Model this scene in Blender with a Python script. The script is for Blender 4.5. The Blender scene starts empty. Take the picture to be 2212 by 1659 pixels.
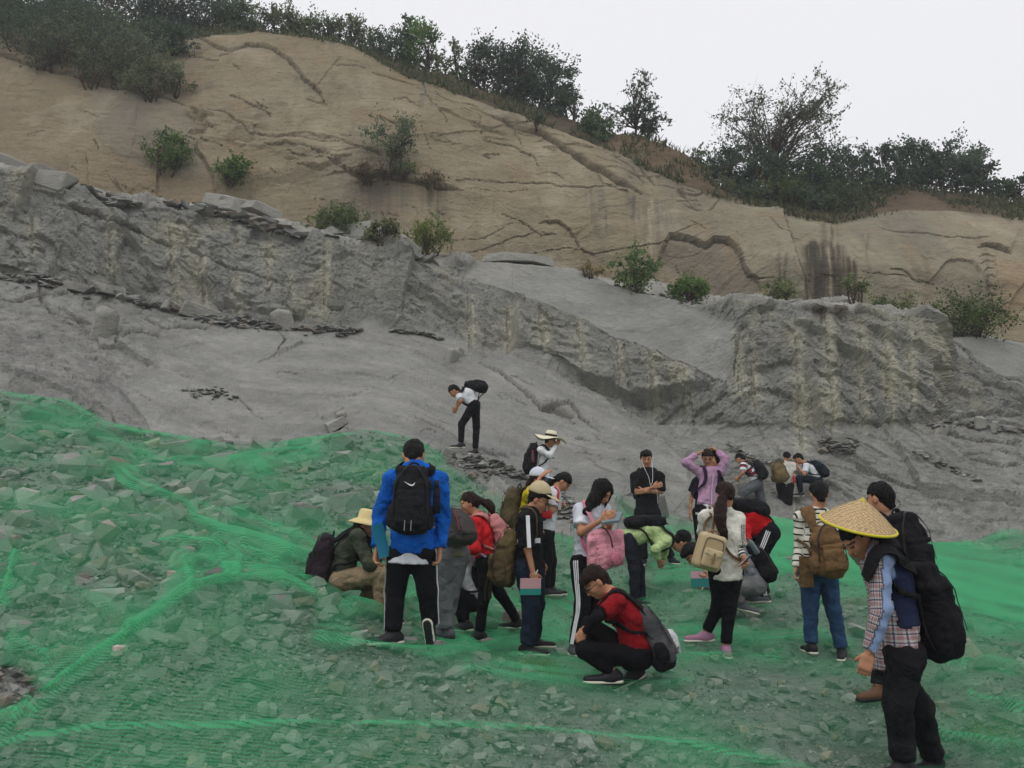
import bpy, bmesh, math, random
import numpy as np
from mathutils import Vector
R = math.radians
SC = bpy.context.scene
# ------------------------------------------------------------------ camera
PITCH = R(9.0); F0 = 1877.0; CX, CY = 1106.0, 829.5      # focal length in units of the 2212 px wide photograph
CAMP = np.array([0.0, 0.0, 1.5])
cd = bpy.data.cameras.new("camera"); cam = bpy.data.objects.new("camera", cd); SC.collection.objects.link(cam)
cam.location = CAMP.tolist(); cam.rotation_euler = (R(90) + PITCH, 0, 0)
cd.sensor_width = 36; cd.lens = 36 * F0 / 2212; cd.clip_start = .05; cd.clip_end = 3000
SC.camera = cam
# ------------------------------------------------------------------ world: overcast
SUN_EL, SUN_AZ = 62.0, 205.0          # high, behind the photographer's left shoulder
w = bpy.data.worlds.new("World"); SC.world = w; w.use_nodes = True
nt = w.node_tree; nt.nodes.clear()
sky = nt.nodes.new("ShaderNodeTexSky"); sky.sky_type = 'NISHITA'; sky.sun_disc = False
sky.sun_elevation = R(SUN_EL); sky.sun_rotation = R(SUN_AZ); sky.dust_density = 6; sky.air_density = 1.5
hs = nt.nodes.new("ShaderNodeHueSaturation"); hs.inputs['Saturation'].default_value = .12
mx = nt.nodes.new("ShaderNodeMix"); mx.data_type = 'RGBA'; mx.inputs[0].default_value = .78
mx.inputs[7].default_value = (9.5, 9.5, 9.85, 1)      # even cloud cover
bg = nt.nodes.new("ShaderNodeBackground"); bg.inputs['Strength'].default_value = .1
wo = nt.nodes.new("ShaderNodeOutputWorld")
nt.links.new(sky.outputs[0], hs.inputs['Color']); nt.links.new(hs.outputs[0], mx.inputs[6])
nt.links.new(mx.outputs[2], bg.inputs[0]); nt.links.new(bg.outputs[0], wo.inputs[0])
sl = bpy.data.lights.new("sun", 'SUN'); sl.energy = .6; sl.angle = R(30); sl.color = (1, .97, .93)
sun = bpy.data.objects.new("sun", sl); SC.collection.objects.link(sun)
sun.rotation_euler = (R(90 - SUN_EL), 0, R(SUN_AZ + 180) * -1)
SC.view_settings.view_transform = 'Standard'; SC.view_settings.look = 'None'
SC.view_settings.exposure = .16; SC.view_settings.gamma = 1; SC.view_settings.use_curve_mapping = False
SC.cycles.transparent_max_bounces = 16; SC.cycles.max_bounces = 6
RNG = np.random.default_rng(7); random.seed(7)
# ------------------------------------------------------------------ projection helpers
_cp, _sp = math.cos(PITCH), math.sin(PITCH)
def P(u, v, Y):
    u = np.asarray(u, float); v = np.asarray(v, float); Y = np.asarray(Y, float)
    a = (u - CX) / F0; b = (CY - v) / F0
    dy = _cp - b * _sp; dz = _sp + b * _cp; s = Y / dy
    return np.stack(np.broadcast_arrays(a * s, Y, CAMP[2] + dz * s), -1)
def proj(p):
    p = np.asarray(p, float); x, y, z = p[..., 0], p[..., 1], p[..., 2] - CAMP[2]
    f = y * _cp + z * _sp; up = -y * _sp + z * _cp
    f = np.maximum(f, .05)
    return CX + F0 * x / f, CY - F0 * up / f
def lin(c):
    if isinstance(c, str):
        c = c.lstrip('#'); c = [int(c[i:i + 2], 16) / 255 for i in (0, 2, 4)]
        c = [x / 12.92 if x <= .04045 else ((x + .055) / 1.055) ** 2.4 for x in c]
    return tuple(c[:3])
def unit(v):
    v = np.asarray(v, float); return v / (np.linalg.norm(v, axis=-1, keepdims=True) + 1e-9)
# ------------------------------------------------------------------ noise
def _h(ix, iy, iz, seed):
    n = (ix.astype(np.uint32) * np.uint32(374761393) + iy.astype(np.uint32) * np.uint32(668265263)
         + iz.astype(np.uint32) * np.uint32(2246822519) + np.uint32((seed * 3266489917) & 0xffffffff))
    n = (n ^ (n >> np.uint32(13))) * np.uint32(1274126177)
    n = n ^ (n >> np.uint32(16))
    return (n & np.uint32(0xffffff)).astype(np.float32) / np.float32(16777215.0)
def vn(x, y, z=None, seed=0):
    x = np.asarray(x, np.float32); y = np.asarray(y, np.float32)
    z = np.zeros_like(x) if z is None else np.asarray(z, np.float32)
    ix = np.floor(x).astype(np.int32); iy = np.floor(y).astype(np.int32); iz = np.floor(z).astype(np.int32)
    fx, fy, fz = x - ix, y - iy, z - iz
    fx = fx * fx * (3 - 2 * fx); fy = fy * fy * (3 - 2 * fy); fz = fz * fz * (3 - 2 * fz)
    def L(dz):
        a = _h(ix, iy, iz + dz, seed); b = _h(ix + 1, iy, iz + dz, seed)
        c = _h(ix, iy + 1, iz + dz, seed); d = _h(ix + 1, iy + 1, iz + dz, seed)
        return (a + (b - a) * fx) * (1 - fy) + (c + (d - c) * fx) * fy
    l0 = L(0); l1 = L(1)
    return (l0 + (l1 - l0) * fz) * 2 - 1
def fbm(x, y, z=None, o=4, seed=0, g=.5):
    s = 0; a = 1; t = 0; f = 1.0
    for k in range(o):
        s = s + a * vn(x * f, y * f, None if z is None else z * f, seed + k * 17); t += a; a *= g; f *= 2.03
    return s / t
def facets(s, t, cell, seed, slope=.6, off=.5, cone=.5):
    """continuous faceted relief: upper envelope of tilted cones on a jittered grid, in units of the cell"""
    s = s / cell; t = t / cell
    i0 = np.floor(s).astype(np.int32); j0 = np.floor(t).astype(np.int32); z = np.zeros_like(i0)
    best = np.full(s.shape, -9., np.float32)
    for di in (-1, 0, 1):
        for dj in (-1, 0, 1):
            i = i0 + di; j = j0 + dj
            cx = i + _h(i, j, z, seed); cy = j + _h(i, j, z, seed + 1)
            gx = (_h(i, j, z, seed + 2) - .5) * 2 * slope; gy = (_h(i, j, z, seed + 3) - .5) * 2 * slope
            of = (_h(i, j, z, seed + 4) - .5) * off
            dx = s - cx; dy = t - cy
            best = np.maximum(best, of + gx * dx + gy * dy - cone * np.maximum(np.abs(dx) + .5 * np.abs(dy), np.abs(dy)))
    return best * cell
def cells(s, t, cell, seed, tilt=.5, off=1.0):
    """broken blocks: every jittered cell has its own height and tilt, with sharp steps between cells (height in cell units)"""
    s = s / cell; t = t / cell; i0 = np.floor(s).astype(np.int32); j0 = np.floor(t).astype(np.int32); z = np.zeros_like(i0); bd = np.full(s.shape, 9., np.float32); out = np.zeros(s.shape, np.float32)
    for di in (-1, 0, 1):
        for dj in (-1, 0, 1):
            i = i0 + di; j = j0 + dj; dx = s - i - _h(i, j, z, seed); dy = t - j - _h(i, j, z, seed + 1); d = np.abs(dx) * .9 + np.abs(dy) + .3 * np.abs(dx + dy)
            h = (_h(i, j, z, seed + 2) - .5) * off + (_h(i, j, z, seed + 3) - .5) * 2 * tilt * dx + (_h(i, j, z, seed + 4) - .5) * 2 * tilt * dy; m = d < bd; bd = np.where(m, d, bd); out = np.where(m, h, out)
    return out * cell
def polydist(U, V, poly):
    """distance, signed side (+ = above/left of travel direction in the picture) and fraction along the line"""
    best = np.full(U.shape, 1e9, np.float32); side = np.zeros(U.shape, np.float32); frac = np.zeros(U.shape, np.float32)
    n = len(poly) - 1
    for k in range(n):
        x0, y0 = poly[k]; x1, y1 = poly[k + 1]; dx, dy = x1 - x0, y1 - y0; L2 = dx * dx + dy * dy + 1e-6
        t = np.clip(((U - x0) * dx + (V - y0) * dy) / L2, 0, 1)
        ex = U - x0 - t * dx; ey = V - y0 - t * dy; d = np.hypot(ex, ey)
        m = d < best; best = np.where(m, d, best)
        side = np.where(m, np.sign(dy * ex - dx * ey), side); frac = np.where(m, (k + t) / n, frac)
    return best, side, frac
def inpoly(U, V, poly):
    c = np.zeros(np.shape(U), bool); n = len(poly)
    for i in range(n):
        x0, y0 = poly[i]; x1, y1 = poly[(i + 1) % n]
        if y0 == y1: continue
        m = ((y0 > V) != (y1 > V)) & (U < (x1 - x0) * (V - y0) / (y1 - y0) + x0)
        c ^= m
    return c
def sm(a, b, x):
    t = np.clip((x - a) / (b - a), 0, 1); return t * t * (3 - 2 * t)
# ------------------------------------------------------------------ mesh + object helpers
def mkmesh(name, V, F, smooth=True, col=None, attrs=None, mats=None, fmat=None):
    V = np.asarray(V, np.float32).reshape(-1, 3); me = bpy.data.meshes.new(name)
    if isinstance(F, np.ndarray) and F.ndim == 2:
        m, k = F.shape; flat = F.astype(np.int32).ravel(); tot = np.full(m, k, np.int32)
    else:
        tot = np.array([len(f) for f in F], np.int32); flat = np.concatenate([np.asarray(f, np.int32) for f in F]) if len(F) else np.zeros(0, np.int32); m = len(F)
    me.vertices.add(len(V)); me.vertices.foreach_set('co', V.ravel())
    me.loops.add(len(flat)); me.loops.foreach_set('vertex_index', flat)
    me.polygons.add(m); st = np.zeros(m, np.int32)
    if m: st[1:] = np.cumsum(tot)[:-1]
    me.polygons.foreach_set('loop_start', st); me.polygons.foreach_set('loop_total', tot)
    if fmat is not None: me.polygons.foreach_set('material_index', np.asarray(fmat, np.int32))
    me.polygons.foreach_set('use_smooth', np.full(m, bool(smooth)))
    me.update(calc_edges=True)
    if col is not None:
        c = np.ones((len(V), 4), np.float32); c[:, :3] = col
        a = me.color_attributes.new('col', 'FLOAT_COLOR', 'POINT'); a.data.foreach_set('color', c.ravel())
    for k_, v_ in (attrs or {}).items():
        a = me.attributes.new(k_, 'FLOAT', 'POINT'); a.data.foreach_set('value', np.asarray(v_, np.float32).ravel())
    for mt in (mats or []): me.materials.append(mt)
    return me
def link(name, me, parent=None, loc=None, **props):
    o = bpy.data.objects.new(name, me); SC.collection.objects.link(o)
    if loc is not None: o.location = [float(q) for q in loc]
    if parent is not None:
        o.parent = parent
        if loc is None: o.location = (-parent.location[0], -parent.location[1], -parent.location[2]) if parent.parent is None else (0, 0, 0)
    for k_, v_ in props.items(): o[k_] = v_
    return o
def thing(name, loc, label, category, group=None):
    o = bpy.data.objects.new(name, None); SC.collection.objects.link(o); o.empty_display_size = .1
    o.location = [float(q) for q in loc]; o['label'] = label; o['category'] = category
    if group: o['group'] = group
    return o
def part(name, V, F, mat, parent, smooth=True, col=None, attrs=None, **props):
    """a part in world coordinates under its thing (the root is an unrotated Empty)"""
    return link(name, mkmesh(name, V, F, smooth, col, attrs, [mat]), parent, **props)
class MB:
    def __init__(s): s.V = []; s.F = []; s.n = 0
    def add(s, V, F):
        V = np.asarray(V, float).reshape(-1, 3); s.V.append(V); s.F += [tuple(int(i) + s.n for i in f) for f in F]; s.n += len(V)
    def tube(s, pts, rad, n=6, cap=True):
        pts = np.asarray(pts, float); rad = np.broadcast_to(np.asarray(rad, float), (len(pts),))
        T = unit(np.gradient(pts, axis=0)); ref = np.array([0, 0, 1.]) if abs(T[0][2]) < .9 else np.array([1., 0, 0])
        rings = []
        for p, t, r in zip(pts, T, rad):
            a = unit(np.cross(t, ref)); b = np.cross(t, a); ref = np.cross(a, t)
            ang = np.arange(n) * 2 * math.pi / n
            rings.append(p + r * (np.cos(ang)[:, None] * a + np.sin(ang)[:, None] * b))
        V = np.concatenate(rings); F = []
        for i in range(len(pts) - 1):
            for j in range(n):
                F.append((i * n + j, i * n + (j + 1) % n, (i + 1) * n + (j + 1) % n, (i + 1) * n + j))
        if cap: F += [tuple(range(n))[::-1], tuple((len(pts) - 1) * n + j for j in range(n))]
        s.add(V, F)
    def box(s, c, ax, half):
        c = np.asarray(c, float); ax = np.asarray(ax, float)
        V = [c + sum(q * h * a for q, h, a in zip(sg, half, ax)) for sg in [(-1, -1, -1), (1, -1, -1), (1, 1, -1), (-1, 1, -1), (-1, -1, 1), (1, -1, 1), (1, 1, 1), (-1, 1, 1)]]
        s.add(V, [(0, 3, 2, 1), (4, 5, 6, 7), (0, 1, 5, 4), (1, 2, 6, 5), (2, 3, 7, 6), (3, 0, 4, 7)])
    def ribbon(s, pts, nor, width, th=.006):
        pts = np.asarray(pts, float); nor = unit(nor); T = unit(np.gradient(pts, axis=0)); S = unit(np.cross(T, nor))
        wd = np.broadcast_to(np.asarray(width, float), (len(pts),))[:, None] / 2
        a = pts - S * wd; b = pts + S * wd; V = np.stack([a, b, b + nor * th, a + nor * th], 1).reshape(-1, 3); F = []
        for i in range(len(pts) - 1):
            for j in range(4): F.append((i * 4 + j, i * 4 + (j + 1) % 4, i * 4 + 4 + (j + 1) % 4, i * 4 + 4 + j))
        F += [(3, 2, 1, 0), tuple((len(pts) - 1) * 4 + j for j in range(4))]
        s.add(V, F)
    def out(s): return np.concatenate(s.V), s.F
    def part(s, name, mat, parent, smooth=False, **pr):
        V, F = s.out(); return part(name, V, F, mat, parent, smooth, **pr)
# ------------------------------------------------------------------ materials
def nodes(name):
    m = bpy.data.materials.new(name); m.use_nodes = True; t = m.node_tree; b = t.nodes['Principled BSDF']
    b.inputs['Specular IOR Level'].default_value = .25
    return m, t, b
def N(t, typ, **kw):
    n = t.nodes.new(typ)
    for k_, v_ in kw.items():
        if k_.startswith('i_'): n.inputs[k_[2:].replace('_', ' ')].default_value = v_
        else: setattr(n, k_, v_)
    return n
def mixc(t, f, a, b, mode='MIX'):
    n = t.nodes.new('ShaderNodeMix'); n.data_type = 'RGBA'; n.blend_type = mode
    for i, x in ((0, f), (6, a), (7, b)):
        if hasattr(x, 'links') or isinstance(x, bpy.types.NodeSocket): t.links.new(x, n.inputs[i])
        else: n.inputs[i].default_value = x if i == 0 else (*x, 1)
    return n.outputs[2]
def ramp(t, src, stops):
    n = t.nodes.new('ShaderNodeValToRGB'); e = n.color_ramp.elements
    while len(e) > 1: e.remove(e[0])
    e[0].position = stops[0][0]; e[0].color = (*([stops[0][1]] * 3 if not hasattr(stops[0][1], '__len__') else stops[0][1]), 1)
    for p_, c_ in stops[1:]:
        q = e.new(p_); q.color = (*([c_] * 3 if not hasattr(c_, '__len__') else c_), 1)
    t.links.new(src, n.inputs[0]); return n.outputs[0]
def cloth(name, c, rough=.9, weave=900, var=.18, bump=.15, spec=.15, fold=.7):
    m, t, b = nodes(name); c = lin(c)
    tc = N(t, 'ShaderNodeTexCoord'); n1 = N(t, 'ShaderNodeTexNoise', i_Scale=9.0, i_Detail=4.0); t.links.new(tc.outputs['Object'], n1.inputs['Vector'])
    f = ramp(t, n1.outputs[0], [(.3, 1 - var), (.7, 1 + var)])
    t.links.new(mixc(t, 1.0, c, f, 'MULTIPLY'), b.inputs['Base Color']); b.inputs['Roughness'].default_value = rough
    b.inputs['Specular IOR Level'].default_value = spec
    n2 = N(t, 'ShaderNodeTexNoise', i_Scale=38.0, i_Detail=3.0); t.links.new(tc.outputs['Object'], n2.inputs['Vector'])
    n3 = N(t, 'ShaderNodeTexNoise', i_Scale=7.5, i_Detail=4.0, i_Distortion=.5, i_Roughness=.5); t.links.new(tc.outputs['Object'], n3.inputs['Vector'])
    rd = ramp(t, n3.outputs[0], [(.25, 0), (.75, 1)]); b0 = N(t, 'ShaderNodeBump', i_Strength=fold, i_Distance=.045); t.links.new(rd, b0.inputs['Height'])
    bp = N(t, 'ShaderNodeBump', i_Strength=bump, i_Distance=.02); t.links.new(n2.outputs[0], bp.inputs['Height']); t.links.new(b0.outputs[0], bp.inputs['Normal']); t.links.new(bp.outputs[0], b.inputs['Normal'])
    return m
_cm = {}
def CL(c, **k):
    key = (c, tuple(sorted(k.items())))
    if key not in _cm: _cm[key] = cloth('cloth_' + c.lstrip('#'), c, **k)
    return _cm[key]
def plain(name, c, rough=.6, spec=.3, metal=0):
    m, t, b = nodes(name); b.inputs['Base Color'].default_value = (*lin(c), 1); b.inputs['Roughness'].default_value = rough
    b.inputs['Specular IOR Level'].default_value = spec; b.inputs['Metallic'].default_value = metal; return m
def striped(name, period, duty, c0, c1, attr='st', phase=0.0, third=None):
    m, t, b = nodes(name); a = N(t, 'ShaderNodeAttribute', attribute_name=attr)
    w1 = N(t, 'ShaderNodeTexNoise', i_Scale=7.0); mul = N(t, 'ShaderNodeMath', operation='MULTIPLY_ADD'); mul.inputs[1].default_value = .02
    tc = N(t, 'ShaderNodeTexCoord'); t.links.new(tc.outputs['Object'], w1.inputs['Vector'])
    t.links.new(w1.outputs[0], mul.inputs[0]); t.links.new(a.outputs['Fac'], mul.inputs[2])
    dv = N(t, 'ShaderNodeMath', operation='DIVIDE'); t.links.new(mul.outputs[0], dv.inputs[0]); dv.inputs[1].default_value = period
    ad = N(t, 'ShaderNodeMath', operation='ADD'); t.links.new(dv.outputs[0], ad.inputs[0]); ad.inputs[1].default_value = phase
    fr = N(t, 'ShaderNodeMath', operation='FRACT'); t.links.new(ad.outputs[0], fr.inputs[0])
    if third is None:
        r = ramp(t, fr.outputs[0], [(0, lin(c0)), (duty, lin(c1))])
    else:
        r = ramp(t, fr.outputs[0], third)
    r.node.color_ramp.interpolation = 'CONSTANT'
    t.links.new(r, b.inputs['Base Color']); b.inputs['Roughness'].default_value = .9; b.inputs['Specular IOR Level'].default_value = .12
    return m
def rock_mat(name, bump=.5, mott=.25, scale=1.0, attr=True, base=None, objrand=False, fine=.35, tint2=None, chip=0):
    """rock: vertex albedo (or base) x mottling, mineral grain, fine relief"""
    m, t, b = nodes(name); b.inputs['Roughness'].default_value = .92; b.inputs['Specular IOR Level'].default_value = .12
    g = N(t, 'ShaderNodeNewGeometry'); pos = g.outputs['Position']
    if attr: c = N(t, 'ShaderNodeAttribute', attribute_name='col').outputs['Color']
    else:
        rgb = N(t, 'ShaderNodeRGB'); rgb.outputs[0].default_value = (*lin(base), 1); c = rgb.outputs[0]
    if objrand:
        oi = N(t, 'ShaderNodeObjectInfo'); rr = ramp(t, oi.outputs['Random'], [(0, .7), (.5, .95), (.85, 1.1), (1, 1.35)])
        c = mixc(t, 1.0, c, rr, 'MULTIPLY')
        wn = N(t, 'ShaderNodeTexWhiteNoise', noise_dimensions='1D'); t.links.new(oi.outputs['Random'], wn.inputs['W'])
        r2 = ramp(t, wn.outputs['Value'], [(0, (1, 1, 1)), (.7, (1, 1, 1)), (.85, (1.1, .98, .9)), (1, (.95, .98, 1.05))]); c = mixc(t, 1.0, c, r2, 'MULTIPLY')
    mp = N(t, 'ShaderNodeMapping'); mp.inputs['Rotation'].default_value = (0, R(18), 0); mp.inputs['Scale'].default_value = (.7, .9, 1.35)
    t.links.new(pos, mp.inputs['Vector'])
    n1 = N(t, 'ShaderNodeTexNoise', i_Scale=.9 * scale, i_Detail=7.0, i_Roughness=.62); t.links.new(mp.outputs[0], n1.inputs['Vector'])
    n2 = N(t, 'ShaderNodeTexNoise', i_Scale=7 * scale, i_Detail=6.0, i_Roughness=.7); t.links.new(mp.outputs[0], n2.inputs['Vector'])
    n3 = N(t, 'ShaderNodeTexNoise', i_Scale=60 * scale, i_Detail=3.0, i_Roughness=.7); t.links.new(pos, n3.inputs['Vector'])
    c = mixc(t, 1.0, c, ramp(t, n1.outputs[0], [(.3, 1 - mott), (.7, 1 + mott)]), 'MULTIPLY')
    c = mixc(t, 1.0, c, ramp(t, n2.outputs[0], [(.3, 1 - mott * .8), (.7, 1 + mott * .8)]), 'MULTIPLY')
    c = mixc(t, 1.0, c, ramp(t, n3.outputs[0], [(.3, 1 - fine), (.7, 1 + fine)]), 'MULTIPLY')
    if tint2:
        n4 = N(t, 'ShaderNodeTexNoise', i_Scale=.35, i_Detail=5.0); t.links.new(pos, n4.inputs['Vector'])
        c = mixc(t, ramp(t, n4.outputs[0], [(.45, 0), (.65, .5)]), c, mixc(t, 1.0, c, tint2, 'MULTIPLY'))
    t.links.new(c, b.inputs['Base Color'])
    if chip:
        vo = N(t, 'ShaderNodeTexVoronoi', i_Scale=3.2, feature='F1'); dn = N(t, 'ShaderNodeVectorMath', operation='MULTIPLY_ADD'); t.links.new(n2.outputs['Color'], dn.inputs[0]); dn.inputs[1].default_value = (.5, .5, .5); t.links.new(mp.outputs[0], dn.inputs[2]); t.links.new(dn.outputs[0], vo.inputs['Vector'])
        v2 = N(t, 'ShaderNodeTexVoronoi', i_Scale=9.0, feature='F1'); t.links.new(dn.outputs[0], v2.inputs['Vector'])
        a1 = N(t, 'ShaderNodeMath', operation='MULTIPLY_ADD'); t.links.new(v2.outputs['Distance'], a1.inputs[0]); a1.inputs[1].default_value = .35; t.links.new(vo.outputs['Distance'], a1.inputs[2])
        for vv, amt in ((vo, .5), (v2, .28)):
            sp = N(t, 'ShaderNodeSeparateColor'); t.links.new(vv.outputs['Color'], sp.inputs[0]); a2 = N(t, 'ShaderNodeMath', operation='MULTIPLY_ADD'); t.links.new(sp.outputs[0], a2.inputs[0]); a2.inputs[1].default_value = amt; t.links.new(a1.outputs[0], a2.inputs[2]); a1 = a2
        ra = N(t, 'ShaderNodeAttribute', attribute_name='rg'); rm = N(t, 'ShaderNodeMath', operation='MULTIPLY'); t.links.new(a1.outputs[0], rm.inputs[0]); t.links.new(ra.outputs['Fac'], rm.inputs[1]); b0 = N(t, 'ShaderNodeBump', i_Strength=chip, i_Distance=.35); t.links.new(rm.outputs[0], b0.inputs['Height']); cm = N(t, 'ShaderNodeMath', operation='MULTIPLY'); t.links.new(ra.outputs['Fac'], cm.inputs[0]); cm.inputs[1].default_value = chip * .55
        c = mixc(t, cm.outputs[0], c, mixc(t, 1.0, c, ramp(t, vo.outputs['Color'], [(.1, .8), (.9, 1.22)]), 'MULTIPLY')); t.links.new(c, b.inputs['Base Color'])
    b1 = N(t, 'ShaderNodeBump', i_Strength=bump, i_Distance=.12 / scale); t.links.new(n2.outputs[0], b1.inputs['Height'])
    b2 = N(t, 'ShaderNodeBump', i_Strength=bump * .8, i_Distance=.02 / scale); t.links.new(n3.outputs[0], b2.inputs['Height']); t.links.new(b1.outputs[0], b2.inputs['Normal'])
    if chip: t.links.new(b0.outputs[0], b1.inputs['Normal'])
    t.links.new(b2.outputs[0], b.inputs['Normal'])
    return m
# ================================================================== THE ROCK: slab, drilled quarry face, bench, tan cliff, hilltop
def curve(pts, U, sm_px=0):
    pts = sorted(pts); xs = [p[0] for p in pts]
    out = [np.interp(U, xs, [p[k] for p in pts]) for k in range(1, len(pts[0]))]
    if sm_px:
        k = max(1, int(sm_px / (U[1] - U[0]))); ker = np.hanning(2 * k + 3); ker /= ker.sum()
        out = [np.convolve(np.pad(o, k + 1, mode='edge'), ker, 'valid') for o in out]
    return out
# line where the netted rubble meets the bedrock (u, v, Y)
RB = [(-700, 800, 17), (-200, 835, 17), (0, 843, 17), (150, 865, 17), (240, 912, 16.5), (330, 930, 16), (450, 950, 15.8), (520, 962, 15.5), (690, 940, 16),
      (800, 928, 16), (880, 940, 16), (980, 990, 15.8), (1060, 1030, 15.4), (1130, 1090, 15), (1200, 1085, 15.2), (1240, 1085, 15.2), (1330, 1060, 15.5),
      (1400, 1105, 16), (1500, 1125, 17), (1620, 1108, 19), (1700, 1118, 19.5), (1850, 1150, 19), (2000, 1170, 18.5), (2100, 1168, 18.5), (2160, 1145, 18.5), (2400, 1140, 18.5), (2900, 1140, 18.5)]
TOE = [(-700, 560, 22.5), (0, 600, 22.7), (250, 640, 22.8), (450, 690, 22.8), (640, 712, 23), (760, 715, 23.2), (900, 722, 23.4), (1030, 745, 23.5), (1100, 765, 23.4), (1180, 800, 23.2),
       (1250, 845, 22.8), (1330, 888, 22.6), (1400, 915, 22.4), (1500, 925, 22.2), (1700, 932, 22), (2000, 925, 22), (2060, 900, 22.6), (2212, 900, 22.8), (2900, 900, 23)]
RIM = [(-700, 330, 24.2), (0, 385, 24.3), (100, 405, 24.4), (230, 440, 24.6), (350, 460, 24.8), (480, 480, 25), (600, 502, 25.3), (690, 522, 25.5), (760, 545, 25.6), (850, 568, 25.8),
       (960, 590, 26.2), (1030, 572, 26.6), (1060, 568, 26.6), (1240, 582, 26.2), (1320, 620, 25.6), (1400, 640, 25), (1500, 655, 24.3), (1700, 665, 23.8), (1850, 668, 23.6), (1990, 690, 23.6), (2015, 705, 23.8),
       (2040, 735, 25), (2130, 732, 25.6), (2212, 745, 25.8), (2900, 760, 26)]
BASE = [(-700, 300, 27.5), (0, 370, 27.8), (150, 412, 28), (270, 440, 28), (430, 455, 28.2), (600, 485, 28.6), (700, 520, 29), (980, 570, 29.4), (1250, 590, 29.6), (1330, 612, 29.5), (1500, 650, 29.2), (1700, 662, 28.8),
        (1850, 668, 28.6), (2000, 700, 28.8), (2212, 750, 29.2), (2900, 800, 29.5)]
TOP = [(-700, 20, 35), (0, 62, 34.6), (200, 72, 34.4), (350, 92, 34), (420, 84, 34), (500, 80, 34), (640, 92, 34), (700, 100, 34), (760, 115, 33.9), (830, 150, 33.8), (880, 175, 33.7), (960, 195, 33.6), (1080, 240, 33.4),
       (1200, 290, 33.2), (1300, 332, 33), (1400, 372, 32.8), (1500, 410, 32.6), (1550, 425, 32.4), (1650, 445, 32.2), (1700, 462, 32), (1800, 482, 32), (1880, 462, 32.2), (1950, 448, 32.3), (2080, 452, 32.5), (2212, 470, 32.6), (2900, 520, 33)]
BANK = [(-700, -40, 38), (0, 0, 37.5), (400, 60, 37), (700, 80, 36.5), (900, 145, 36), (960, 152, 36), (1050, 192, 36), (1180, 240, 35.5), (1250, 262, 35.3), (1300, 276, 35.2), (1400, 290, 35), (1470, 322, 34.8), (1510, 352, 34.6),
        (1545, 400, 34.6), (1700, 432, 35), (1850, 415, 35.5), (1930, 400, 35.5), (2080, 415, 35.5), (2212, 440, 35.5), (2900, 500, 36)]
UU = np.linspace(-380, 2600, 1010)
def row(pts, s=14): return P(UU, *curve(pts, UU, s))
rRB, rTOE, rRIM, rBASE, rTOP, rBANK = [row(q) for q in (RB, TOE, RIM, BASE, TOP, BANK)]
d0 = unit(rTOE - rRB); r00 = rRB - d0 * 2.2
r01 = rRB + (rTOE - rRB) * .5; r01[:, 2] -= .25
rWM = rTOE + (rRIM - rTOE) * .5; rWM[:, 1] -= .05
rCM1 = rBASE + (rTOP - rBASE) * .35; rCM1[:, 1] -= .9; rCM2 = rBASE + (rTOP - rBASE) * .72; rCM2[:, 1] -= .75
rBK2 = rBANK + np.array([0, 3.5, .3]); rBK3 = rBANK + np.array([0, 14, -1.0]); rBK4 = rBANK + np.array([0, 60, -4.0])
segs = [(r00, rRB, 10, 's'), (rRB, r01, 50, 's'), (r01, rTOE, 52, 's'), (rTOE, rWM, 48, 'w'), (rWM, rRIM, 50, 'w'), (rRIM, rBASE, 20, 'b'),
        (rBASE, rCM1, 54, 'c'), (rCM1, rCM2, 58, 'c'), (rCM2, rTOP, 42, 'c'), (rTOP, rBANK, 20, 'h'), (rBANK, rBK2, 5, 'h'), (rBK2, rBK3, 5, 'h'), (rBK3, rBK4, 3, 'h')]
rows = []; kind = []
for a_, b_, n_, k_ in segs:
    for i in range(n_): rows.append(a_ + (b_ - a_) * (i / n_)); kind.append(k_)
rows.append(rBK4); kind.append('h'); kind = np.array(kind)
G = np.stack(rows)                                    # (rows, cols, 3)
# soften the creases between segments except at the rim and the cliff base
from_smooth = G.copy()
for it in range(3): from_smooth[1:-1] = (from_smooth[:-2] + 2 * from_smooth[1:-1] + from_smooth[2:]) / 4
G = from_smooth.astype(np.float32)
GU, GV = [q.astype(np.float32) for q in proj(G)]
gr = np.gradient(G, axis=0); gc = np.gradient(G, axis=1); NRM = unit(np.cross(gc, gr)).astype(np.float32)
X, Yw, Z = G[..., 0], G[..., 1], G[..., 2]
SL_ = np.cumsum(np.linalg.norm(gr, axis=2), axis=0).astype(np.float32); XX = X * 1.0
K = np.repeat(kind[:, None], G.shape[1], 1)
isS = (K == 's'); isW = (K == 'w'); isB = (K == 'b'); isC = (K == 'c'); isH = (K == 'h')
D = np.zeros(GU.shape, np.float32)                    # displacement along the normal, metres
COL = np.zeros(G.shape, np.float32)
soft = lambda m, it=4: m
def blurm(m, it):
    m = m.astype(np.float32)
    for _ in range(it):
        m[1:-1] = (m[:-2] + m[1:-1] * 2 + m[2:]) / 4; m[:, 1:-1] = (m[:, :-2] + m[:, 1:-1] * 2 + m[:, 2:]) / 4
    return m
wig = 16 * fbm(GU / 50, GV / 50, o=5, seed=5, g=.62); wig2 = 16 * fbm(GU / 50, GV / 50, o=5, seed=6, g=.62)
WU, WV = GU + wig * 1.2, GV + wig2 * 1.2
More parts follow.
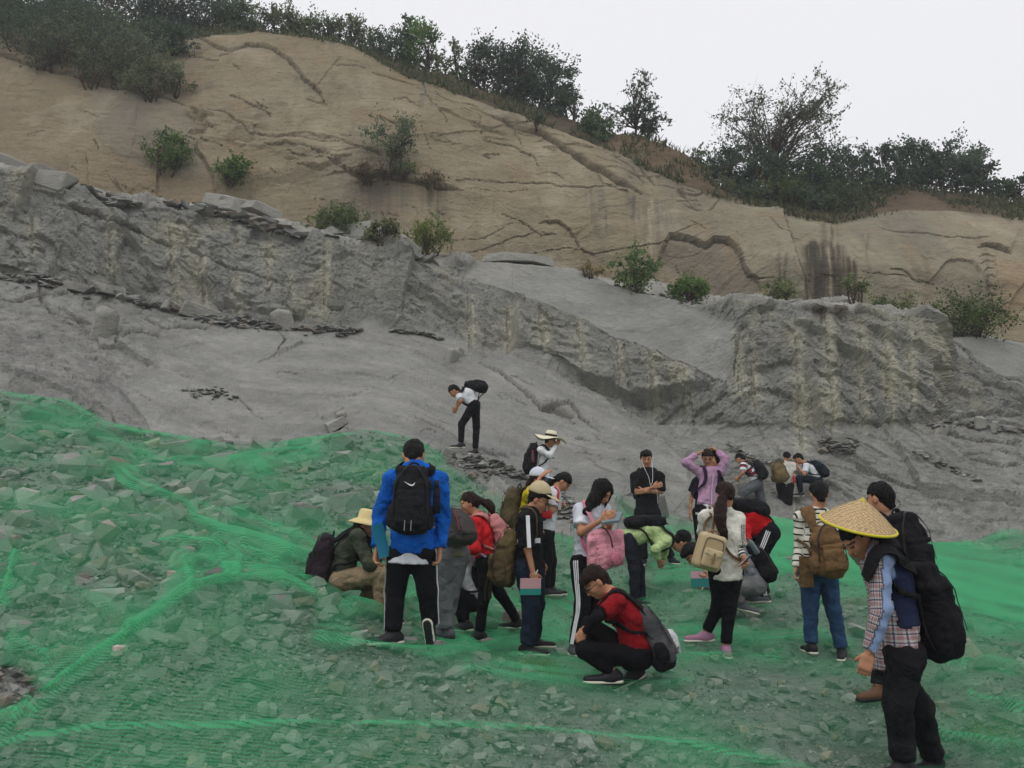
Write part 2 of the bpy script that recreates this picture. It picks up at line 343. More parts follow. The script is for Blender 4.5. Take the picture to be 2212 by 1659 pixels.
# ---- roughness masks
smooth_slab = inpoly(GU + wig * 1.5, GV + wig2 * 1.5, [(330, 730), (500, 705), (790, 690), (950, 725), (1100, 765), (1250, 845), (1340, 905), (1480, 1010), (1480, 1180), (600, 1180), (300, 930), (230, 850), (330, 800)])
light_face = inpoly(GU, GV, [(1000, 600), (1040, 560), (1240, 572), (1330, 610), (1500, 665), (1590, 700), (1575, 832), (1480, 800), (1400, 768), (1250, 700), (1130, 655)])
right_boulders = inpoly(GU, GV, [(2030, 720), (2400, 700), (2400, 850), (2212, 850), (2120, 800), (2060, 770)])
calm = np.maximum(blurm(smooth_slab, 14), blurm(light_face | right_boulders, 2))
mS, mW, mB, mC, mH = [blurm(q, 2) for q in (isS, isW, isB, isC, isH)]
rough = (mS * .42 + mW * 1.0 + mB * .8) * (1 - calm * .93); rough = blurm(rough, 12)
xr = X * math.cos(.3) + SL_ * math.sin(.3); yr = -X * math.sin(.3) + SL_ * math.cos(.3)      # foliation dips to the right
xr2 = X * math.cos(.42) - SL_ * math.sin(.42); yr2 = X * math.sin(.42) + SL_ * math.cos(.42)
wx_ = .12 * fbm(X * 1.5, SL_ * 1.5, None, 3, 21); wy_ = .12 * fbm(X * 1.5, SL_ * 1.5, None, 3, 22)
D += rough * (.45 * facets(X / 1.2, yr2, 1.3, 11, .7, .5, .35) + .28 * cells((X + wx_) / 1.3, SL_ * .8 + yr2 * .2 + wy_, .95, 12, .6, .6) + .36 * cells((xr2 + wx_) / 1.7, yr2 + wy_, .38, 13, .7, .6) + .3 * cells(xr2 / 1.5 + wx_, yr2, .16, 14, .8, .6) + .2 * facets(X + 3, SL_, .12, 31, .7, .5, .5))
D += rough * (.12 * fbm(X * .8, SL_ * .8, Z, 4, 41)) + .05 * rough * fbm(xr2 * 1.3, yr2 * 6, Z, 4, 42)
D += (mS + mW) * (.13 * fbm(X * .35, SL_ * .35, Z * .2, 3, 43) + .03 * fbm(xr2 * .9, yr2 * 3.5, None, 4, 44))
scal = facets(xr2 / 2.2, yr2, .8, 47, .35, .15, .25); D += mS * calm * .22 * scal + mS * calm * .012 * fbm(xr2 * 5, yr2 * 14, None, 3, 48)
# shallow conchoidal scallops on the smooth slab: small one-sided steps
for k in range(70):
    u0, v0 = RNG.uniform(350, 1500), RNG.uniform(720, 1040); L = RNG.uniform(10, 60)
    if not inpoly(np.array([u0]), np.array([v0]), [(330, 730), (790, 700), (1100, 765), (1480, 1010), (1300, 1080), (900, 960), (330, 900)])[0]: continue
    a = R(RNG.uniform(5, 40)); cx, sx = math.cos(a), math.sin(a)
    m = (np.abs(GU - u0) < 90) & (np.abs(GV - v0) < 70)
    p_ = (GU - u0) * cx + (GV - v0) * sx; q_ = -(GU - u0) * sx + (GV - v0) * cx + (p_ / L) ** 2 * 5
    D -= np.where(m, .035 * np.exp(-(p_ / L) ** 2) * sm(-1.5, 1.0, q_) * np.exp(-np.maximum(q_, 0) / 12), 0)
# tan cliff: smooth domes, sheets, fine exfoliation steps
D += mC * (.35 * fbm(X * .12, Z * .15, None, 3, 51) + .06 * fbm(X * .6, Z * .6, None, 4, 52) + .03 * fbm(xr * 1.0, yr * 5, None, 3, 53))
ex = vn(X * .28, Z * .4, None, 57) + .5 * vn(X * .8, Z * .9, None, 58)
D += mC * .022 * np.floor((ex + 2) * 3.2) / 1.0 * (.5 + .5 * sm(-.2, .3, vn(X * .2, Z * .2, None, 59)))
D += mC * .05 * cells(xr / 3.2 + wx_, yr + wy_ * 2, .8, 61, .5, .5) * sm(-.1, .25, vn(X * .25, Z * .3, None, 60)) + mC * .006 * cells(xr / 2, yr, .2, 62, .5, 1)
rg = mC * blurm(inpoly(GU, GV, [(400, 235), (560, 280), (760, 310), (1000, 380), (1000, 410), (740, 385), (560, 330), (410, 290)]), 3)
D += rg * (.4 * cells(xr / 3 + wx_, yr + wy_, .5, 63, .7, .6) + .06 * fbm(X, Z * 5, None, 3, 64))
rg2 = mC * blurm(inpoly(GU, GV, [(880, 190), (1300, 340), (1560, 430), (1520, 450), (1350, 420), (1150, 310), (1000, 290)]), 3)
D += rg2 * (.3 * cells(xr / 3 + wx_, yr + wy_, .5, 65, .6, .5))
# hilltop
D += mH * (.25 * fbm(X * .5, Yw * .5, Z * .5, 4, 71) + .08 * fbm(X * 3, Z * 3, Yw * 3, 3, 72))
D += mB * .1 * facets(X, SL_, .5, 75, .7, .6, .5)
def crack(poly, wpx, depth, mask=None, edge=0.0, warp=1.0):
    global D
    xs = [p[0] for p in poly]; ys = [p[1] for p in poly]; pad = wpx * 4 + 30
    ii = (GU > min(xs) - pad) & (GU < max(xs) + pad) & (GV > min(ys) - pad) & (GV < max(ys) + pad) & (~isH)
    if mask is not None: ii &= mask
    if not ii.any(): return
    d, s_, f_ = polydist(GU[ii] + wig[ii] * .5 * warp, GV[ii] + wig2[ii] * .5 * warp, poly)
    ww = wpx * (.45 + .75 * np.sin(np.clip(f_, .02, .98) * math.pi) ** .5)
    gd = np.exp(-(d / (ww * .7)) ** 2); D[ii] -= depth * .55 * gd
    CRACK_SHADE[ii] = np.maximum(CRACK_SHADE[ii], np.exp(-(d / (ww * .6)) ** 2) * (.9 if GV[ii].min() < 420 or True else 0))
def step(poly, h, fade, side=1, mask=None, sharp=2.5, warp=1.0):
    """one side of the line stands proud by h, falling off over fade px"""
    xs = [p[0] for p in poly]; ys = [p[1] for p in poly]
    ii = (GU > min(xs) - fade * 5) & (GU < max(xs) + fade * 5) & (GV > min(ys) - fade * 5) & (GV < max(ys) + fade * 5) & (~isH)
    if mask is not None: ii &= mask
    d, s_, f_ = polydist(GU[ii] + wig[ii] * .5 * warp, GV[ii] + wig2[ii] * .5 * warp, poly)
    e = sm(0, .12, f_) * sm(1, .88, f_)
    D[ii] += h * STEPK * .8 * e * sm(-sharp * .5, sharp * .5, d * s_ * side) * np.exp(-(d / (fade * 2.2)) ** 1.3)
CRACK_SHADE = np.zeros(GU.shape, np.float32)  # painted shade of the cracks, strongest on the crack line
# side +1 = the region above the line when the line runs left to right
C_ = isC | isH
STEPK = .3
lower_hang = lambda p, h, fade, wc=3.5, dc=.25: (step(p, h, fade, 1), crack([(a, b + 2) for a, b in p], wc * .7, dc * .7))
lower_hang([(-300, 60), (0, 121), (54, 143), (118, 157), (189, 170), (216, 184), (266, 192), (323, 206), (398, 226)], .5, 40, 4)
lower_hang([(20, 91), (81, 103), (135, 120), (189, 131), (216, 142), (260, 155)], .3, 25, 3)
lower_hang([(428, 84), (472, 115), (505, 128), (539, 116), (573, 120), (623, 145), (657, 179), (691, 206), (704, 229)], .45, 45, 3.2)
step([(398, 226), (448, 266), (450, 286), (421, 313), (455, 381), (470, 440)], .9, 260, 1, isC)
step([(195, 440), (190, 320), (220, 318), (258, 340), (290, 355), (345, 372), (345, 440)], .55, 60, -1, isC)
crack([(345, 372), (341, 430)], 1.6, .2)
step([(300, 200), (283, 347)], .3, 35, -1, isC); step([(300, 200), (283, 347)], .25, 30, 1, isC, 8)
for pl, wd, dp in [([(499, 222), (539, 239), (586, 263)], 2, .15), ([(415, 249), (489, 256), (539, 293), (660, 303), (745, 313)], 2, .18), ([(573, 313), (657, 317), (745, 360)], 2.4, .2),
                   ([(620, 330), (700, 345), (760, 372)], 2, .15), ([(405, 292), (440, 305), (500, 330)], 1.6, .12), ([(664, 222), (704, 229)], 2, .15), ([(738, 313), (789, 329), (823, 340)], 2.5, .2),
                   ([(678, 195), (721, 158), (785, 162)], 1.3, .08), ([(721, 158), (735, 143)], 1.3, .08), ([(802, 168), (866, 190), (903, 199)], 2, .15), ([(940, 202), (981, 229), (1018, 232), (1048, 246)], 1.8, .14),
                   ([(1042, 307), (1099, 323), (1149, 344)], 2, .18), ([(1149, 344), (1160, 362)], 1.5, .1), ([(1040, 300), (1110, 313)], 1.4, .1), ([(1040, 337), (1080, 338)], 1.3, .1), ([(907, 179), (920, 210), (950, 250), (964, 276)], 1.6, .1),
                   ([(915, 300), (930, 325)], 1.6, .1), ([(1466, 439), (1497, 452), (1530, 466)], 3, .25), ([(1530, 466), (1554, 429)], 1.6, .18), ([(1082, 465), (1126, 482), (1166, 512), (1200, 509)], 2, .16),
                   ([(981, 522), (1048, 519), (1102, 485)], 1.4, .1), ([(1015, 549), (1082, 529), (1149, 505)], 1.6, .12), ([(1139, 556), (1230, 539), (1284, 553), (1355, 539), (1423, 529), (1500, 500)], 1.5, .12),
                   ([(925, 448), (947, 472), (974, 519), (972, 556)], 2.2, .2), ([(837, 460), (860, 462)], 2.4, .2), ([(1288, 372), (1300, 400), (1340, 404)], 1.5, .1), ([(1908, 496), (1992, 506), (2140, 515)], 1.4, .12),
                   ([(1860, 590), (1960, 600)], 1.3, .08), ([(677, 425), (760, 437)], 1.2, .06), ([(1180, 370), (1220, 385)], 1.2, .08), ([(1000, 400), (1082, 412), (1140, 410)], 1.2, .08), ([(1350, 355), (1380, 370), (1420, 400)], 1.6, .15),
                   ([(1300, 345), (1400, 395), (1500, 420)], 1.6, .12), ([(60, 290), (95, 282)], 1.3, .08), ([(200, 300), (215, 330)], 1.6, .12)]:
    crack(pl, wd, dp); step(pl, dp * .45, 16, 1 if RNG.random() < .8 else -1)
lower_hang([(740, 362), (770, 374), (840, 379), (897, 391), (937, 401), (988, 401)], .45, 26, 5, .35)
crack([(988, 384), (1082, 391), (1183, 396), (1284, 404), (1338, 404)], 1.8, .14)
lower_hang([(1062, 257), (1112, 283), (1176, 302), (1190, 312), (1230, 336), (1284, 366), (1335, 394), (1385, 416)], .75, 32, 5, .35)
lower_hang([(1011, 270), (1058, 286), (1092, 296)], .25, 18, 2.5)
lower_hang([(1163, 482), (1203, 482), (1230, 502), (1244, 519)], .4, 22, 3); crack([(1244, 519), (1251, 539), (1288, 558)], 2, .15)
arch = [(1400, 640), (1420, 570), (1430, 540), (1445, 515), (1466, 520), (1524, 540), (1544, 523), (1578, 530), (1594, 553), (1601, 573), (1615, 601), (1635, 618), (1640, 640)]
step(arch, .8, 70, 1, isC, 2); crack([(1430, 540), (1445, 518), (1466, 522), (1524, 541), (1544, 526), (1578, 532), (1594, 555), (1601, 575), (1615, 603), (1635, 611), (1669, 607)], 2.5, .22)
step([(1690, 440), (1692, 462), (1712, 506), (1723, 557), (1736, 607), (1743, 661)], .9, 120, -1, isC, 3); crack([(1690, 450), (1692, 462), (1712, 506), (1723, 557), (1736, 607), (1743, 661)], 3, .3)
arch2 = [(1990, 620), (2006, 607), (2039, 574), (2065, 563), (2090, 565), (2107, 580), (2124, 607), (2140, 650)]
step(arch2, .5, 60, 1, isC, 2.5); lower_hang([(2112, 533), (2130, 529), (2154, 537), (2180, 551)], .5, 20, 4, .3)
for q in range(6): lower_hang([(2112 + q * 4, 555 + q * 17), (2128, 549 + q * 17), (2145 + q, 556 + q * 16)], .15, 10, 2, .12)
step([(2175, 680), (2185, 640), (2212, 610), (2300, 600)], .5, 60, 1, isC)
for k in range(95):
    u0 = RNG.uniform(0, 2212); v0 = RNG.uniform(90, 640)
    a = R(RNG.normal(22, 14)) if RNG.random() < .8 else R(RNG.uniform(60, 110)); L = RNG.uniform(12, 75); pl = [(u0 + L * t * math.cos(a) + RNG.normal(0, 2), v0 + L * t * math.sin(a) + RNG.normal(0, 3)) for t in (0, .35, .7, 1)]
    crack(pl, RNG.uniform(.8, 1.7), RNG.uniform(.04, .12), isC); step(pl, RNG.uniform(.03, .12), 10, 1, isC)
for k in range(80):
    u0 = RNG.uniform(0, 2212); v0 = RNG.uniform(700, 1140); a = R(RNG.normal(24, 12)); L = RNG.uniform(12, 90); pl = [(u0 + L * t * math.cos(a) + RNG.normal(0, 2), v0 + L * t * math.sin(a) + RNG.normal(0, 3)) for t in (0, .35, .7, 1)]
    crack(pl, RNG.uniform(.8, 1.5), RNG.uniform(.02, .06), isS); step(pl, RNG.uniform(.02, .1), 12, 1, isS)
# grey face: the long overhanging crack, drill holes, broken corner
lower_hang([(150, 455), (179, 474), (236, 505), (286, 525), (337, 535), (381, 537)], .42, 34, 5, .4)
crack([(381, 537), (438, 562), (505, 582), (573, 606), (623, 636), (691, 660), (745, 670), (800, 680)], 2.2, .25); step([(381, 537), (505, 582), (623, 636), (745, 670)], .15, 25, 1)
step([(1000, 606), (1130, 658), (1250, 704), (1400, 772), (1480, 805), (1580, 838)], .22, 60, 1, None, 5); crack([(1250, 704), (1400, 772), (1480, 805), (1580, 838)], 1.8, .12)
crack([(1580, 838), (1590, 770), (1600, 700)], 2, .15)
step([(1055, 768), (1130, 772), (1200, 806), (1250, 845), (1300, 872), (1340, 905), (1430, 960), (1480, 1010), (1490, 1080)], .5, 150, -1, None, 14, .15)
notch = [(1040, 778), (1075, 800), (1105, 840), (1130, 862), (1165, 888), (1200, 874), (1225, 880), (1250, 915), (1290, 940)]
lower_hang(notch, .3, 40, 3, .15); crack([(1165, 892), (1195, 884), (1230, 905)], 12, .3); crack([(1240, 958), (1275, 960)], 3, .15); crack([(1240, 985), (1310, 1000)], 1.6, .1)
crack([(900, 905), (950, 920), (1000, 948), (1100, 1000)], 2, .12); crack([(1000, 860), (1040, 880)], 1.4, .08)
lower_hang([(0, 650), (45, 658), (90, 640), (150, 640)], .3, 20, 3, .25); lower_hang([(200, 720), (215, 755), (245, 758), (250, 725)], .3, 16, 2, .2)
lower_hang([(255, 745), (310, 728), (350, 735)], .2, 18, 2); crack([(85, 600), (88, 660)], 3, .3); crack([(95, 668), (140, 690), (200, 700)], 3, .2)
crack([(300, 690), (350, 712), (450, 712)], 2.5, .2); crack([(600, 715), (620, 735), (600, 760)], 2, .15)
step([(255, 840), (290, 880), (325, 930)], .35, 60, 1, None, 3); step([(680, 910), (735, 895), (745, 880)], .25, 22, 1, None, 2); crack([(690, 935), (740, 915), (745, 890)], 3, .2)
step([(2000, 690), (2006, 800), (2010, 925)], .8, 110, -1, None, 3)
for pl in [[(2010, 800), (2080, 815), (2212, 880)], [(2020, 915), (2120, 905), (2212, 910)], [(2030, 940), (2130, 960), (2212, 962)], [(2100, 990), (2160, 1010), (2230, 1015)], [(2060, 740), (2110, 790), (2150, 820), (2212, 830)]]:
    lower_hang(pl, .3, 30, 2.5, .18)
for pl in [[(1500, 960), (1560, 1010), (1640, 1080)], [(1700, 980), (1760, 1060), (1830, 1090)], [(1880, 950), (1960, 1000), (2020, 1060), (2120, 1130)], [(1380, 930), (1440, 965), (1480, 1000)]]:
    step(pl, .22, 50, 1)
DRILL = [(72, 480, 565), (240, 500, 605), (370, 505, 645), (436, 560, 690), (510, 495, 545), (510, 600, 700), (575, 525, 640), (697, 545, 655), (625, 600, 660), (1010, 650, 750), (1095, 672, 765), (1163, 700, 790),
         (1245, 700, 832), (1330, 740, 852), (1405, 770, 895), (1475, 820, 890), (1590, 720, 885), (1620, 730, 900), (1715, 700, 990), (1780, 690, 945), (1850, 690, 935), (1905, 705, 935), (1955, 760, 900), (2000, 715, 940)]
PALE = np.zeros(GU.shape, np.float32)
for du, v0, v1 in DRILL:
    m = (np.abs(GU - du) < 45) & (GV > v0 - 25) & (GV < v1 + 25); e = sm(v0 - 12, v0 + 12, GV) * sm(v1 + 12, v1 - 12, GV)
    uo = du + (GV - v0) * .05 + wig * .12
    D[m] -= (.1 * np.exp(-((GU - uo) / 3.0) ** 2) * e * (.6 + .8 * (vn(GU * 0 + du, GV / 9, None, 3) > -.2)))[m]
    D[m] += (.07 * np.exp(-((GU - uo - 12) / 16) ** 2) * e)[m]
    wv = 8 + 8 * vn(GU * 0 + du, GV / 12, None, 4) + 4 * vn(GU / 6, GV / 4, None, 8)
    PALE[m] = np.maximum(PALE, e * np.exp(-(np.abs(GU - uo - 3) / (np.abs(wv) + 5)) ** 1.6) * (.45 + .55 * vn(GU / 3., GV / 1.8, None, 9)))[m]
m = (np.abs(GU - 1714) < 6) & (GV > 990) & (GV < 1110); PALE[m] = np.maximum(PALE[m], np.exp(-((GU[m] - 1714) / 2.2) ** 2) * .9)
# ---- colours
n_a = fbm(X * .22, Z * .3, Yw * .1, 4, 81); n_b = fbm(X * 1.2, SL_ * 1.6, None, 4, 82); n_c = fbm(xr2 * .7, yr2 * 4, None, 4, 83)
grey = np.array(lin('#878782')) * .98; grey_l = np.array(lin('#848480')); tan = np.array(lin('#8c826c')); tan2 = np.array(lin('#80765f')); brn = np.array(lin('#7d6a55'))
def setc(mask, c): 
    global COL
    mask = mask[..., None]; COL = COL * (1 - mask) + np.asarray(c, np.float32) * mask
COL[:] = grey
setc(mS * calm, grey_l * 1.0); setc(mS * calm * sm(.0, .5, n_c) * .4, np.array(lin('#96958e')))
setc(mW * (1 - calm) * .45, np.array(lin('#75756f'))); setc(mS * sm(.05, .4, fbm(xr2 * .35, yr2 * 1.1, None, 5, 142, g=.6)) * .45, np.array(lin('#7d7c77'))); setc(mS * sm(.15, .45, fbm(xr2 * .5, yr2 * 1.6, None, 5, 143, g=.6)) * .35, np.array(lin('#97968f')))
setc((mS + mW) * (1 - calm) * sm(0, .5, n_b) * .55, np.array(lin('#7d7d76')))
setc(mW * (1 - calm) * sm(.1, .45, fbm(X * .9, SL_ * .5, None, 5, 85)) * .4, np.array(lin('#a8a48c')))
setc(mW * sm(.05, .6, n_a) * .35, np.array(lin('#8f8c78')))
setc(mS * blurm(inpoly(GU, GV, [(-300, 640), (200, 690), (330, 950), (-300, 950)]), 5) * .3, np.array(lin('#7a7977')))
setc(np.clip(mC + mH, 0, 1), tan); setc(mC * sm(-.1, .5, n_a) * .8, tan2); setc(mC * sm(.1, .6, fbm(X * .15, Z * .2, None, 3, 91)) * .6, np.array(lin('#827c6c')))
lefttone = mC * sm(700, 100, GU); setc(lefttone * .35, np.array(lin('#7f7261')))
setc(mC * sm(1350, 1750, GU) * .75, np.array(lin('#878271'))); setc(mC * sm(1900, 2250, GU) * .3, np.array(lin('#a08d74')))
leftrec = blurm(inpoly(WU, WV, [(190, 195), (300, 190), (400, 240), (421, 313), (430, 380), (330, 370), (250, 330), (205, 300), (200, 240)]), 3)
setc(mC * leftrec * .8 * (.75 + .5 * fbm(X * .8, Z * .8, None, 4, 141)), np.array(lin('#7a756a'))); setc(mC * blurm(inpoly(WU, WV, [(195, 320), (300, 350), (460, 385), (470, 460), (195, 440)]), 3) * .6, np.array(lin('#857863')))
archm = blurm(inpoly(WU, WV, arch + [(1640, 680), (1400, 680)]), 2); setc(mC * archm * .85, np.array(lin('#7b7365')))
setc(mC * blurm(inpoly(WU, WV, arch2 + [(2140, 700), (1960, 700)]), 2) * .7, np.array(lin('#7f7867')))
setc(mC * sm(.1, .55, vn(X * .9, Z * 1.1, None, 101) * .5 + n_b * .7) * .35, np.array(lin('#8c775c')))
wth = fbm(X * .35 + 3, Z * .16, None, 5, 131, g=.6); setc(mC * sm(.08, .42, wth) * .5, np.array(lin('#6b675e'))); setc(mC * sm(.12, .5, fbm(X * .6, Z * .5, None, 5, 133, g=.6)) * .4, np.array(lin('#a39a86')))
setc(mC * sm(.2, .5, fbm(X * 3, Z * 1.2, None, 4, 134, g=.65)) * .35, np.array(lin('#685f50')))
# water streaks that run down the cliff from a lip
def streak(u0, v0, v1, wd, a, c='#5c5850', split=1.0):
    m = (np.abs(GU - u0) < wd * 3 + 30) & (GV > v0 - 20) & (GV < v1 + 30) & (~isH) & (~isB)
    if not m.any(): return
    g_, v_ = GU[m], GV[m]; nz = vn(g_ / 5.5, v_ / 70, None, int(u0)) * .6 + vn(g_ / 2.3, v_ / 50, None, int(u0) + 5) * .5
    e = sm(v0 - 4, v0 + 10, v_ + 8 * vn(g_ / 8, v_ * 0, None, 7)) * sm(v1 + 25, v1 - 35, v_ + 40 * vn(g_ / 7, v_ * 0, None, 6)) * np.exp(-(np.abs(g_ - u0 - (v_ - v0) * .06) / wd) ** 2.5)
    f = np.clip(np.clip(e * ((.55 if a < 1.1 else .75) + split * nz * (1 if a < 1.1 else .6)), 0, 1) * a, 0, .95)[:, None]; COL[m] = COL[m] * (1 - f) + np.array(lin(c)) * f
for a_ in [(1758, 520, 680, 24, 1.25, '#3d382f'), (1802, 528, 680, 18, 1.2, '#403a31'), (1780, 560, 680, 30, 1.15, '#46403a'), (1790, 480, 560, 16, .8, '#4a4338'), (1835, 560, 668, 16, 1.2, '#453d32'), (1868, 500, 575, 8, .8, '#5a5040'), (1690, 560, 640, 9, 1.0, '#4c463c'), (1677, 570, 630, 5, .9, '#4c463c'),
           (830, 385, 480, 60, .6, '#6b6458'), (935, 400, 470, 22, .9, '#55524a'), (780, 385, 460, 30, .6, '#6b6458'), (1275, 405, 480, 16, .8, '#5f5a52'), (1300, 405, 490, 14, .6, '#6a645b'), (1370, 415, 520, 22, .8, '#5f5c56'), (1420, 430, 560, 22, .6, '#6c6860'), (1345, 400, 440, 14, .8, '#57534c'),
           (1960, 520, 600, 10, .5, '#857052'), (1995, 560, 640, 9, .5, '#857052'), (1920, 520, 580, 10, .4, '#857052'), (912, 172, 225, 10, .8, '#6f6c66'), (880, 148, 165, 8, .8, '#77746d'), (2170, 560, 700, 40, .5, '#957a5a'), (1560, 430, 560, 60, .25, '#6f6a60'), (640, 150, 210, 24, .5, '#7b7a6b'),
           (2120, 560, 610, 20, .5, '#66655f')]: streak(*a_)
for u0, v0, v1, wd in [(1407, 430, 560, 3), (1400, 450, 600, 3), (1185, 365, 400, 3), (1235, 350, 380, 2.5), (1788, 540, 665, 3)]: streak(u0, v0, v1, wd, .6, '#b0a48c')
setc(np.clip(PALE * 1.15, 0, 1) * .85, np.array(lin('#b3af98')))
# soil bank and hill
soil = np.array(lin('#564e3f')); soil2 = np.array(lin('#665947')); turf = np.array(lin('#4a5038'))
hmask = blurm(isH, 1); sl_ = np.clip(hmask, 0, 1)
bk = (fbm(X * .6, Z * .9, Yw * .3, 4, 111))
setc(sl_, soil); setc(sl_ * sm(-.1, .4, bk) * .6, soil2); setc(sl_ * sm(0, .35, fbm(X * .5, Yw * .5, Z, 3, 112)) * .5, np.array(lin('#574a3b')))
setc(sl_ * sm(1750, 1900, GU) * .7, np.array(lin('#655748'))); setc(sl_ * sm(820, 640, GU) * .75, turf * 1.1)
setc(sl_ * blurm(inpoly(GU, GV, [(1330, 270), (1520, 330), (1560, 420), (1400, 380), (1300, 330)]), 3) * .6, np.array(lin('#73624e')))
setc(sl_ * sm(rBANK[:, 1][None] + .3, rBANK[:, 1][None] + 2, Yw), turf)
setc(mC * sm(.0, .4, bk) * sm(560, 300, GV + (GU < 460) * 0) * sm(380, 200, GU) * sm(200, 120, GV) * .7, np.array(lin('#5d564a')))
setc(np.clip(CRACK_SHADE, 0, 1) * .8, np.array(lin('#4a443b')))  # darkens the rock colour in the cracks, in place of deep groove shade
setc(mB * .9, np.array(lin('#93928b'))); setc(mB * sm(0, .4, n_b) * .5, np.array(lin('#a3a095')))
jag = np.abs(D - blurm(D, 2)); D = np.where(jag > .05, blurm(D, 2), D); D += (rough * .016 + mC * .007 + mS * calm * .007) * (vn(GU / 3.2, GV / 2.6, None, 401) + .7 * vn(GU / 1.7 + GV / 4, GV / 1.5, None, 402)); D = np.clip(D, -1.6, 1.8)
GP = (G + NRM * D[..., None]).astype(np.float32)
M_GREY = rock_mat('grey_granite', bump=.6, mott=.17, fine=.25, chip=.4); M_TAN = rock_mat('weathered_tan_granite', bump=.6, mott=.15, scale=.8, fine=.22, chip=.12)
M_SOIL = rock_mat('hill_soil', bump=.9, mott=.3, scale=1.2)
def rows_obj(name, m0, m1, mat):
    V = GP[m0:m1 + 1]; r, c = V.shape[:2]; idx = np.arange(r * c).reshape(r, c)
    F = np.stack([idx[:-1, :-1], idx[:-1, 1:], idx[1:, 1:], idx[1:, :-1]], -1).reshape(-1, 4)
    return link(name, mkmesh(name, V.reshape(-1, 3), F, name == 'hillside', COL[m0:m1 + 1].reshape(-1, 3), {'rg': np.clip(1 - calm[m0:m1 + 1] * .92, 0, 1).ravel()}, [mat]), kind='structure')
bnd = lambda k_: (int(np.argmax(kind == k_)), int(len(kind) - np.argmax(kind[::-1] == k_)))
s0, s1 = bnd('s'); w0, w1 = bnd('w'); b0, b1 = bnd('b'); c0, c1 = bnd('c'); h0, h1 = bnd('h')
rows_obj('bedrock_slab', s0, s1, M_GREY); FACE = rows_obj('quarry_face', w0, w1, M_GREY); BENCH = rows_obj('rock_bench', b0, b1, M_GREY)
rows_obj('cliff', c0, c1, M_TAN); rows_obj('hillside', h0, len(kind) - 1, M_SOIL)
PU, PV = proj(GP)
def surf(u, v, band=None):
    """world point of the rock surface seen at photograph position (u, v)"""
    c = int(np.clip(np.searchsorted(UU, u), 2, len(UU) - 3)); lo, hi = {'s': (s0, s1), 'w': (w0, w1), 'b': (b0, b1), 'c': (c0, c1), 'h': (h0, len(kind) - 6), None: (s0, len(kind) - 6)}[band]
    blk = (slice(lo, hi), slice(c - 2, c + 3)); d = np.abs(PU[blk] - u) * .6 + np.abs(PV[blk] - v); k = np.unravel_index(np.argmin(d), d.shape)
    return GP[lo + k[0], c - 2 + k[1]].astype(float), NRM[lo + k[0], c - 2 + k[1]].astype(float)
# low country far around the quarry
bmv = [(-1500, -1500, -1.6), (1500, -1500, -1.6), (1500, 1500, -1.6), (-1500, 1500, -1.6)]
M_FAR = rock_mat('far_ground', attr=False, base='#6b6a5a', bump=.3)
link('ground', mkmesh('ground', bmv, [(0, 1, 2, 3)], False, mats=[M_FAR]), kind='structure')
# ================================================================== RUBBLE SLOPE (thin-plate surface through known points)
gp = [tuple(q) for q in P([r_[0] for r_ in RB], [r_[1] for r_ in RB], [r_[2] for r_ in RB])]
gp += [(p_[0], p_[1] + 4, p_[2] + .3) for p_ in gp[::2]] + [(p_[0], p_[1] + 12, p_[2] - .5) for p_ in gp[::3]]
CTRL = [  # (u, v, Y) of the ground: mostly the places where feet stand
    (825, 1338, 8.3), (850, 1388, 7.1), (930, 1392, 7.1), (965, 1372, 7.9), (1010, 1362, 9.0), (1035, 1380, 8.9), (1148, 1415, 8.2), (1190, 1286, 10.8), (1240, 1406, 8.1), (1318, 1472, 6.9), (1375, 1470, 6.9),
    (1457, 1218, 12.8), (1397, 1220, 12.8), (1375, 1306, 11.0), (1527, 1208, 12.5), (1515, 1388, 8.3), (1570, 1413, 8.3), (1645, 1292, 10.3), (1625, 1318, 9.6), (1755, 1408, 8.4), (1817, 1420, 8.4), (1885, 1508, 6.7),
    (1955, 1660, 5.5), (2015, 1645, 5.8), (1760, 1112, 20), (1170, 1122, 15), (730, 1285, 8.2),
    (0, 1659, 5.0), (300, 1659, 5.1), (700, 1659, 5.2), (1200, 1659, 5.4), (1600, 1659, 5.5), (2212, 1659, 5.3), (-400, 1659, 4.8), (2600, 1659, 5.2),
    (0, 1400, 6.6), (0, 1200, 8.6), (0, 1050, 11), (0, 940, 13.6), (300, 1450, 6.0), (300, 1250, 8.2), (300, 1100, 10.5), (300, 1000, 13), (600, 1320, 7.0), (650, 1262, 7.6), (700, 1290, 7.4), (600, 1180, 9.6), (600, 1080, 12), (620, 1010, 13.6), (850, 1030, 13.6), (780, 1080, 11.8), (900, 1180, 11), (1000, 1200, 11.4),
    (600, 1500, 5.9), (1000, 1500, 6.1), (1400, 1560, 6.0), (1700, 1540, 6.3), (2212, 1480, 6.7), (2212, 1380, 8.2), (2212, 1280, 11), (2212, 1200, 14.5), (2000, 1240, 12.5), (1850, 1230, 13), (1750, 1180, 15.5),
    (1400, 1150, 14.5), (1250, 1180, 13), (1300, 1240, 12), (-300, 1050, 11), (-300, 1250, 8), (2500, 1250, 11.5), (2500, 1400, 8), (1130, 1200, 12.5)]
c_ = np.array(CTRL, float); q_ = P(c_[:, 0], c_[:, 1], c_[:, 2]); q_[:26, 2] -= .055; gp += [tuple(q) for q in q_]
gp += [(-3, 2, -.25), (0, 2, -.1), (3, 2, -.1), (-4, -3, -.5), (0, -3, -.4), (4, -3, -.4), (-9, 3, .6), (9, 3, .2), (-12, 9, 2.2), (12, 9, .8)]
gp = np.array(gp); nP = len(gp)
def tps(r2): return np.where(r2 > 1e-9, .5 * r2 * np.log(r2 + 1e-12), 0)
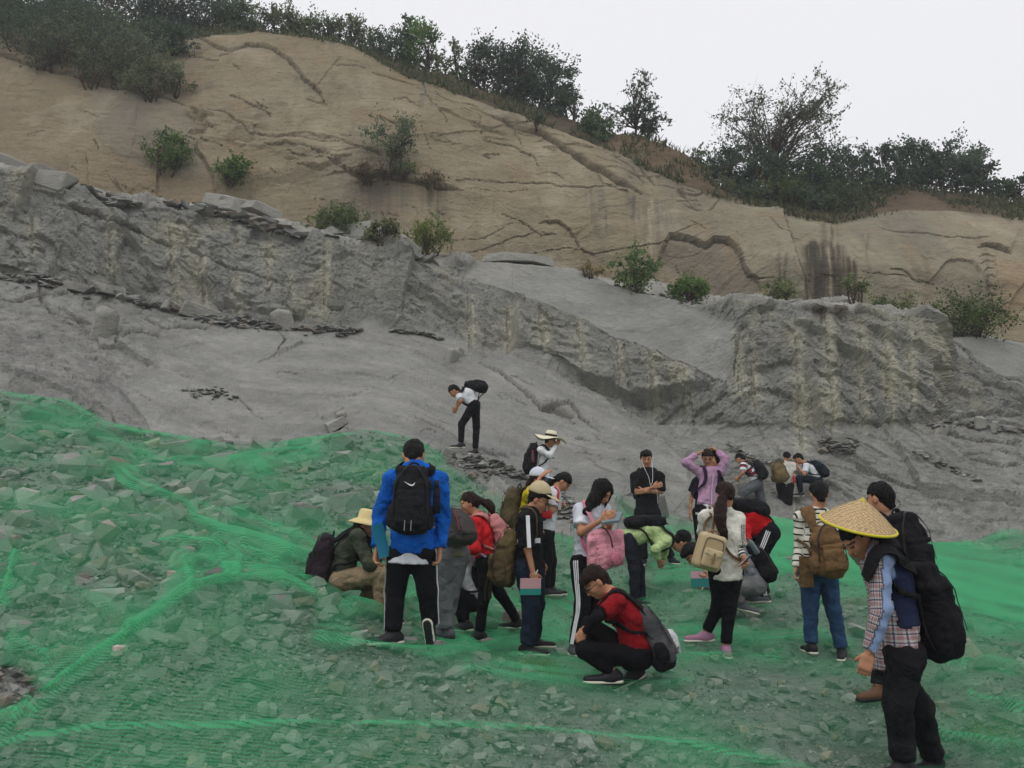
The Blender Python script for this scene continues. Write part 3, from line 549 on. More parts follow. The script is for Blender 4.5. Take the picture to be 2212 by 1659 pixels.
r2 = ((gp[:, None, :2] - gp[None, :, :2]) ** 2).sum(-1); A = np.zeros((nP + 3, nP + 3)); A[:nP, :nP] = tps(r2) + np.eye(nP) * .06
A[:nP, nP] = 1; A[:nP, nP + 1:] = gp[:, :2]; A[nP:, :nP] = A[:nP, nP:].T
cf = np.linalg.solve(A, np.concatenate([gp[:, 2], [0, 0, 0]]))
def ground0(x, y):
    x = np.asarray(x, float); y = np.asarray(y, float); sh = x.shape; q = np.stack([x.ravel(), y.ravel()], 1); out = np.zeros(len(q))
    for i in range(0, len(q), 20000):
        b_ = q[i:i + 20000]; d2 = ((b_[:, None] - gp[None, :, :2]) ** 2).sum(-1)
        out[i:i + 20000] = tps(d2) @ cf[:nP] + cf[nP] + b_ @ cf[nP + 1:]
    return out.reshape(sh)
# fan grid: x = a * (y + 5)
ga = np.linspace(-.62, .62, 310); gy = np.concatenate([np.linspace(-3, 4.2, 16)[:-1], 4.2 * (26 / 4.2) ** np.linspace(0, 1, 240)])
GA, GY = np.meshgrid(ga, gy); GX = GA * (GY + 5); GZ0 = ground0(GX, GY)
def gz(x, y):
    """fast bilinear ground height"""
    x = np.asarray(x, float); y = np.asarray(y, float); fa = np.interp(x / (y + 5), ga, np.arange(len(ga))); fy = np.interp(y, gy, np.arange(len(gy)))
    ia = np.clip(fa.astype(int), 0, len(ga) - 2); iy = np.clip(fy.astype(int), 0, len(gy) - 2); a = fa - ia; b = fy - iy
    return (GZ0[iy, ia] * (1 - a) + GZ0[iy, ia + 1] * a) * (1 - b) + (GZ0[iy + 1, ia] * (1 - a) + GZ0[iy + 1, ia + 1] * a) * b
def hit(u, v, y0=3.5, y1=25):
    """where the sight line through (u, v) meets the slope"""
    ys = np.linspace(y0, y1, 500); pts = P(u, v, ys); below = pts[:, 2] < gz(pts[:, 0], pts[:, 1])
    k = int(np.argmax(below)) if below.any() else 499
    p_ = pts[k]; return np.array([p_[0], p_[1], gz(p_[0], p_[1])])
gpn = np.stack([GX, GY, GZ0], -1); uG, vG = proj(gpn)
grn = .035 * facets(GX, GY, .22, 201, .7, .6, .5) * 1.5 + .02 * facets(GX, GY, .07, 203, .7, .6, .5) + .03 * fbm(GX * 2, GY * 2, None, 3, 205)
r_, c__ = GX.shape; idx = np.arange(r_ * c__).reshape(r_, c__)
Fg = np.stack([idx[:-1, :-1], idx[:-1, 1:], idx[1:, 1:], idx[1:, :-1]], -1).reshape(-1, 4)
M_RUB = rock_mat('rubble_dust', attr=False, base='#7d7f7a', mott=.4, scale=2.5, bump=1.0, fine=.5)
RUB = link('rubble_slope', mkmesh('rubble_slope', np.stack([GX, GY, GZ0 + grn - .02], -1).reshape(-1, 3), Fg, True, mats=[M_RUB]), kind='structure')
# ------------------------------------------------------------------ rocks
def hull(seed, n=13, flat=.55, long=1.25):
    r = random.Random(seed); bm = bmesh.new()
    for _ in range(n):
        p_ = Vector((r.uniform(-1, 1), r.uniform(-1, 1), r.uniform(-1, 1))); m_ = max(abs(q) for q in p_); s_ = r.uniform(.72, 1.0) / (p_.length * .3 + m_ * .7)
        bm.verts.new((p_.x * s_ * long, p_.y * s_, p_.z * s_ * flat))
    res = bmesh.ops.convex_hull(bm, input=bm.verts); bmesh.ops.delete(bm, geom=[g for g in res['geom_interior'] if isinstance(g, bmesh.types.BMVert)], context='VERTS')
    bmesh.ops.dissolve_limit(bm, angle_limit=.12, verts=bm.verts, edges=bm.edges); bmesh.ops.triangulate(bm, faces=bm.faces)
    bm.verts.index_update(); V = np.array([v.co[:] for v in bm.verts]); F = np.array([[v.index for v in f.verts] for f in bm.faces]); bm.free()
    return V, F
PROTO = [hull(i, n=[12, 14, 17, 20][i % 4], flat=[.45, .6, .75, .9][(i // 4) % 4], long=[1, 1.2, 1.5][i % 3]) for i in range(36)]
SMALL = [hull(100 + i, n=7, flat=.55) for i in range(12)]
def rotm(rx, ry, rz):
    cx, sx, cy, sy, cz, sz = np.cos(rx), np.sin(rx), np.cos(ry), np.sin(ry), np.cos(rz), np.sin(rz)
    return np.stack([np.stack([cy * cz, sx * sy * cz - cx * sz, cx * sy * cz + sx * sz], -1), np.stack([cy * sz, sx * sy * sz + cx * cz, cx * sy * sz - sx * cz], -1), np.stack([-sy, sx * cy, cx * cy], -1)], -2)
def join_rocks(pos, size, rot, protos, tint):
    Vs, Fs, Cs = [], [], []; n = 0; pid = RNG.integers(0, len(protos), len(pos))
    for k, (V, F) in enumerate(protos):
        m = pid == k; c = int(m.sum())
        if not c: continue
        W = np.einsum('nij,vj->nvi', rot[m], V) * size[m][:, None, None] + pos[m][:, None, :]
        Vs.append(W.reshape(-1, 3)); Fs.append((F[None] + (np.arange(c) * len(V))[:, None, None] + n).reshape(-1, 3)); Cs.append(np.repeat(tint[m], len(V), 0)); n += c * len(V)
    return np.concatenate(Vs), np.concatenate(Fs), np.concatenate(Cs)
M_ROCKS = rock_mat('broken_granite', bump=.5, mott=.12, scale=2.0, fine=.2)
M_STONE = rock_mat('broken_granite_stone', bump=.5, mott=.12, scale=2.0, fine=.2, attr=False, base='#888882', objrand=True)
# density field in photograph coordinates: coarse rubble upper left, fine gravel front centre
def rocktint(n):
    b_ = RNG.choice([.68, .82, .95, 1.08, 1.3], n, p=[.2, .3, .3, .15, .05])[:, None] * RNG.uniform(.85, 1.15, (n, 1)); c = np.array(lin('#858580')) * b_
    warm = (RNG.random(n) < .12)[:, None]; return np.where(warm, c * np.array([1.12, .98, .86]), c)
def scatter(n, fn_size, u0=-150, u1=2360, v0=840, v1=1900, keep=None):
    u = RNG.uniform(u0, u1, n); t = RNG.random(n); v = v0 + (v1 - v0) * t
    x = []; ys = np.geomspace(3.2, 24, 240)
    pos = P(u[:, None], v[:, None], ys[None]); below = pos[..., 2] < gz(pos[..., 0], pos[..., 1]); ok = below.any(1); k = np.argmax(below, 1)
    p_ = pos[np.arange(n), k]; m = ok & (k > 0)
    if keep is not None: m &= keep(u, v)
    p_ = p_[m]; p_[:, 2] = gz(p_[:, 0], p_[:, 1]); return u[m], v[m], p_
notfeet = []
FEET = P(*np.array([(825, 1338, 8.3), (850, 1388, 7.1), (930, 1392, 7.1), (965, 1372, 7.9), (1010, 1362, 9.0), (1035, 1380, 8.9), (1148, 1415, 8.2), (1190, 1286, 10.8), (1240, 1406, 8.1), (1318, 1472, 6.9), (1375, 1470, 6.9), (1457, 1218, 12.8), (1397, 1220, 12.8), (1375, 1306, 11.0),
      (1527, 1208, 12.5), (1515, 1388, 8.3), (1570, 1413, 8.3), (1645, 1292, 10.3), (1625, 1318, 9.6), (1755, 1408, 8.4), (1817, 1420, 8.4), (1885, 1508, 6.7), (1955, 1660, 5.5), (2015, 1645, 5.8)]).T)[:, :2]
def clear_feet(p_, s_): return (np.linalg.norm(p_[:, None, :2] - FEET[None], axis=2) > (s_[:, None] + .2)).all(1)
boundV = lambda u: np.interp(u, [r_[0] for r_ in RB], [r_[1] for r_ in RB])
coarse = lambda u, v: np.clip(1.25 - (v - 950) / 520 + .0 * u, .12, 1) * np.clip(1.2 - np.abs(u - 300) / 1500, .35, 1)
# the largest rocks: objects of their own, parts of the rubble slope
SPEC = [(75, 905, .55, .8), (190, 950, .5, .6), (30, 975, .45, .6), (400, 985, .9, .5), (470, 1015, .6, .5), (560, 970, .5, .5), (640, 965, .7, .5), (745, 965, .55, .5), (150, 1015, .5, .8), (60, 1090, .35, .8), (210, 1085, .45, .5), (280, 1045, .35, .6),
        (330, 1100, .4, .5), (380, 1060, .4, .4), (735, 1095, .62, .35), (660, 1130, .55, .4), (590, 1090, .5, .4), (700, 1165, .4, .5), (600, 1200, .35, .6), (190, 1180, .28, .9), (100, 1110, .3, .6), (240, 1100, .3, .7), (430, 1095, .35, .6), (520, 1110, .45, .5), (560, 1140, .3, .5),
        (505, 1385, .22, 1), (535, 1450, .16, .8), (430, 1400, .13, .8), (600, 1330, .17, .8), (640, 1290, .15, .9), (690, 1290, .12, .9), (560, 1345, .12, .8), (660, 1345, .13, .6), (620, 1370, .1, .7), (450, 1515, .1, .6), (420, 1640, .12, .8), (840, 1590, .1, .7), (920, 1585, .12, .7), (770, 1590, .06, 1), (780, 1620, .08, .8), (970, 1648, .11, .7), (490, 1645, .07, .8), (370, 1600, .1, .6),
        (1040, 1625, .05, .5), (1190, 1500, .13, .8), (1230, 1520, .08, .7), (870, 1510, .07, .6), (800, 1505, .05, .5), (1250, 1650, .07, .8), (1290, 1460, .16, .8), (1280, 1420, .1, .7), (1010, 1345, .12, .9), (1085, 1325, .3, .7), (1060, 1400, .2, .9), (1040, 1425, .14, .8), (1130, 1435, .09, .6), (930, 1440, .12, .6), (1190, 1395, .1, .6), (1290, 1390, .12, .8),
        (1540, 1270, .4, .5), (1560, 1325, .3, .5), (1475, 1340, .25, .5), (1600, 1370, .2, .6), (1490, 1400, .12, .6), (1460, 1420, .2, .6), (1660, 1405, .25, .6), (1860, 1370, .3, .5), (1950, 1380, .25, .4), (1700, 1230, .4, .6), (1330, 1060, .9, .6), (1410, 1105, .7, .8), (1480, 1145, .7, .7), (1380, 1105, .6, .6), (1500, 1190, .5, .7), (1280, 1130, .5, .7), (1260, 1200, .4, .6), (1240, 1245, .35, .7),
        (1750, 1140, .45, .5), (1665, 1125, .4, .4), (1850, 1590, .16, .8), (1700, 1560, .18, .5), (1620, 1600, .14, .5), (1800, 1480, .16, .5), (2090, 1420, .25, .5), (2150, 1440, .3, .5), (2080, 1530, .18, .5), (2180, 1560, .2, .5), (2050, 1360, .2, .5), (1790, 1560, .1, .6), (1550, 1480, .12, .5), (1600, 1520, .14, .5), (2120, 1185, .4, .4), (2190, 1195, .4, .4), (100, 1480, .13, .9), (55, 1440, .12, .8), (180, 1360, .13, .7)]
big = []
for (u, v, s_, fl) in SPEC:
    p_ = hit(u, v); big.append((p_, s_ * .5, fl))
u_, v_, p_ = scatter(2400, None, keep=lambda u, v: (v > boundV(u) + 14) & (RNG.random(len(u)) < .12 + .88 * coarse(u, v) ** 1.3))
sz = .045 + .33 * coarse(u_, v_) ** 1.5 * RNG.power(1.2, len(u_)) ** 1.8; pix = sz * F0 / p_[:, 1]
m_ = clear_feet(p_, sz) & (pix > 11); p_, sz, pix = p_[m_], sz[m_], pix[m_]
order = np.argsort(-pix); nb = 296 - len(SPEC)
for k in order[:nb]: big.append((p_[k], sz[k] * .62, RNG.uniform(.45, 1)))
rest_p, rest_s = p_[order[nb:]], sz[order[nb:]] * .62
protom = []
for k, (V, F) in enumerate(PROTO): protom.append(mkmesh('stone', V, F, False, mats=[M_STONE]))
def samples(W, F, n=40):
    t = F[RNG.integers(0, len(F), n)]; a = RNG.dirichlet([1, 1, 1], n); return np.einsum('nk,nkj->nj', a, W[t])
TOPS = []                                              # vertices of every sizeable rock, for the net to rest on
for k, (p_, s_, fl) in enumerate(big):
    i = int(RNG.integers(0, 36)); o = bpy.data.objects.new('stone', protom[i]); SC.collection.objects.link(o); o.parent = RUB
    rx, ry, rz = RNG.normal(0, .28), RNG.normal(0, .28), RNG.uniform(0, 6.28); zs = .65 + .45 * fl
    z_ = p_[2] + s_ * .22 * fl; o.location = (p_[0], p_[1], z_); o.rotation_euler = (rx, ry, rz); o.scale = (s_, s_, s_ * zs)
    TOPS.append(np.einsum('ij,vj->vi', rotm(rx, ry, rz), PROTO[i][0] * np.array([s_, s_, s_ * zs])) + np.array([p_[0], p_[1], z_]))
    if s_ > .12: TOPS.append(samples(TOPS[-1], PROTO[i][1], int(60 + 500 * s_)))
# the one very large flat slab under the net
for u, v, w_ in ((725, 1085, 2.6), (560, 1150, .9), (1085, 1328, .55)):
    p_ = hit(u, v); V, F = PROTO[1]; o = bpy.data.objects.new('stone', protom[1]); SC.collection.objects.link(o); o.parent = RUB; o.location = (p_[0], p_[1] + w_ * .2, p_[2] - .1 * w_); o.rotation_euler = (.42, -.15, .2); o.scale = (w_ * .5, w_ * .42, w_ * .22)
    TOPS.append(np.einsum('ij,vj->vi', rotm(.42, -.15, .2), V * np.array(o.scale)) + np.array(o.location)); TOPS.append(samples(TOPS[-1], F, 2500))
# mid-size rocks and gravel
def batch(n, lo, hi, pw, name, protos, **kw):
    u, v, p_ = scatter(n, None, **kw); c = coarse(u, v); s_ = (lo + (hi - lo) * RNG.random(len(u)) ** pw) * (.3 + .75 * c)
    m = clear_feet(p_, s_) if lo > .02 else np.ones(len(u), bool); p_, s_ = p_[m], s_[m]
    ro = rotm(RNG.normal(0, .35, len(s_)), RNG.normal(0, .35, len(s_)), RNG.uniform(0, 6.28, len(s_))); p_[:, 2] += s_ * .25
    V, F, C = join_rocks(p_, s_, ro, protos, rocktint(len(s_)))
    link(name, mkmesh(name, V, F, False, C, None, [M_ROCKS]), RUB, kind='stuff'); return V
kp = lambda u, v: v > boundV(u) + 5
TOPS.append(batch(8500, .02, .17, 3.4, 'loose_rocks', PROTO, keep=kp))
u_, v_ = None, None
batch(33000, .012, .05, 1.8, 'gravel', SMALL, keep=kp)
TOPS.append(join_rocks(rest_p, rest_s, rotm(*RNG.normal(0, .3, (3, len(rest_s)))), PROTO, rocktint(len(rest_s)))[0])
V_, F_, C_2 = join_rocks(rest_p, rest_s, rotm(*RNG.normal(0, .3, (3, len(rest_s)))), PROTO, rocktint(len(rest_s)))
link('broken_rocks', mkmesh('broken_rocks', V_, F_, False, C_2, None, [M_ROCKS]), RUB, kind='stuff')
TOPS = np.concatenate(TOPS)
# ================================================================== GREEN DEBRIS NET
na = np.linspace(-.55, .55, 620); ny = 3.9 * (21.5 / 3.9) ** np.linspace(0, 1, 440)
NA, NY = np.meshgrid(na, ny); NX = NA * (NY + 5); NZ = gz(NX, NY) + .035
fa = (TOPS[:, 0] / (TOPS[:, 1] + 5) - na[0]) / (na[1] - na[0]); fy = np.log(np.maximum(TOPS[:, 1], 3.9) / 3.9) / math.log(21.5 / 3.9) * 439
ok = (fa > 0) & (fa < 619) & (fy > 0) & (fy < 439); H = NZ.copy()
np.maximum.at(H, (fy[ok].round().astype(int), fa[ok].round().astype(int)), TOPS[ok, 2] + .015)
rel = H - NZ
def dil(a): 
    b = a.copy(); b[1:] = np.maximum(b[1:], a[:-1] * .93); b[:-1] = np.maximum(b[:-1], a[1:] * .93); a = b.copy()
    b[:, 1:] = np.maximum(b[:, 1:], a[:, :-1] * .93); b[:, :-1] = np.maximum(b[:, :-1], a[:, 1:] * .93); return b
for _ in range(7): rel = dil(rel)
for _ in range(5):
    rel[1:-1] = (rel[:-2] + rel[1:-1] * 2 + rel[2:]) / 4; rel[:, 1:-1] = (rel[:, :-2] + rel[:, 1:-1] * 2 + rel[:, 2:]) / 4
for fx_, fy_ in FEET:
    d = np.hypot(NX - fx_, NY - fy_); rel *= 1 - .95 * np.exp(-(d / .2) ** 2)
NZ = NZ + rel
pn = np.stack([NX, NY, NZ], -1); nu, nv = proj(pn)
wgu = 10 * fbm(NX * 2, NY * 2, None, 3, 301); wgv = 8 * fbm(NX * 2, NY * 2, None, 3, 302)
LAY = np.full(NX.shape, 1.0, np.float32)               # how many layers of netting lie over one another
def fold(poly, wpx, layers, lift=.05):
    global NZ
    xs = [q[0] for q in poly]; ys = [q[1] for q in poly]; m = (nu > min(xs) - 80) & (nu < max(xs) + 80) & (nv > min(ys) - 80) & (nv < max(ys) + 80)
    d, s_, f_ = polydist(nu[m] + wgu[m], nv[m] + wgv[m], poly); w_ = wpx * (.6 + .5 * vn(f_ * 9, f_ * 0, None, int(poly[0][0]) + 900)); e = sm(0, .08, f_) * sm(1, .92, f_) if wpx < 30 else 1
    w_ = w_ * (1.0 + 1.4 * sm(-4, 10, d * s_)); g = np.exp(-(d / w_) ** 2) * e; st = .85 + .9 * vn(d * s_ / (3 + wpx * .2) + 40, f_ * 3, None, int(poly[0][1]) + 33); LAY[m] += layers * 1.7 * g * np.clip(st, .15, 2); NZ[m] += lift * np.exp(-(d / (w_ * .6)) ** 2) * e
F1 = [(-60, 1572), (60, 1520), (150, 1455), (230, 1400), (330, 1330), (390, 1275), (460, 1248), (560, 1240), (640, 1256), (700, 1292)]
fold(F1, 12, 2.6, .03); fold([(-20, 1600), (100, 1500), (240, 1400), (345, 1300), (420, 1200)], 22, .7, .02)
fold([(420, 1290), (400, 1215), (450, 1195), (500, 1200), (560, 1230), (640, 1254)], 16, 1.4, .04); fold([(470, 1225), (520, 1225)], 26, 1.2)
fold([(230, 1000), (280, 1040), (330, 1060), (390, 1080), (420, 1115), (480, 1150), (560, 1170), (650, 1200), (720, 1235)], 13, 1.9, .05)
fold([(400, 1085), (520, 1110), (650, 1160), (700, 1190)], 8, .9); fold([(330, 1170), (420, 1168), (520, 1185), (620, 1215)], 7, 1.0)
fold([(-80, 838), (0, 846), (150, 868), (240, 915), (330, 933), (450, 953), (520, 966)], 5, 2.2, .02); fold([(520, 966), (690, 944), (800, 931), (880, 942)], 4.5, 1.8, .02); fold([(880, 942), (930, 968), (985, 988)], 14, 1.6, .02)
fold([(0, 870), (240, 960), (330, 990), (460, 1000), (600, 1020)], 20, .9); fold([(700, 955), (560, 985), (450, 1000)], 14, 1.0)
fold([(-40, 1620), (60, 1590), (200, 1572), (500, 1568), (700, 1560), (1000, 1562), (1150, 1572), (1450, 1600), (1650, 1640), (1800, 1670)], 6, 1.3, .02)
fold([(30, 1180), (25, 1230), (0, 1290), (-30, 1330)], 9, 2.2, .06); fold([(-20, 1440), (40, 1500), (60, 1530), (20, 1560)], 14, 1.5, .05); fold([(0, 1380), (80, 1410), (110, 1440)], 18, .7)
fold([(660, 1370), (760, 1385), (880, 1402), (980, 1405), (1100, 1385), (1210, 1370), (1260, 1390)], 16, 1.6, .02); fold([(760, 1320), (900, 1310), (1000, 1380), (1100, 1360)], 30, .9)
fold([(900, 1290), (1050, 1290), (1150, 1300), (1250, 1340)], 34, 1.0); fold([(980, 1440), (1080, 1445), (1180, 1460), (1280, 1470), (1400, 1475), (1520, 1470)], 15, 1.3, .02)
fold([(1400, 1250), (1520, 1240), (1600, 1260)], 24, 1.2); fold([(1380, 1385), (1500, 1370), (1620, 1385), (1750, 1375), (1860, 1400)], 15, 1.5, .02); fold([(1420, 1420), (1560, 1420), (1700, 1425)], 12, 1.0)
fold([(1700, 1190), (1900, 1235), (2260, 1300)], 70, 1.6, .0); fold([(1640, 1160), (1760, 1180), (1900, 1200), (2080, 1235), (2260, 1260)], 34, 1.5, .02); fold([(1660, 1220), (1800, 1250), (2000, 1270), (2260, 1330)], 42, 1.5, .02); fold([(1880, 1290), (2060, 1330), (2260, 1380)], 26, 1.1)
fold([(1240, 1090), (1300, 1100), (1400, 1130), (1500, 1160)], 14, 1.1); fold([(1180, 1110), (1250, 1135), (1330, 1150)], 12, 1.2); fold([(1230, 1055), (1265, 1090)], 5, 1.8)
fold([(1190, 1160), (1300, 1195), (1400, 1190)], 20, 1.0); fold([(2080, 1170), (2120, 1150), (2200, 1145)], 14, 1.5); fold([(1620, 1135), (1720, 1130), (1800, 1150)], 12, 1.0)
fold([(2040, 1440), (2130, 1430), (2230, 1450)], 14, .7); fold([(2080, 1500), (2250, 1540)], 14, .7); fold([(1900, 1560), (2060, 1600), (2240, 1620)], 10, .8); fold([(120, 1250), (260, 1330), (300, 1440)], 20, .4)
dens = fbm(NX * .9, NY * .9, None, 3, 310); LAY += np.clip(dens, -.45, 1) * 1.1
pn[..., 2] = NZ; nu, nv = proj(pn)
top_ok = nv > boundV(nu + wgu * .5) + wgv * .4
front = inpoly(nu, nv, F1 + [(760, 1330), (1000, 1392), (1300, 1420), (1500, 1380), (1800, 1380), (2000, 1420), (2700, 1500), (2900, 2600), (-600, 2600), (-600, 1620)])
bare = inpoly(nu + wgu, nv + wgv, [(-40, 1440), (10, 1428), (55, 1442), (80, 1470), (105, 1500), (60, 1518), (-40, 1530)]) | inpoly(nu, nv, [(1180, 1080), (1215, 1050), (1262, 1092), (1225, 1122), (1190, 1120)]) | inpoly(nu, nv, [(958, 960), (1150, 1070), (1150, 1110), (1060, 1060), (960, 1000)])
bare |= inpoly(nu + wgu, nv + wgv, [(168, 1240), (205, 1240), (200, 1262), (166, 1262)])
right = (~front) & (nu > 1120 + (nv - 1000) * .1)
def netmat():
    m = bpy.data.materials.new('green_netting'); m.use_nodes = True; t = m.node_tree; t.nodes.clear(); o = N(t, 'ShaderNodeOutputMaterial')
    tr = N(t, 'ShaderNodeBsdfTransparent'); tr.inputs[0].default_value = (1, 1, 1, 1)
    df = N(t, 'ShaderNodeBsdfDiffuse'); df.inputs[0].default_value = (*lin('#54b17d'), 1); tl = N(t, 'ShaderNodeBsdfTranslucent'); tl.inputs[0].default_value = (*lin('#5cc68c'), 1)
    ms = N(t, 'ShaderNodeMixShader'); ms.inputs[0].default_value = .28; t.links.new(df.outputs[0], ms.inputs[1]); t.links.new(tl.outputs[0], ms.inputs[2])
    a = N(t, 'ShaderNodeAttribute', attribute_name='layers')
    g = N(t, 'ShaderNodeNewGeometry'); mp = N(t, 'ShaderNodeMapping'); mp.inputs['Rotation'].default_value = (0, 0, R(4)); t.links.new(g.outputs['Position'], mp.inputs['Vector'])
    wv = N(t, 'ShaderNodeTexWave', wave_type='BANDS', bands_direction='Y', i_Scale=9.5, i_Distortion=2.2); wv.inputs['Detail'].default_value = 2.0; wv.inputs['Detail Scale'].default_value = .35; t.links.new(mp.outputs[0], wv.inputs['Vector'])
    w2 = N(t, 'ShaderNodeTexWave', wave_type='BANDS', bands_direction='X', i_Scale=13.0, i_Distortion=1.5); t.links.new(mp.outputs[0], w2.inputs['Vector'])
    sA = N(t, 'ShaderNodeMath', operation='MULTIPLY_ADD'); t.links.new(wv.outputs['Fac'], sA.inputs[0]); sA.inputs[1].default_value = .2; sA.inputs[2].default_value = .13
    sB = N(t, 'ShaderNodeMath', operation='MULTIPLY_ADD'); t.links.new(w2.outputs['Fac'], sB.inputs[0]); sB.inputs[1].default_value = .05; t.links.new(sA.outputs[0], sB.inputs[2])
    # coverage of n layers = 1 - (1 - c)^n
    iv = N(t, 'ShaderNodeMath', operation='SUBTRACT'); iv.inputs[0].default_value = 1; t.links.new(sB.outputs[0], iv.inputs[1])
    pw = N(t, 'ShaderNodeMath', operation='POWER'); t.links.new(iv.outputs[0], pw.inputs[0]); t.links.new(a.outputs['Fac'], pw.inputs[1])
    cv = N(t, 'ShaderNodeMath', operation='SUBTRACT'); cv.inputs[0].default_value = 1; t.links.new(pw.outputs[0], cv.inputs[1])
    mx_ = N(t, 'ShaderNodeMixShader'); t.links.new(cv.outputs[0], mx_.inputs[0]); t.links.new(tr.outputs[0], mx_.inputs[1]); t.links.new(ms.outputs[0], mx_.inputs[2])
    t.links.new(mx_.outputs[0], o.inputs[0]); return m
M_NET = netmat()
def grow(m_, k):
    for _ in range(k): m_ = m_ | np.roll(m_, 1, 0) | np.roll(m_, -1, 0) | np.roll(m_, 1, 1) | np.roll(m_, -1, 1)
    return m_
def soften(m_):
    m_ = m_.astype(np.float32)
    for _ in range(5):
        m_[1:-1] = (m_[:-2] + m_[1:-1] * 2 + m_[2:]) / 4; m_[:, 1:-1] = (m_[:, :-2] + m_[:, 1:-1] * 2 + m_[:, 2:]) / 4
    return m_
def netobj(mask, label, dz=0.0):
    lay = LAY * soften(mask); mask = grow(mask, 4); r, c = mask.shape; mq = mask[:-1, :-1] & mask[1:, :-1] & mask[:-1, 1:] & mask[1:, 1:]
    mq[:, :2] = mq[:, -2:] = False; mq[:2] = mq[-2:] = False
    lab_ = np.zeros_like(mq); jj = np.argwhere(mq); mid = jj[len(jj) // 2]; lab_[mid[0], mid[1]] = True; n0 = 0; g4 = lambda m_: m_ | np.roll(m_, 1, 0) | np.roll(m_, -1, 0) | np.roll(m_, 1, 1) | np.roll(m_, -1, 1)
    for k_ in range(1600):
        lab_ = g4(lab_) & mq
        if k_ % 20 == 19:
            n1 = int(lab_.sum())
            if n1 == n0: break
            n0 = n1
    mq = lab_; idx = np.arange(r * c).reshape(r, c)
    F = np.stack([idx[:-1, :-1], idx[:-1, 1:], idx[1:, 1:], idx[1:, :-1]], -1)[mq]; used = np.unique(F); mp_ = np.zeros(r * c, int); mp_[used] = np.arange(len(used))
    link('debris_net', mkmesh('debris_net', pn.reshape(-1, 3)[used] + [0, 0, dz], mp_[F], True, None, {'layers': lay.reshape(-1)[used]}, [M_NET]), label=label, category='netting', group='green debris netting sheets over the rubble')
netobj(top_ok & front & ~bare & (nu > -200) & (nu < 2420), 'green netting sheet over the front gravel, its rolled edge rising from the lower left corner')
netobj(top_ok & ~front & ~right & ~bare & (nu > -200), 'green mesh netting sheet over the coarse rubble heap on the left slope', -.008)
netobj(top_ok & right & ~bare & (nu < 2420), 'bright green mesh netting sheet behind the people, reaching up to the bare bedrock', -.016)
# ================================================================== LOOSE SLABS AND DEBRIS ON THE LEDGES
def slab_block(seed, w_, d_, h_, sub=0):
    r = random.Random(seed); n = r.randint(6, 9); bm = bmesh.new(); ang = sorted(r.uniform(0, 6.28) for _ in range(n))
    for a in ang:
        q = r.uniform(.75, 1.05); x, y = math.cos(a) * w_ / 2 * q, math.sin(a) * d_ / 2 * q
        bm.verts.new((x, y, -h_ / 2 * r.uniform(.7, 1.1))); bm.verts.new((x * r.uniform(.82, 1.0), y * r.uniform(.82, 1), h_ / 2 * r.uniform(.6, 1.1)))
    for _ in range(3): bm.verts.new((r.uniform(-.5, .5) * w_ * .6, r.uniform(-.5, .5) * d_ * .6, h_ * r.uniform(.5, .62)))
    bmesh.ops.convex_hull(bm, input=bm.verts); bmesh.ops.delete(bm, geom=[v for v in bm.verts if not v.link_faces], context='VERTS')
    bmesh.ops.dissolve_limit(bm, angle_limit=.2, verts=bm.verts, edges=bm.edges)
    try: bmesh.ops.bevel(bm, geom=bm.edges[:], offset=min(h_, w_) * .05, segments=1, affect='EDGES')
    except Exception: pass
    me = bpy.data.meshes.new('boulder'); bm.to_mesh(me); bm.free(); me.materials.append(M_SLABR); return me
M_SLABR = rock_mat('slab_granite', bump=.8, mott=.16, scale=1.2, fine=.25, attr=False, base='#989790')
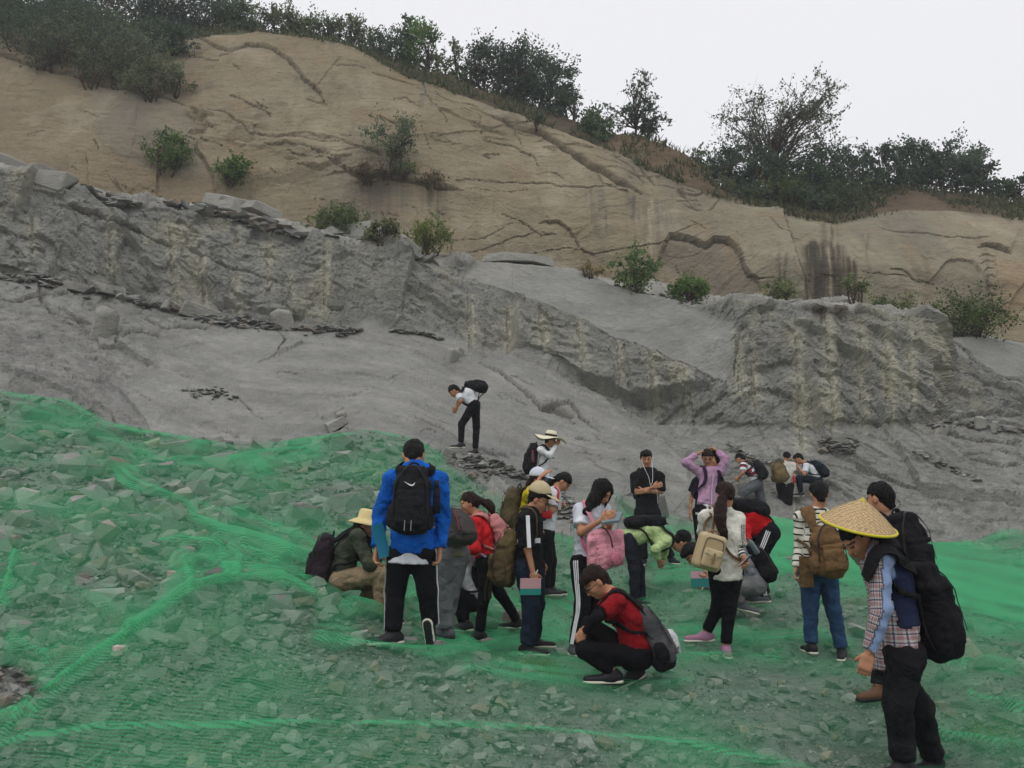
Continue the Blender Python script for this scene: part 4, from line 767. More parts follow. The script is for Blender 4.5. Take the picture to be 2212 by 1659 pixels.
BL = [  # u, v, band, width, depth, height, tilt x, tilt y, yaw, label
    (512, 420, 'b', 2.35, 1.7, .42, -.1, .19, .15, 'large grey rock slab jutting out on the ledge below the two left cliff bushes'),
    (500, 448, 'b', 1.9, 1.5, .25, 0, .2, -.2, 'dark flat rock slab wedged under the large jutting slab'),
    (570, 462, 'b', 1.2, 1.0, .2, 0, .3, .3, 'thin tilted rock slab at the lower right end of the large jutting slab'),
    (30, 368, 'b', 1.1, .9, .3, 0, .1, .2, 'flat grey rock slab on the ledge at the far left edge, topmost of its pile'),
    (85, 383, 'b', .9, .8, .28, .1, -.15, 1.0, 'pointed grey rock in the pile near the far left edge of the ledge'),
    (60, 398, 'b', 1.3, .9, .3, 0, .2, -.3, 'grey rock slab at the bottom of the pile near the left edge'),
    (130, 408, 'b', 1.6, .9, .35, 0, .3, .1, 'long sloping grey rock right of the far left pile'),
    (800, 528, 'b', 2.0, 1.7, .42, -.1, .12, .4, 'rounded pale grey boulder on the ledge left of the small cliff willow roots'),
    (730, 520, 'b', 1.3, 1.2, .35, 0, -.05, 2.4, 'low pale boulder touching the left side of the rounded ledge boulder'),
    (870, 560, 'b', 1.0, .9, .4, 0, .35, .4, 'cracked grey rock leaning right below the rounded ledge boulder'),
    (1130, 573, 'b', 2.4, 1.4, .16, 0, .05, .1, 'long thin flat rock slab lying on the rim above the smooth grey face'),
    (1075, 577, 'b', 1.1, .9, .14, 0, .12, .6, 'short flat slab under the left end of the long thin rim slab'),
    (1200, 583, 'b', .9, .7, .12, 0, .1, 1.6, 'small flat slab at the right end of the long thin rim slab'),
    (1640, 660, 'b', 1.2, 1.0, .2, 0, .12, .3, 'pale flat rock on the rim left of centre above the drill marked face'),
    (1590, 655, 'b', .9, .9, .16, 0, .0, 1.3, 'low pale rock at the left start of the right rim'),
    (1720, 672, 'b', 1.0, .8, .15, 0, .15, 2.0, 'dark edged flat rock on the right rim beside the pale flat rock'),
    (1800, 663, 'b', 1.6, 1.0, .13, 0, .03, .1, 'thin flat slab on the right rim below the dark wet streaks'),
    (2035, 722, 'b', .6, .6, .35, 0, .0, .3, 'dark square rock block beside the right cliff bush'),
    (2020, 713, 'b', .7, .6, .1, 0, .25, .9, 'small tilted flat slab leaning on the dark square block'),
    (432, 680, 's', 1.25, .8, .34, .1, .32, .2, 'large pointed loose rock on the sloping left debris ledge'),
    (375, 657, 's', .7, .6, .22, .1, .2, .9, 'flat loose rock just up left of the large pointed ledge rock'),
    (230, 612, 's', 1.2, .8, .22, .1, .15, .3, 'flat pale slab lying at the foot of the left drilled face'),
    (160, 608, 's', 1.1, .8, .2, .1, .1, .5, 'flat slab left of the pale slab at the foot of the drilled face'),
    (605, 682, 's', .75, .5, .5, .2, -.3, .3, 'dark upright triangular rock on the debris ledge'),
    (224, 727, 's', .72, .6, .8, .3, .1, .5, 'blocky pale grey boulder standing alone on the left bedrock slope'),
    (968, 776, 's', .75, .6, .35, .3, .25, .2, 'white broken boulder resting on the upper smooth slab'),
    (990, 768, 's', .35, .3, .2, .3, .2, 1.2, 'small grey rock touching the right side of the white broken boulder'),
    (718, 925, 's', .7, .6, .18, .3, -.4, .2, 'curled thin rock flake at the bottom of the smooth slab near the net edge'),
    (740, 905, 's', .4, .35, .2, .3, -.3, .9, 'small brown grey rock flake above the curled rock flake'),
    (1808, 955, 's', .42, .4, .3, .2, .0, .3, 'pale rounded rock on top of the small debris pile right of the climbers'),
    (1985, 983, 's', .22, .2, .12, .2, .0, .3, 'small white rock on the sloping crack right of the debris pile'),
    (2115, 920, 's', .35, .3, .25, .2, .0, .3, 'left one of the two pale rocks on the right hand debris seam'),
    (2148, 930, 's', .38, .3, .25, .2, .0, .7, 'right one of the two pale rocks on the right hand debris seam'),
    (960, 1000, 's', .35, .3, .4, .2, .3, .7, 'sharp grey rock standing at the tip of the netting behind the blue jacket')]
for k, (u, v, band, w_, d_, h_, tx, ty, yw, lab) in enumerate(BL):
    p_, n_ = surf(u, v, band); s_ = p_[1] / 28 * 1.3 if band == 'b' else p_[1] / 23 * 1.1; h_ *= 1.5 if band == 'b' and h_ > .15 else 1.15
    p_[2] += h_ * .25; o = link('boulder', slab_block(900 + k, w_ * s_, d_ * s_, h_ * s_), None, loc=p_, label=lab, category='boulder', group='loose boulders and slabs on the rock ledges')
    o.rotation_euler = (tx, ty, yw)
def ledge(line, n, smin, smax, spread, band=None, bias=0):
    us = [q[0] for q in line]; vs = [q[1] for q in line]; pos = []
    for _ in range(n):
        t = RNG.random(); u = us[0] + (us[-1] - us[0]) * t; p_, n_ = surf(u, np.interp(u, us, vs) + RNG.normal(0, spread), band); pos.append(p_ + n_ * .02)
    return np.array(pos), smin + (smax - smin) * RNG.random(n) ** 2.2
LP, LS = [], []
for a_ in [([(0, 600), (120, 612), (240, 632), (330, 648), (440, 690), (560, 700), (640, 712), (760, 715)], 420, .04, .26, 6, 's'), ([(480, 690), (640, 700), (780, 716)], 220, .04, .22, 6, 's'), ([(845, 695), (900, 705), (950, 722)], 130, .04, .2, 6, 's'),
           ([(180, 440), (300, 450), (420, 460), (560, 490), (650, 515)], 360, .06, .55, 6, 'b'), ([(0, 395), (100, 410), (200, 432)], 110, .08, .7, 6, 'b'), ([(680, 520), (800, 545), (950, 580)], 90, .06, .5, 5, 'b'), ([(1040, 578), (1240, 590)], 60, .06, .2, 3, 'b'), ([(1330, 630), (1500, 660), (1700, 672), (1900, 680)], 90, .05, .22, 4, 'b'),
           ([(930, 980), (1000, 1000), (1080, 1010), (1130, 1040)], 130, .03, .2, 9, 's'), ([(1190, 1060), (1215, 1085), (1240, 1110)], 160, .03, .13, 16, 's'), ([(1770, 960), (1810, 965), (1850, 960)], 170, .03, .2, 9, 's'), ([(2000, 915), (2080, 915), (2150, 930), (2250, 935)], 90, .04, .16, 4, 's'),
           ([(1570, 960), (1640, 1000), (1690, 1010)], 80, .02, .12, 4, 's'), ([(1960, 975), (2040, 1010), (2120, 1040)], 70, .02, .12, 4, 's'), ([(2160, 1190), (2212, 1200)], 10, .03, .1, 3, 's'), ([(400, 845), (460, 850), (510, 860)], 70, .02, .1, 6, 's'), ([(620, 1052), (700, 1062), (740, 1066)], 20, .02, .1, 3, 's'), ([(1030, 990), (1100, 1030)], 50, .02, .1, 6, 's'), ([(60, 600), (200, 600), (330, 640)], 160, .04, .3, 10, 's')]:
    q, s_ = ledge(*a_); LP.append(q); LS.append(s_)
LP = np.concatenate(LP); LS = np.concatenate(LS); LP[:, 2] += LS * .1
V_, F_, C_2 = join_rocks(LP, LS * .8, rotm(RNG.normal(0, .22, len(LS)), RNG.normal(.12, .2, len(LS)), RNG.uniform(0, 6.28, len(LS))), [hull(300 + i, n=14, flat=[.16, .25, .4][i % 3], long=1.2) for i in range(15)], rocktint(len(LS)) * .95)
link('ledge_debris', mkmesh('ledge_debris', V_, F_, False, C_2, None, [M_ROCKS]), None, kind='stuff', label='heaps of broken grey stone chips along the rock ledges')
# stones sticking out of the net
for u, v, s_, c, lab in [(375, 1259, .16, '#a99a93', 'pinkish white stone poking out through the rolled edge of the green net'), (185, 1258, .12, '#8a7672', 'reddish brown stone in the hole of the left netting'), (40, 1180, .16, '#8a7a76', 'purplish grey stone showing near the left edge, beside the net fold'),
                         (265, 1420, .12, '#b5a6a0', 'flat pale pink stone tucked under the rolled net edge'), (1108, 1352, .26, '#8f7f7b', 'pinkish grey stone on the ground between the red jacket and the tan cap')]:
    p_ = hit(u, v); o = link('loose_stone', slab_block(int(u), s_, s_ * .8, s_ * .55), None, loc=p_ + [0, -.05, s_ * .35], label=lab, category='stone', group='bare stones among the netting'); m_ = rock_mat('bare_stone', attr=False, base=c, scale=3, bump=.4); o.data.materials.clear(); o.data.materials.append(m_)
# ================================================================== PLANTS
def leafmat(name):
    m = bpy.data.materials.new(name); m.use_nodes = True; t = m.node_tree; t.nodes.clear(); o = N(t, 'ShaderNodeOutputMaterial'); a = N(t, 'ShaderNodeAttribute', attribute_name='col')
    d = N(t, 'ShaderNodeBsdfDiffuse'); l = N(t, 'ShaderNodeBsdfTranslucent'); t.links.new(a.outputs['Color'], d.inputs[0]); t.links.new(a.outputs['Color'], l.inputs[0]); s = N(t, 'ShaderNodeMixShader'); s.inputs[0].default_value = .35
    t.links.new(d.outputs[0], s.inputs[1]); t.links.new(l.outputs[0], s.inputs[2]); t.links.new(s.outputs[0], o.inputs[0]); return m
M_LEAF = leafmat('leaves'); M_BARK = rock_mat('bark', attr=False, base='#4b4237', scale=4, bump=.8)
def plant(u, vb, vt, wpx, Y, label, cat='tree', group=None, n=2600, leaf=.11, col='#4d5c3c', kind_='round', seed=0, lean=0.0, clumps=26, base=None, trunk=.07, stems=1, vfill=.12, deep=.8, lobes=None, twigs=False):
    r = np.random.default_rng(seed + 1000); B = P(u, vb, Y) if base is None else np.asarray(base, float); sc = Y / F0 / math.cos(.1); h = (vb - vt) * sc * 1.04; w_ = wpx * sc * 1.3; clumps = int(clumps * 1.3)
    root = thing(cat.replace(' ', '_') if cat != 'tree' else 'tree', B, label, cat, group)
    cc, cr = [], []
    while len(cc) < clumps:
        q = r.normal(0, 1, 3); q /= np.linalg.norm(q); q *= r.uniform(.25, 1) ** .6
        z = vfill + (1 - vfill) * (q[2] * .5 + .5); wz = {'round': math.sqrt(max(.05, 1 - (2 * z - .9) ** 2 * .75)), 'tall': .6 * math.sqrt(max(.1, 1 - (2 * z - 1) ** 2 * .8)) + .25, 'fan': .35 + .75 * z, 'dome': math.sqrt(max(.05, 1.05 - z * z))}[kind_]
        cc.append([q[0] * w_ * .5 * wz + lean * z * h, q[1] * w_ * .5 * wz * deep, z * h * r.uniform(.9, 1.04)]); cr.append(w_ * r.uniform(.11, .2) * (1.1 if kind_ != 'tall' else 1.5))
    if lobes:
        cc, cr = [], []
        for lu, lv, ru, rv, k_ in lobes:
            for _ in range(k_): a = r.normal(0, .5, 3); cc.append([(lu - u + a[0] * ru) * sc, a[1] * ru * sc, (vb - lv + a[2] * rv) * sc * 1.04]); cr.append(min(ru, rv) * sc * r.uniform(.55, .85))
        clumps = len(cc)
    cc = np.array(cc); cr = np.array(cr); mb = MB()
    tops = []
    for s_ in range(stems):
        off = np.array([r.uniform(-.12, .12) * w_ * (stems > 1), r.uniform(-.1, .1) * w_ * (stems > 1), -.15]); tip = np.array([lean * .6 * h + off[0] * 2.5, off[1] * 2, h * .6]); ts = np.linspace(0, 1, 6)[:, None]
        pth = off + (tip - off) * ts + np.sin(ts * 5 + s_) * w_ * .025; mb.tube(pth, np.linspace(trunk, trunk * .35, 6), 6); tops.append(pth)
    for c_q in cc:
        pth = tops[r.integers(0, stems)]; k = min(5, max(1, int((c_q[2] / (h * .6 + .01)) * 3.2 * r.uniform(.5, 1)))); a0 = pth[k]; md = (a0 + c_q) / 2 + [0, 0, h * .04] + r.normal(0, .008 if lobes else .03, 3) * w_
        mb.tube([a0, (a0 + md) / 2 + r.normal(0, .01, 3) * w_, md, c_q], [trunk * .38, trunk * .3, trunk * .2, trunk * .1], 4, False)
    # leaves along twigs that leave each clump centre
    n = int(n * 1.75); per = max(8, n // clumps); P_, S_, D_ = [], [], []; tw = 9 if not lobes else 6
    for c_q, c_r in zip(cc, cr):
        dr = r.normal(0, 1, (tw, 3)); dr[:, 2] += .35; dr /= np.linalg.norm(dr, axis=1, keepdims=True); ln = c_r * r.uniform(.6, 1.75, tw); k = r.integers(0, tw, per); f = r.random(per) ** .7
        if twigs: [mb.tube([c_q, c_q + dr[i] * ln[i] * .55 + [0, 0, -.02], c_q + dr[i] * ln[i]], [trunk * .09, trunk * .06, trunk * .03], 3, False) for i in range(tw)]
        q = c_q + dr[k] * (ln[k] * f)[:, None] + r.normal(0, 1, (per, 3)) * c_r * .13; q[:, 2] -= .15 * c_r * f * f; P_.append(q); D_.append(unit(dr[k] + r.normal(0, .6, (per, 3))))
        S_.append(np.repeat(r.uniform(.7, 1.25), per))
    p_ = np.concatenate(P_); d_ = np.concatenate(D_); cs = np.concatenate(S_); m = len(p_); sz = leaf * r.uniform(.6, 1.3, m)[:, None]
    sd = unit(np.cross(d_, r.normal(0, 1, (m, 3)))); V = np.stack([p_ - d_ * sz * .5, p_ + sd * sz * .28, p_ + d_ * sz * .5, p_ - sd * sz * .28], 1).reshape(-1, 3) + B; F = np.arange(m * 4).reshape(m, 4)
    base_c = np.array(lin(col)) * 1.25; tone = (cs * r.uniform(.7, 1.35, m))[:, None]; cl = base_c * tone * (1 + np.array([.18, .08, -.1]) * r.uniform(-1, 1, (m, 1)))
    part('crown', V, F, M_LEAF, root, False, np.repeat(cl, 4, 0)); Vb, Fb = mb.out(); part('trunk', Vb + B, Fb, M_BARK, root, True)
    return root
g_r = 'trees and bushes along the cliff top'
DG, MG, OG, LG = '#4a5748', '#55654a', '#626b50', '#56693f'
TR = [  # u, v base, v top, width, Y, label, n, colour, kind, options
    (-60, 70, -110, 240, 37, 'dark thicket tree at the top left corner of the photo, cut by the left edge', 3200, DG, 'round', {}),
    (60, 70, -90, 190, 37, 'dark leafy tree at the upper left, second from the left edge', 3000, DG, 'round', {}),
    (170, 75, -100, 200, 37.5, 'dense dark tree above the leaning brush at the upper left', 3200, DG, 'round', {}),
    (280, 80, -90, 190, 37, 'dense dark tree left of where the cliff crest begins', 3200, DG, 'round', {}),
    (375, 82, -60, 170, 37, 'dark tree standing over the left end of the bare cliff crest', 3000, DG, 'round', {}),
    (455, 80, -20, 150, 37, 'dark round tree on the cliff crest, next to the first gap of sky', 2600, DG, 'round', {}),
    (525, 84, 5, 110, 37, 'small tree on the crest just right of the top left thicket', 1800, MG, 'round', {}),
    (590, 86, 18, 110, 37, 'light green bushy tree with an uneven top on the crest', 1600, OG, 'round', {}),
    (660, 92, 18, 90, 37, 'airy light green tree with sky showing through, left of the poplar pair', 1200, OG, 'tall', {}),
    (700, 95, 40, 60, 37, 'low leafy bush filling the crest between two airy trees', 800, MG, 'round', {}),
    (757, 115, 22, 78, 37, 'pale upright poplar like tree on the falling crest', 1300, OG, 'tall', {}),
    (806, 135, 38, 36, 37, 'thin pale sapling left of the two topped bushy tree', 420, OG, 'tall', {}),
    (850, 158, 55, 110, 36.8, 'grey green bushy tree, left half of the pair in the crest centre', 1900, DG, 'round', {}),
    (905, 160, 45, 105, 36.6, 'brighter green bushy tree, right half of the pair in the crest centre', 1900, '#56703f', 'round', {}),
    (878, 120, 14, 34, 36.7, 'single tall shoot rising above the crest centre pair of trees', 420, MG, 'tall', {}),
    (945, 175, 110, 50, 36.5, 'straggly light sprig at the right foot of the crest centre pair', 300, OG, 'fan', {}),
    (990, 190, 60, 34, 36.4, 'thin leaning twiggy sapling left of the largest round bush', 420, OG, 'tall', {'lean': -.12}),
    (1015, 210, 120, 60, 36.4, 'leafy bush at the foot of the thin leaning sapling', 700, MG, 'round', {}),
    (1060, 212, 75, 130, 36.2, 'left lobe of the big dense round tree at the crest', 2600, DG, 'dome', {}),
    (1125, 232, 72, 150, 36, 'highest middle mass of the big dense round tree at the crest', 3400, DG, 'dome', {}),
    (1185, 250, 110, 130, 35.8, 'right mass of the big dense round tree at the crest', 3000, DG, 'dome', {}),
    (1232, 262, 150, 60, 35.6, 'right trailing edge bush of the big dense round tree', 900, MG, 'round', {}),
    (1190, 275, 225, 46, 35.2, 'small dark bush hanging over the soil bank below the big round tree', 600, DG, 'round', {}),
    (1290, 330, 245, 86, 34.6, 'grey green bush on the soil bank between the big round tree and the slim tree', 1500, MG, 'dome', {}),
    (1280, 278, 228, 60, 35.4, 'small sprig bush on the crest left of the slim tree', 420, MG, 'fan', {}),
    (1372, 292, 138, 100, 35.2, 'slim open tree leaning right, standing alone against the sky', 900, DG, 'tall', {'trunk': .07, 'twigs': True, 'lobes': [(1390, 158, 20, 20, 6), (1380, 190, 30, 26, 9), (1340, 230, 36, 22, 9), (1395, 222, 26, 24, 7), (1355, 258, 44, 20, 9), (1420, 262, 36, 16, 8)]}),
    (1400, 290, 225, 80, 35.2, 'low spreading branch bush at the foot of the slim open tree', 700, DG, 'fan', {}),
    (1690, 420, 172, 225, 35.4, 'large open crowned tree with thin leaves and visible branches against the sky', 3000, '#56604d', 'fan', {'trunk': .1, 'leaf': .13, 'twigs': True, 'stems': 2, 'lobes': [(1612, 225, 44, 54, 16), (1650, 285, 66, 56, 22), (1590, 290, 34, 36, 8), (1695, 260, 50, 50, 14), (1745, 215, 42, 40, 13), (1795, 200, 48, 34, 16), (1775, 245, 56, 38, 13), (1720, 310, 60, 46, 14), (1605, 345, 60, 30, 8)]}),
    (1530, 400, 318, 80, 35, 'leafy bush at the left end of the right hand hedge', 1200, MG, 'round', {}), (1590, 420, 312, 100, 34.8, 'dark bush under the left branches of the large open tree', 2000, DG, 'dome', {}),
    (1650, 436, 320, 110, 34.5, 'dark green bush in front of the open tree trunk', 2200, DG, 'dome', {}), (1560, 440, 380, 90, 34, 'yellowish green bush where the brown bluff meets the hedge', 1100, OG, 'dome', {}),
    (1720, 448, 310, 120, 34.5, 'dark bush right of the open tree trunk', 2400, DG, 'dome', {}), (1790, 460, 300, 120, 34.6, 'bushy dark tree in the middle of the right hedge', 2500, DG, 'dome', {}),
    (1850, 450, 310, 110, 34.8, 'dark bush with a flat top right of the middle of the hedge', 2400, DG, 'dome', {}), (1700, 458, 385, 130, 33.5, 'brush spilling over the cliff edge under the open tree', 1600, '#57603f', 'dome', {}),
    (1810, 478, 395, 130, 33.4, 'brush spilling over the cliff edge above the dark wet streaks', 1600, '#4f5840', 'dome', {}),
    (1920, 420, 294, 100, 35.4, 'twin tufted small tree rising from the right hedge', 1700, DG, 'round', {}), (1975, 410, 300, 100, 35.6, 'round dark bush left of the last hedge dome', 2200, DG, 'dome', {}),
    (2050, 420, 305, 130, 35.6, 'broad dark dome of leaves toward the right end of the hedge', 3000, DG, 'dome', {}), (2115, 425, 318, 90, 35.8, 'tall end bush of the dark right hedge', 1900, DG, 'round', {}),
    (2165, 432, 385, 70, 36, 'low bush in the dip at the far right of the crest', 700, MG, 'dome', {}), (2205, 440, 370, 60, 36, 'small tree cut by the right edge of the photo', 700, DG, 'round', {}), (1880, 470, 400, 100, 34.6, 'brush on the brown soil right of the wet streaks, at the foot of the hedge', 1300, '#4f5840', 'dome', {}), (1640, 458, 390, 110, 33.8, 'low brush filling the cliff edge left of the open tree', 1600, DG, 'dome', {}), (1755, 475, 400, 110, 33.4, 'low brush on the cliff edge right of the open tree', 1700, DG, 'dome', {}),
      (2290, 450, 380, 120, 36, 'hedge bush just past the right edge of the crest', 900, DG, 'dome', {})]
for k, (u, vb, vt, w_, Y_, lab, n_, c_q, kd, op) in enumerate(TR):
    cat = 'tree' if (vb - vt) > 95 else 'bush'
    bp_ = P(u, vb, Y_); op = dict(op)
    plant(u, vb, vt, w_, Y_, lab, cat, g_r, n_, col=c_q, kind_=kd, seed=k * 7, **{**dict(leaf=.135, vfill=.02, clumps=max(10, min(34, n_ // 75)), stems=1 + (kd in ('dome', 'round')) * 2), **op})
CB = [(120, 150, 40, 130, 'c', 'grey green brush leaning over the upper left crack', 1300, '#5b6350', 'dome', .12), (235, 130, 20, 170, 'c', 'broad grey green brush covering the crest above the dark recess', 2200, '#56604f', 'dome', .12), (20, 80, -30, 170, 'c', 'dark brush in the very top left corner below the trees', 2000, DG, 'dome', .12), (170, 90, 0, 150, 'c', 'dark brush under the second thicket tree', 2000, DG, 'dome', .12), (300, 160, 60, 120, 'c', 'pale feathery shrub above the dark recess', 1500, '#626b55', 'round', .11), (385, 120, 50, 90, 'c', 'brush at the left start of the bare crest', 1200, DG, 'dome', .12),
      (845, 375, 238, 108, 'c', 'grey green willow shrub growing from the ledge in the middle of the tan cliff', 1500, '#66715a', 'fan', .1), (365, 372, 282, 100, 'c', 'bright green round shrub in the dark recess of the left cliff', 1500, LG, 'round', .1),
      (510, 395, 338, 84, 'c', 'bright green low shrub right of the round shrub on the left cliff', 1200, LG, 'dome', .1), (345, 215, 110, 120, 'c', 'light green shrub on the crack at the end of the upper left brush', 1400, OG, 'round', .1),
      (270, 185, 70, 150, 'c', 'pale feathery brush hanging in front of the upper left cliff', 1500, '#5b6350', 'round', .1), (170, 150, 50, 150, 'c', 'thin pale brush with bare stems on the upper left cliff crack', 900, '#5b6350', 'fan', .1), (215, 190, 95, 80, 'c', 'bare stemmed sapling rooted in the upper left crack', 350, '#59604c', 'fan', .1),
      (395, 205, 130, 60, 'c', 'small light shrub at the right tip of the upper left brush', 600, OG, 'round', .1), (60, 110, 20, 160, 'c', 'dark brush covering the crest at the upper left edge', 1300, DG, 'dome', .1), (330, 110, 40, 130, 'c', 'dark brush over the crest left of the bare dome', 1300, DG, 'dome', .1),
      (735, 508, 446, 120, 'b', 'wide dark green shrub on the ledge behind the rounded boulder', 1600, '#566340', 'dome', .1), (820, 520, 465, 70, 'b', 'brownish thin shrub right of the wide dark green shrub', 700, '#5b6045', 'dome', .1), (930, 552, 478, 96, 'b', 'yellow green twiggy shrub beside the black crack at the cliff foot', 1100, '#66703f', 'fan', .1),
      (1372, 628, 540, 88, 'b', 'dense green shrub on the bench left of the brown arch', 1500, '#5e7048', 'round', .1), (1484, 650, 598, 80, 'b', 'low green shrub on the bench inside the brown arch', 1100, '#5a6f40', 'dome', .1), (1680, 660, 604, 84, 'b', 'sparse shrub left of the dark wet streaks', 650, '#66704c', 'fan', .09),
      (1842, 660, 575, 60, 'b', 'thin see through shrub in front of the wet streaks', 380, '#66704c', 'fan', .09), (1925, 680, 638, 90, 'b', 'small twiggy shrub on the right bench', 650, '#616b48', 'fan', .09), (2080, 728, 645, 180, 'b', 'broad dark green shrub filling the right end of the bench', 2600, '#4d5a38', 'dome', .1),
      (2000, 700, 660, 60, 'b', 'low weeds left of the broad dark shrub on the right bench', 500, '#5d6842', 'dome', .09), (1272, 600, 575, 50, 'b', 'yellowish dry weeds on the bench in the picture centre', 350, '#84795a', 'dome', .08), (1160, 275, 235, 40, 'c', 'dark tuft clinging under the soil bank', 300, DG, 'round', .09),
      (800, 392, 350, 80, 'c', 'dry brown weeds left of the cliff willow roots', 700, '#5b5240', 'dome', .08), (935, 405, 372, 70, 'c', 'dry weeds along the ledge right of the cliff willow', 450, '#605640', 'dome', .07), (870, 378, 350, 60, 'c', 'small green weed tuft at the foot of the cliff willow', 350, '#5b6844', 'dome', .08)]
for k, (u, vb, vt, w_, band, lab, n_, c_q, kd, lf) in enumerate(CB):
    p_, n__ = surf(u, vb, band); p_ = p_ + np.array([0, -.2, -.1]); plant(u, vb, vt, w_, p_[1], lab, 'shrub', 'shrubs growing on the cliff and the benches', n_, leaf=lf, col=c_q, kind_=kd, seed=500 + k, base=p_, clumps=max(8, min(26, n_ // 50)), trunk=.035, stems=4, vfill=.25 if kd == 'fan' else .08, deep=.6)
# dry grass and weeds along the top of the cliff
def hillgrass():
    rr = RNG.integers(h0 - 4, h0 + 24, 22000); cc_ = RNG.integers(60, GP.shape[1] - 60, 22000); p_ = GP[rr, cc_].astype(float) + RNG.normal(0, .12, (22000, 3)) * [1, 1, .2]; n = len(p_)
    keep = fbm(p_[:, 0] * .5, p_[:, 1] * .5, p_[:, 2] * .5, 3, 501) > -.12; p_ = p_[keep]; n = len(p_); a = RNG.uniform(0, 6.28, n); d = np.stack([np.cos(a), np.sin(a), 0 * a], 1) * RNG.uniform(.02, .055, (n, 1)); hgt = RNG.uniform(.08, .28, (n, 1)) * RNG.uniform(.5, 1.3, (n, 1)); b_ = np.concatenate([RNG.normal(0, .35, (n, 2)) * hgt, hgt], 1)
    V = np.stack([p_ - d, p_ + d, p_ + b_ + d * .3, p_ + b_ - d * .3], 1).reshape(-1, 3); pal = np.array([lin(q) for q in ('#5f6549', '#525b41', '#6f6a50', '#4a5440')]); C = np.repeat(pal[RNG.integers(0, 4, n)] * RNG.uniform(.6, 1.2, (n, 1)), 4, 0)
    link('hill_grass', mkmesh('hill_grass', V, np.arange(n * 4).reshape(n, 4), False, C, None, [M_LEAF]), None, kind='stuff', label='dry grass and low weeds along the top of the cliff')
hillgrass()
# grass that comes through the net
def grass(spots, name, lab):
    V, F, C = [], [], []; n = 0
    for u, v, ru, num, hgt, c_q in spots:
        c0_ = hit(u, v)
        for _ in range(num):
            p_ = c0_ + np.array([RNG.normal(0, ru * c0_[1] / F0), RNG.normal(0, ru * c0_[1] / F0), 0]); p_[2] = gz(p_[0], p_[1]); h_ = hgt * RNG.uniform(.5, 1.2); a = RNG.uniform(0, 6.28); d = np.array([math.cos(a), math.sin(a), 0]); b_ = RNG.normal(0, .4, 3) * h_; b_[2] = h_
            V += [p_ - d * .003, p_ + d * .003, p_ + b_ * .6 + d * .002, p_ + b_ + [0, 0, -.1 * h_]]; F.append((n, n + 1, n + 2, n + 3)); n += 4; C += [np.array(lin(c_q)) * RNG.uniform(.7, 1.3)] * 4
    link(name, mkmesh(name, V, F, False, np.array(C), None, [M_LEAF]), None, kind='stuff', label=lab)
grass([(1160, 1440, 24, 380, .07, '#7c8450'), (1190, 1462, 14, 150, .06, '#8b8c58'), (1090, 1425, 30, 90, .07, '#5b6440'), (2140, 1590, 30, 160, .07, '#7c8450'), (410, 1060, 20, 160, .1, '#7c7a50'), (620, 1060, 16, 90, .12, '#7f6a4a'), (1330, 1410, 25, 50, .06, '#6a7048'), (1700, 1200, 50, 70, .08, '#667048')], 'grass', 'tufts of yellowish grass growing up through the green net')
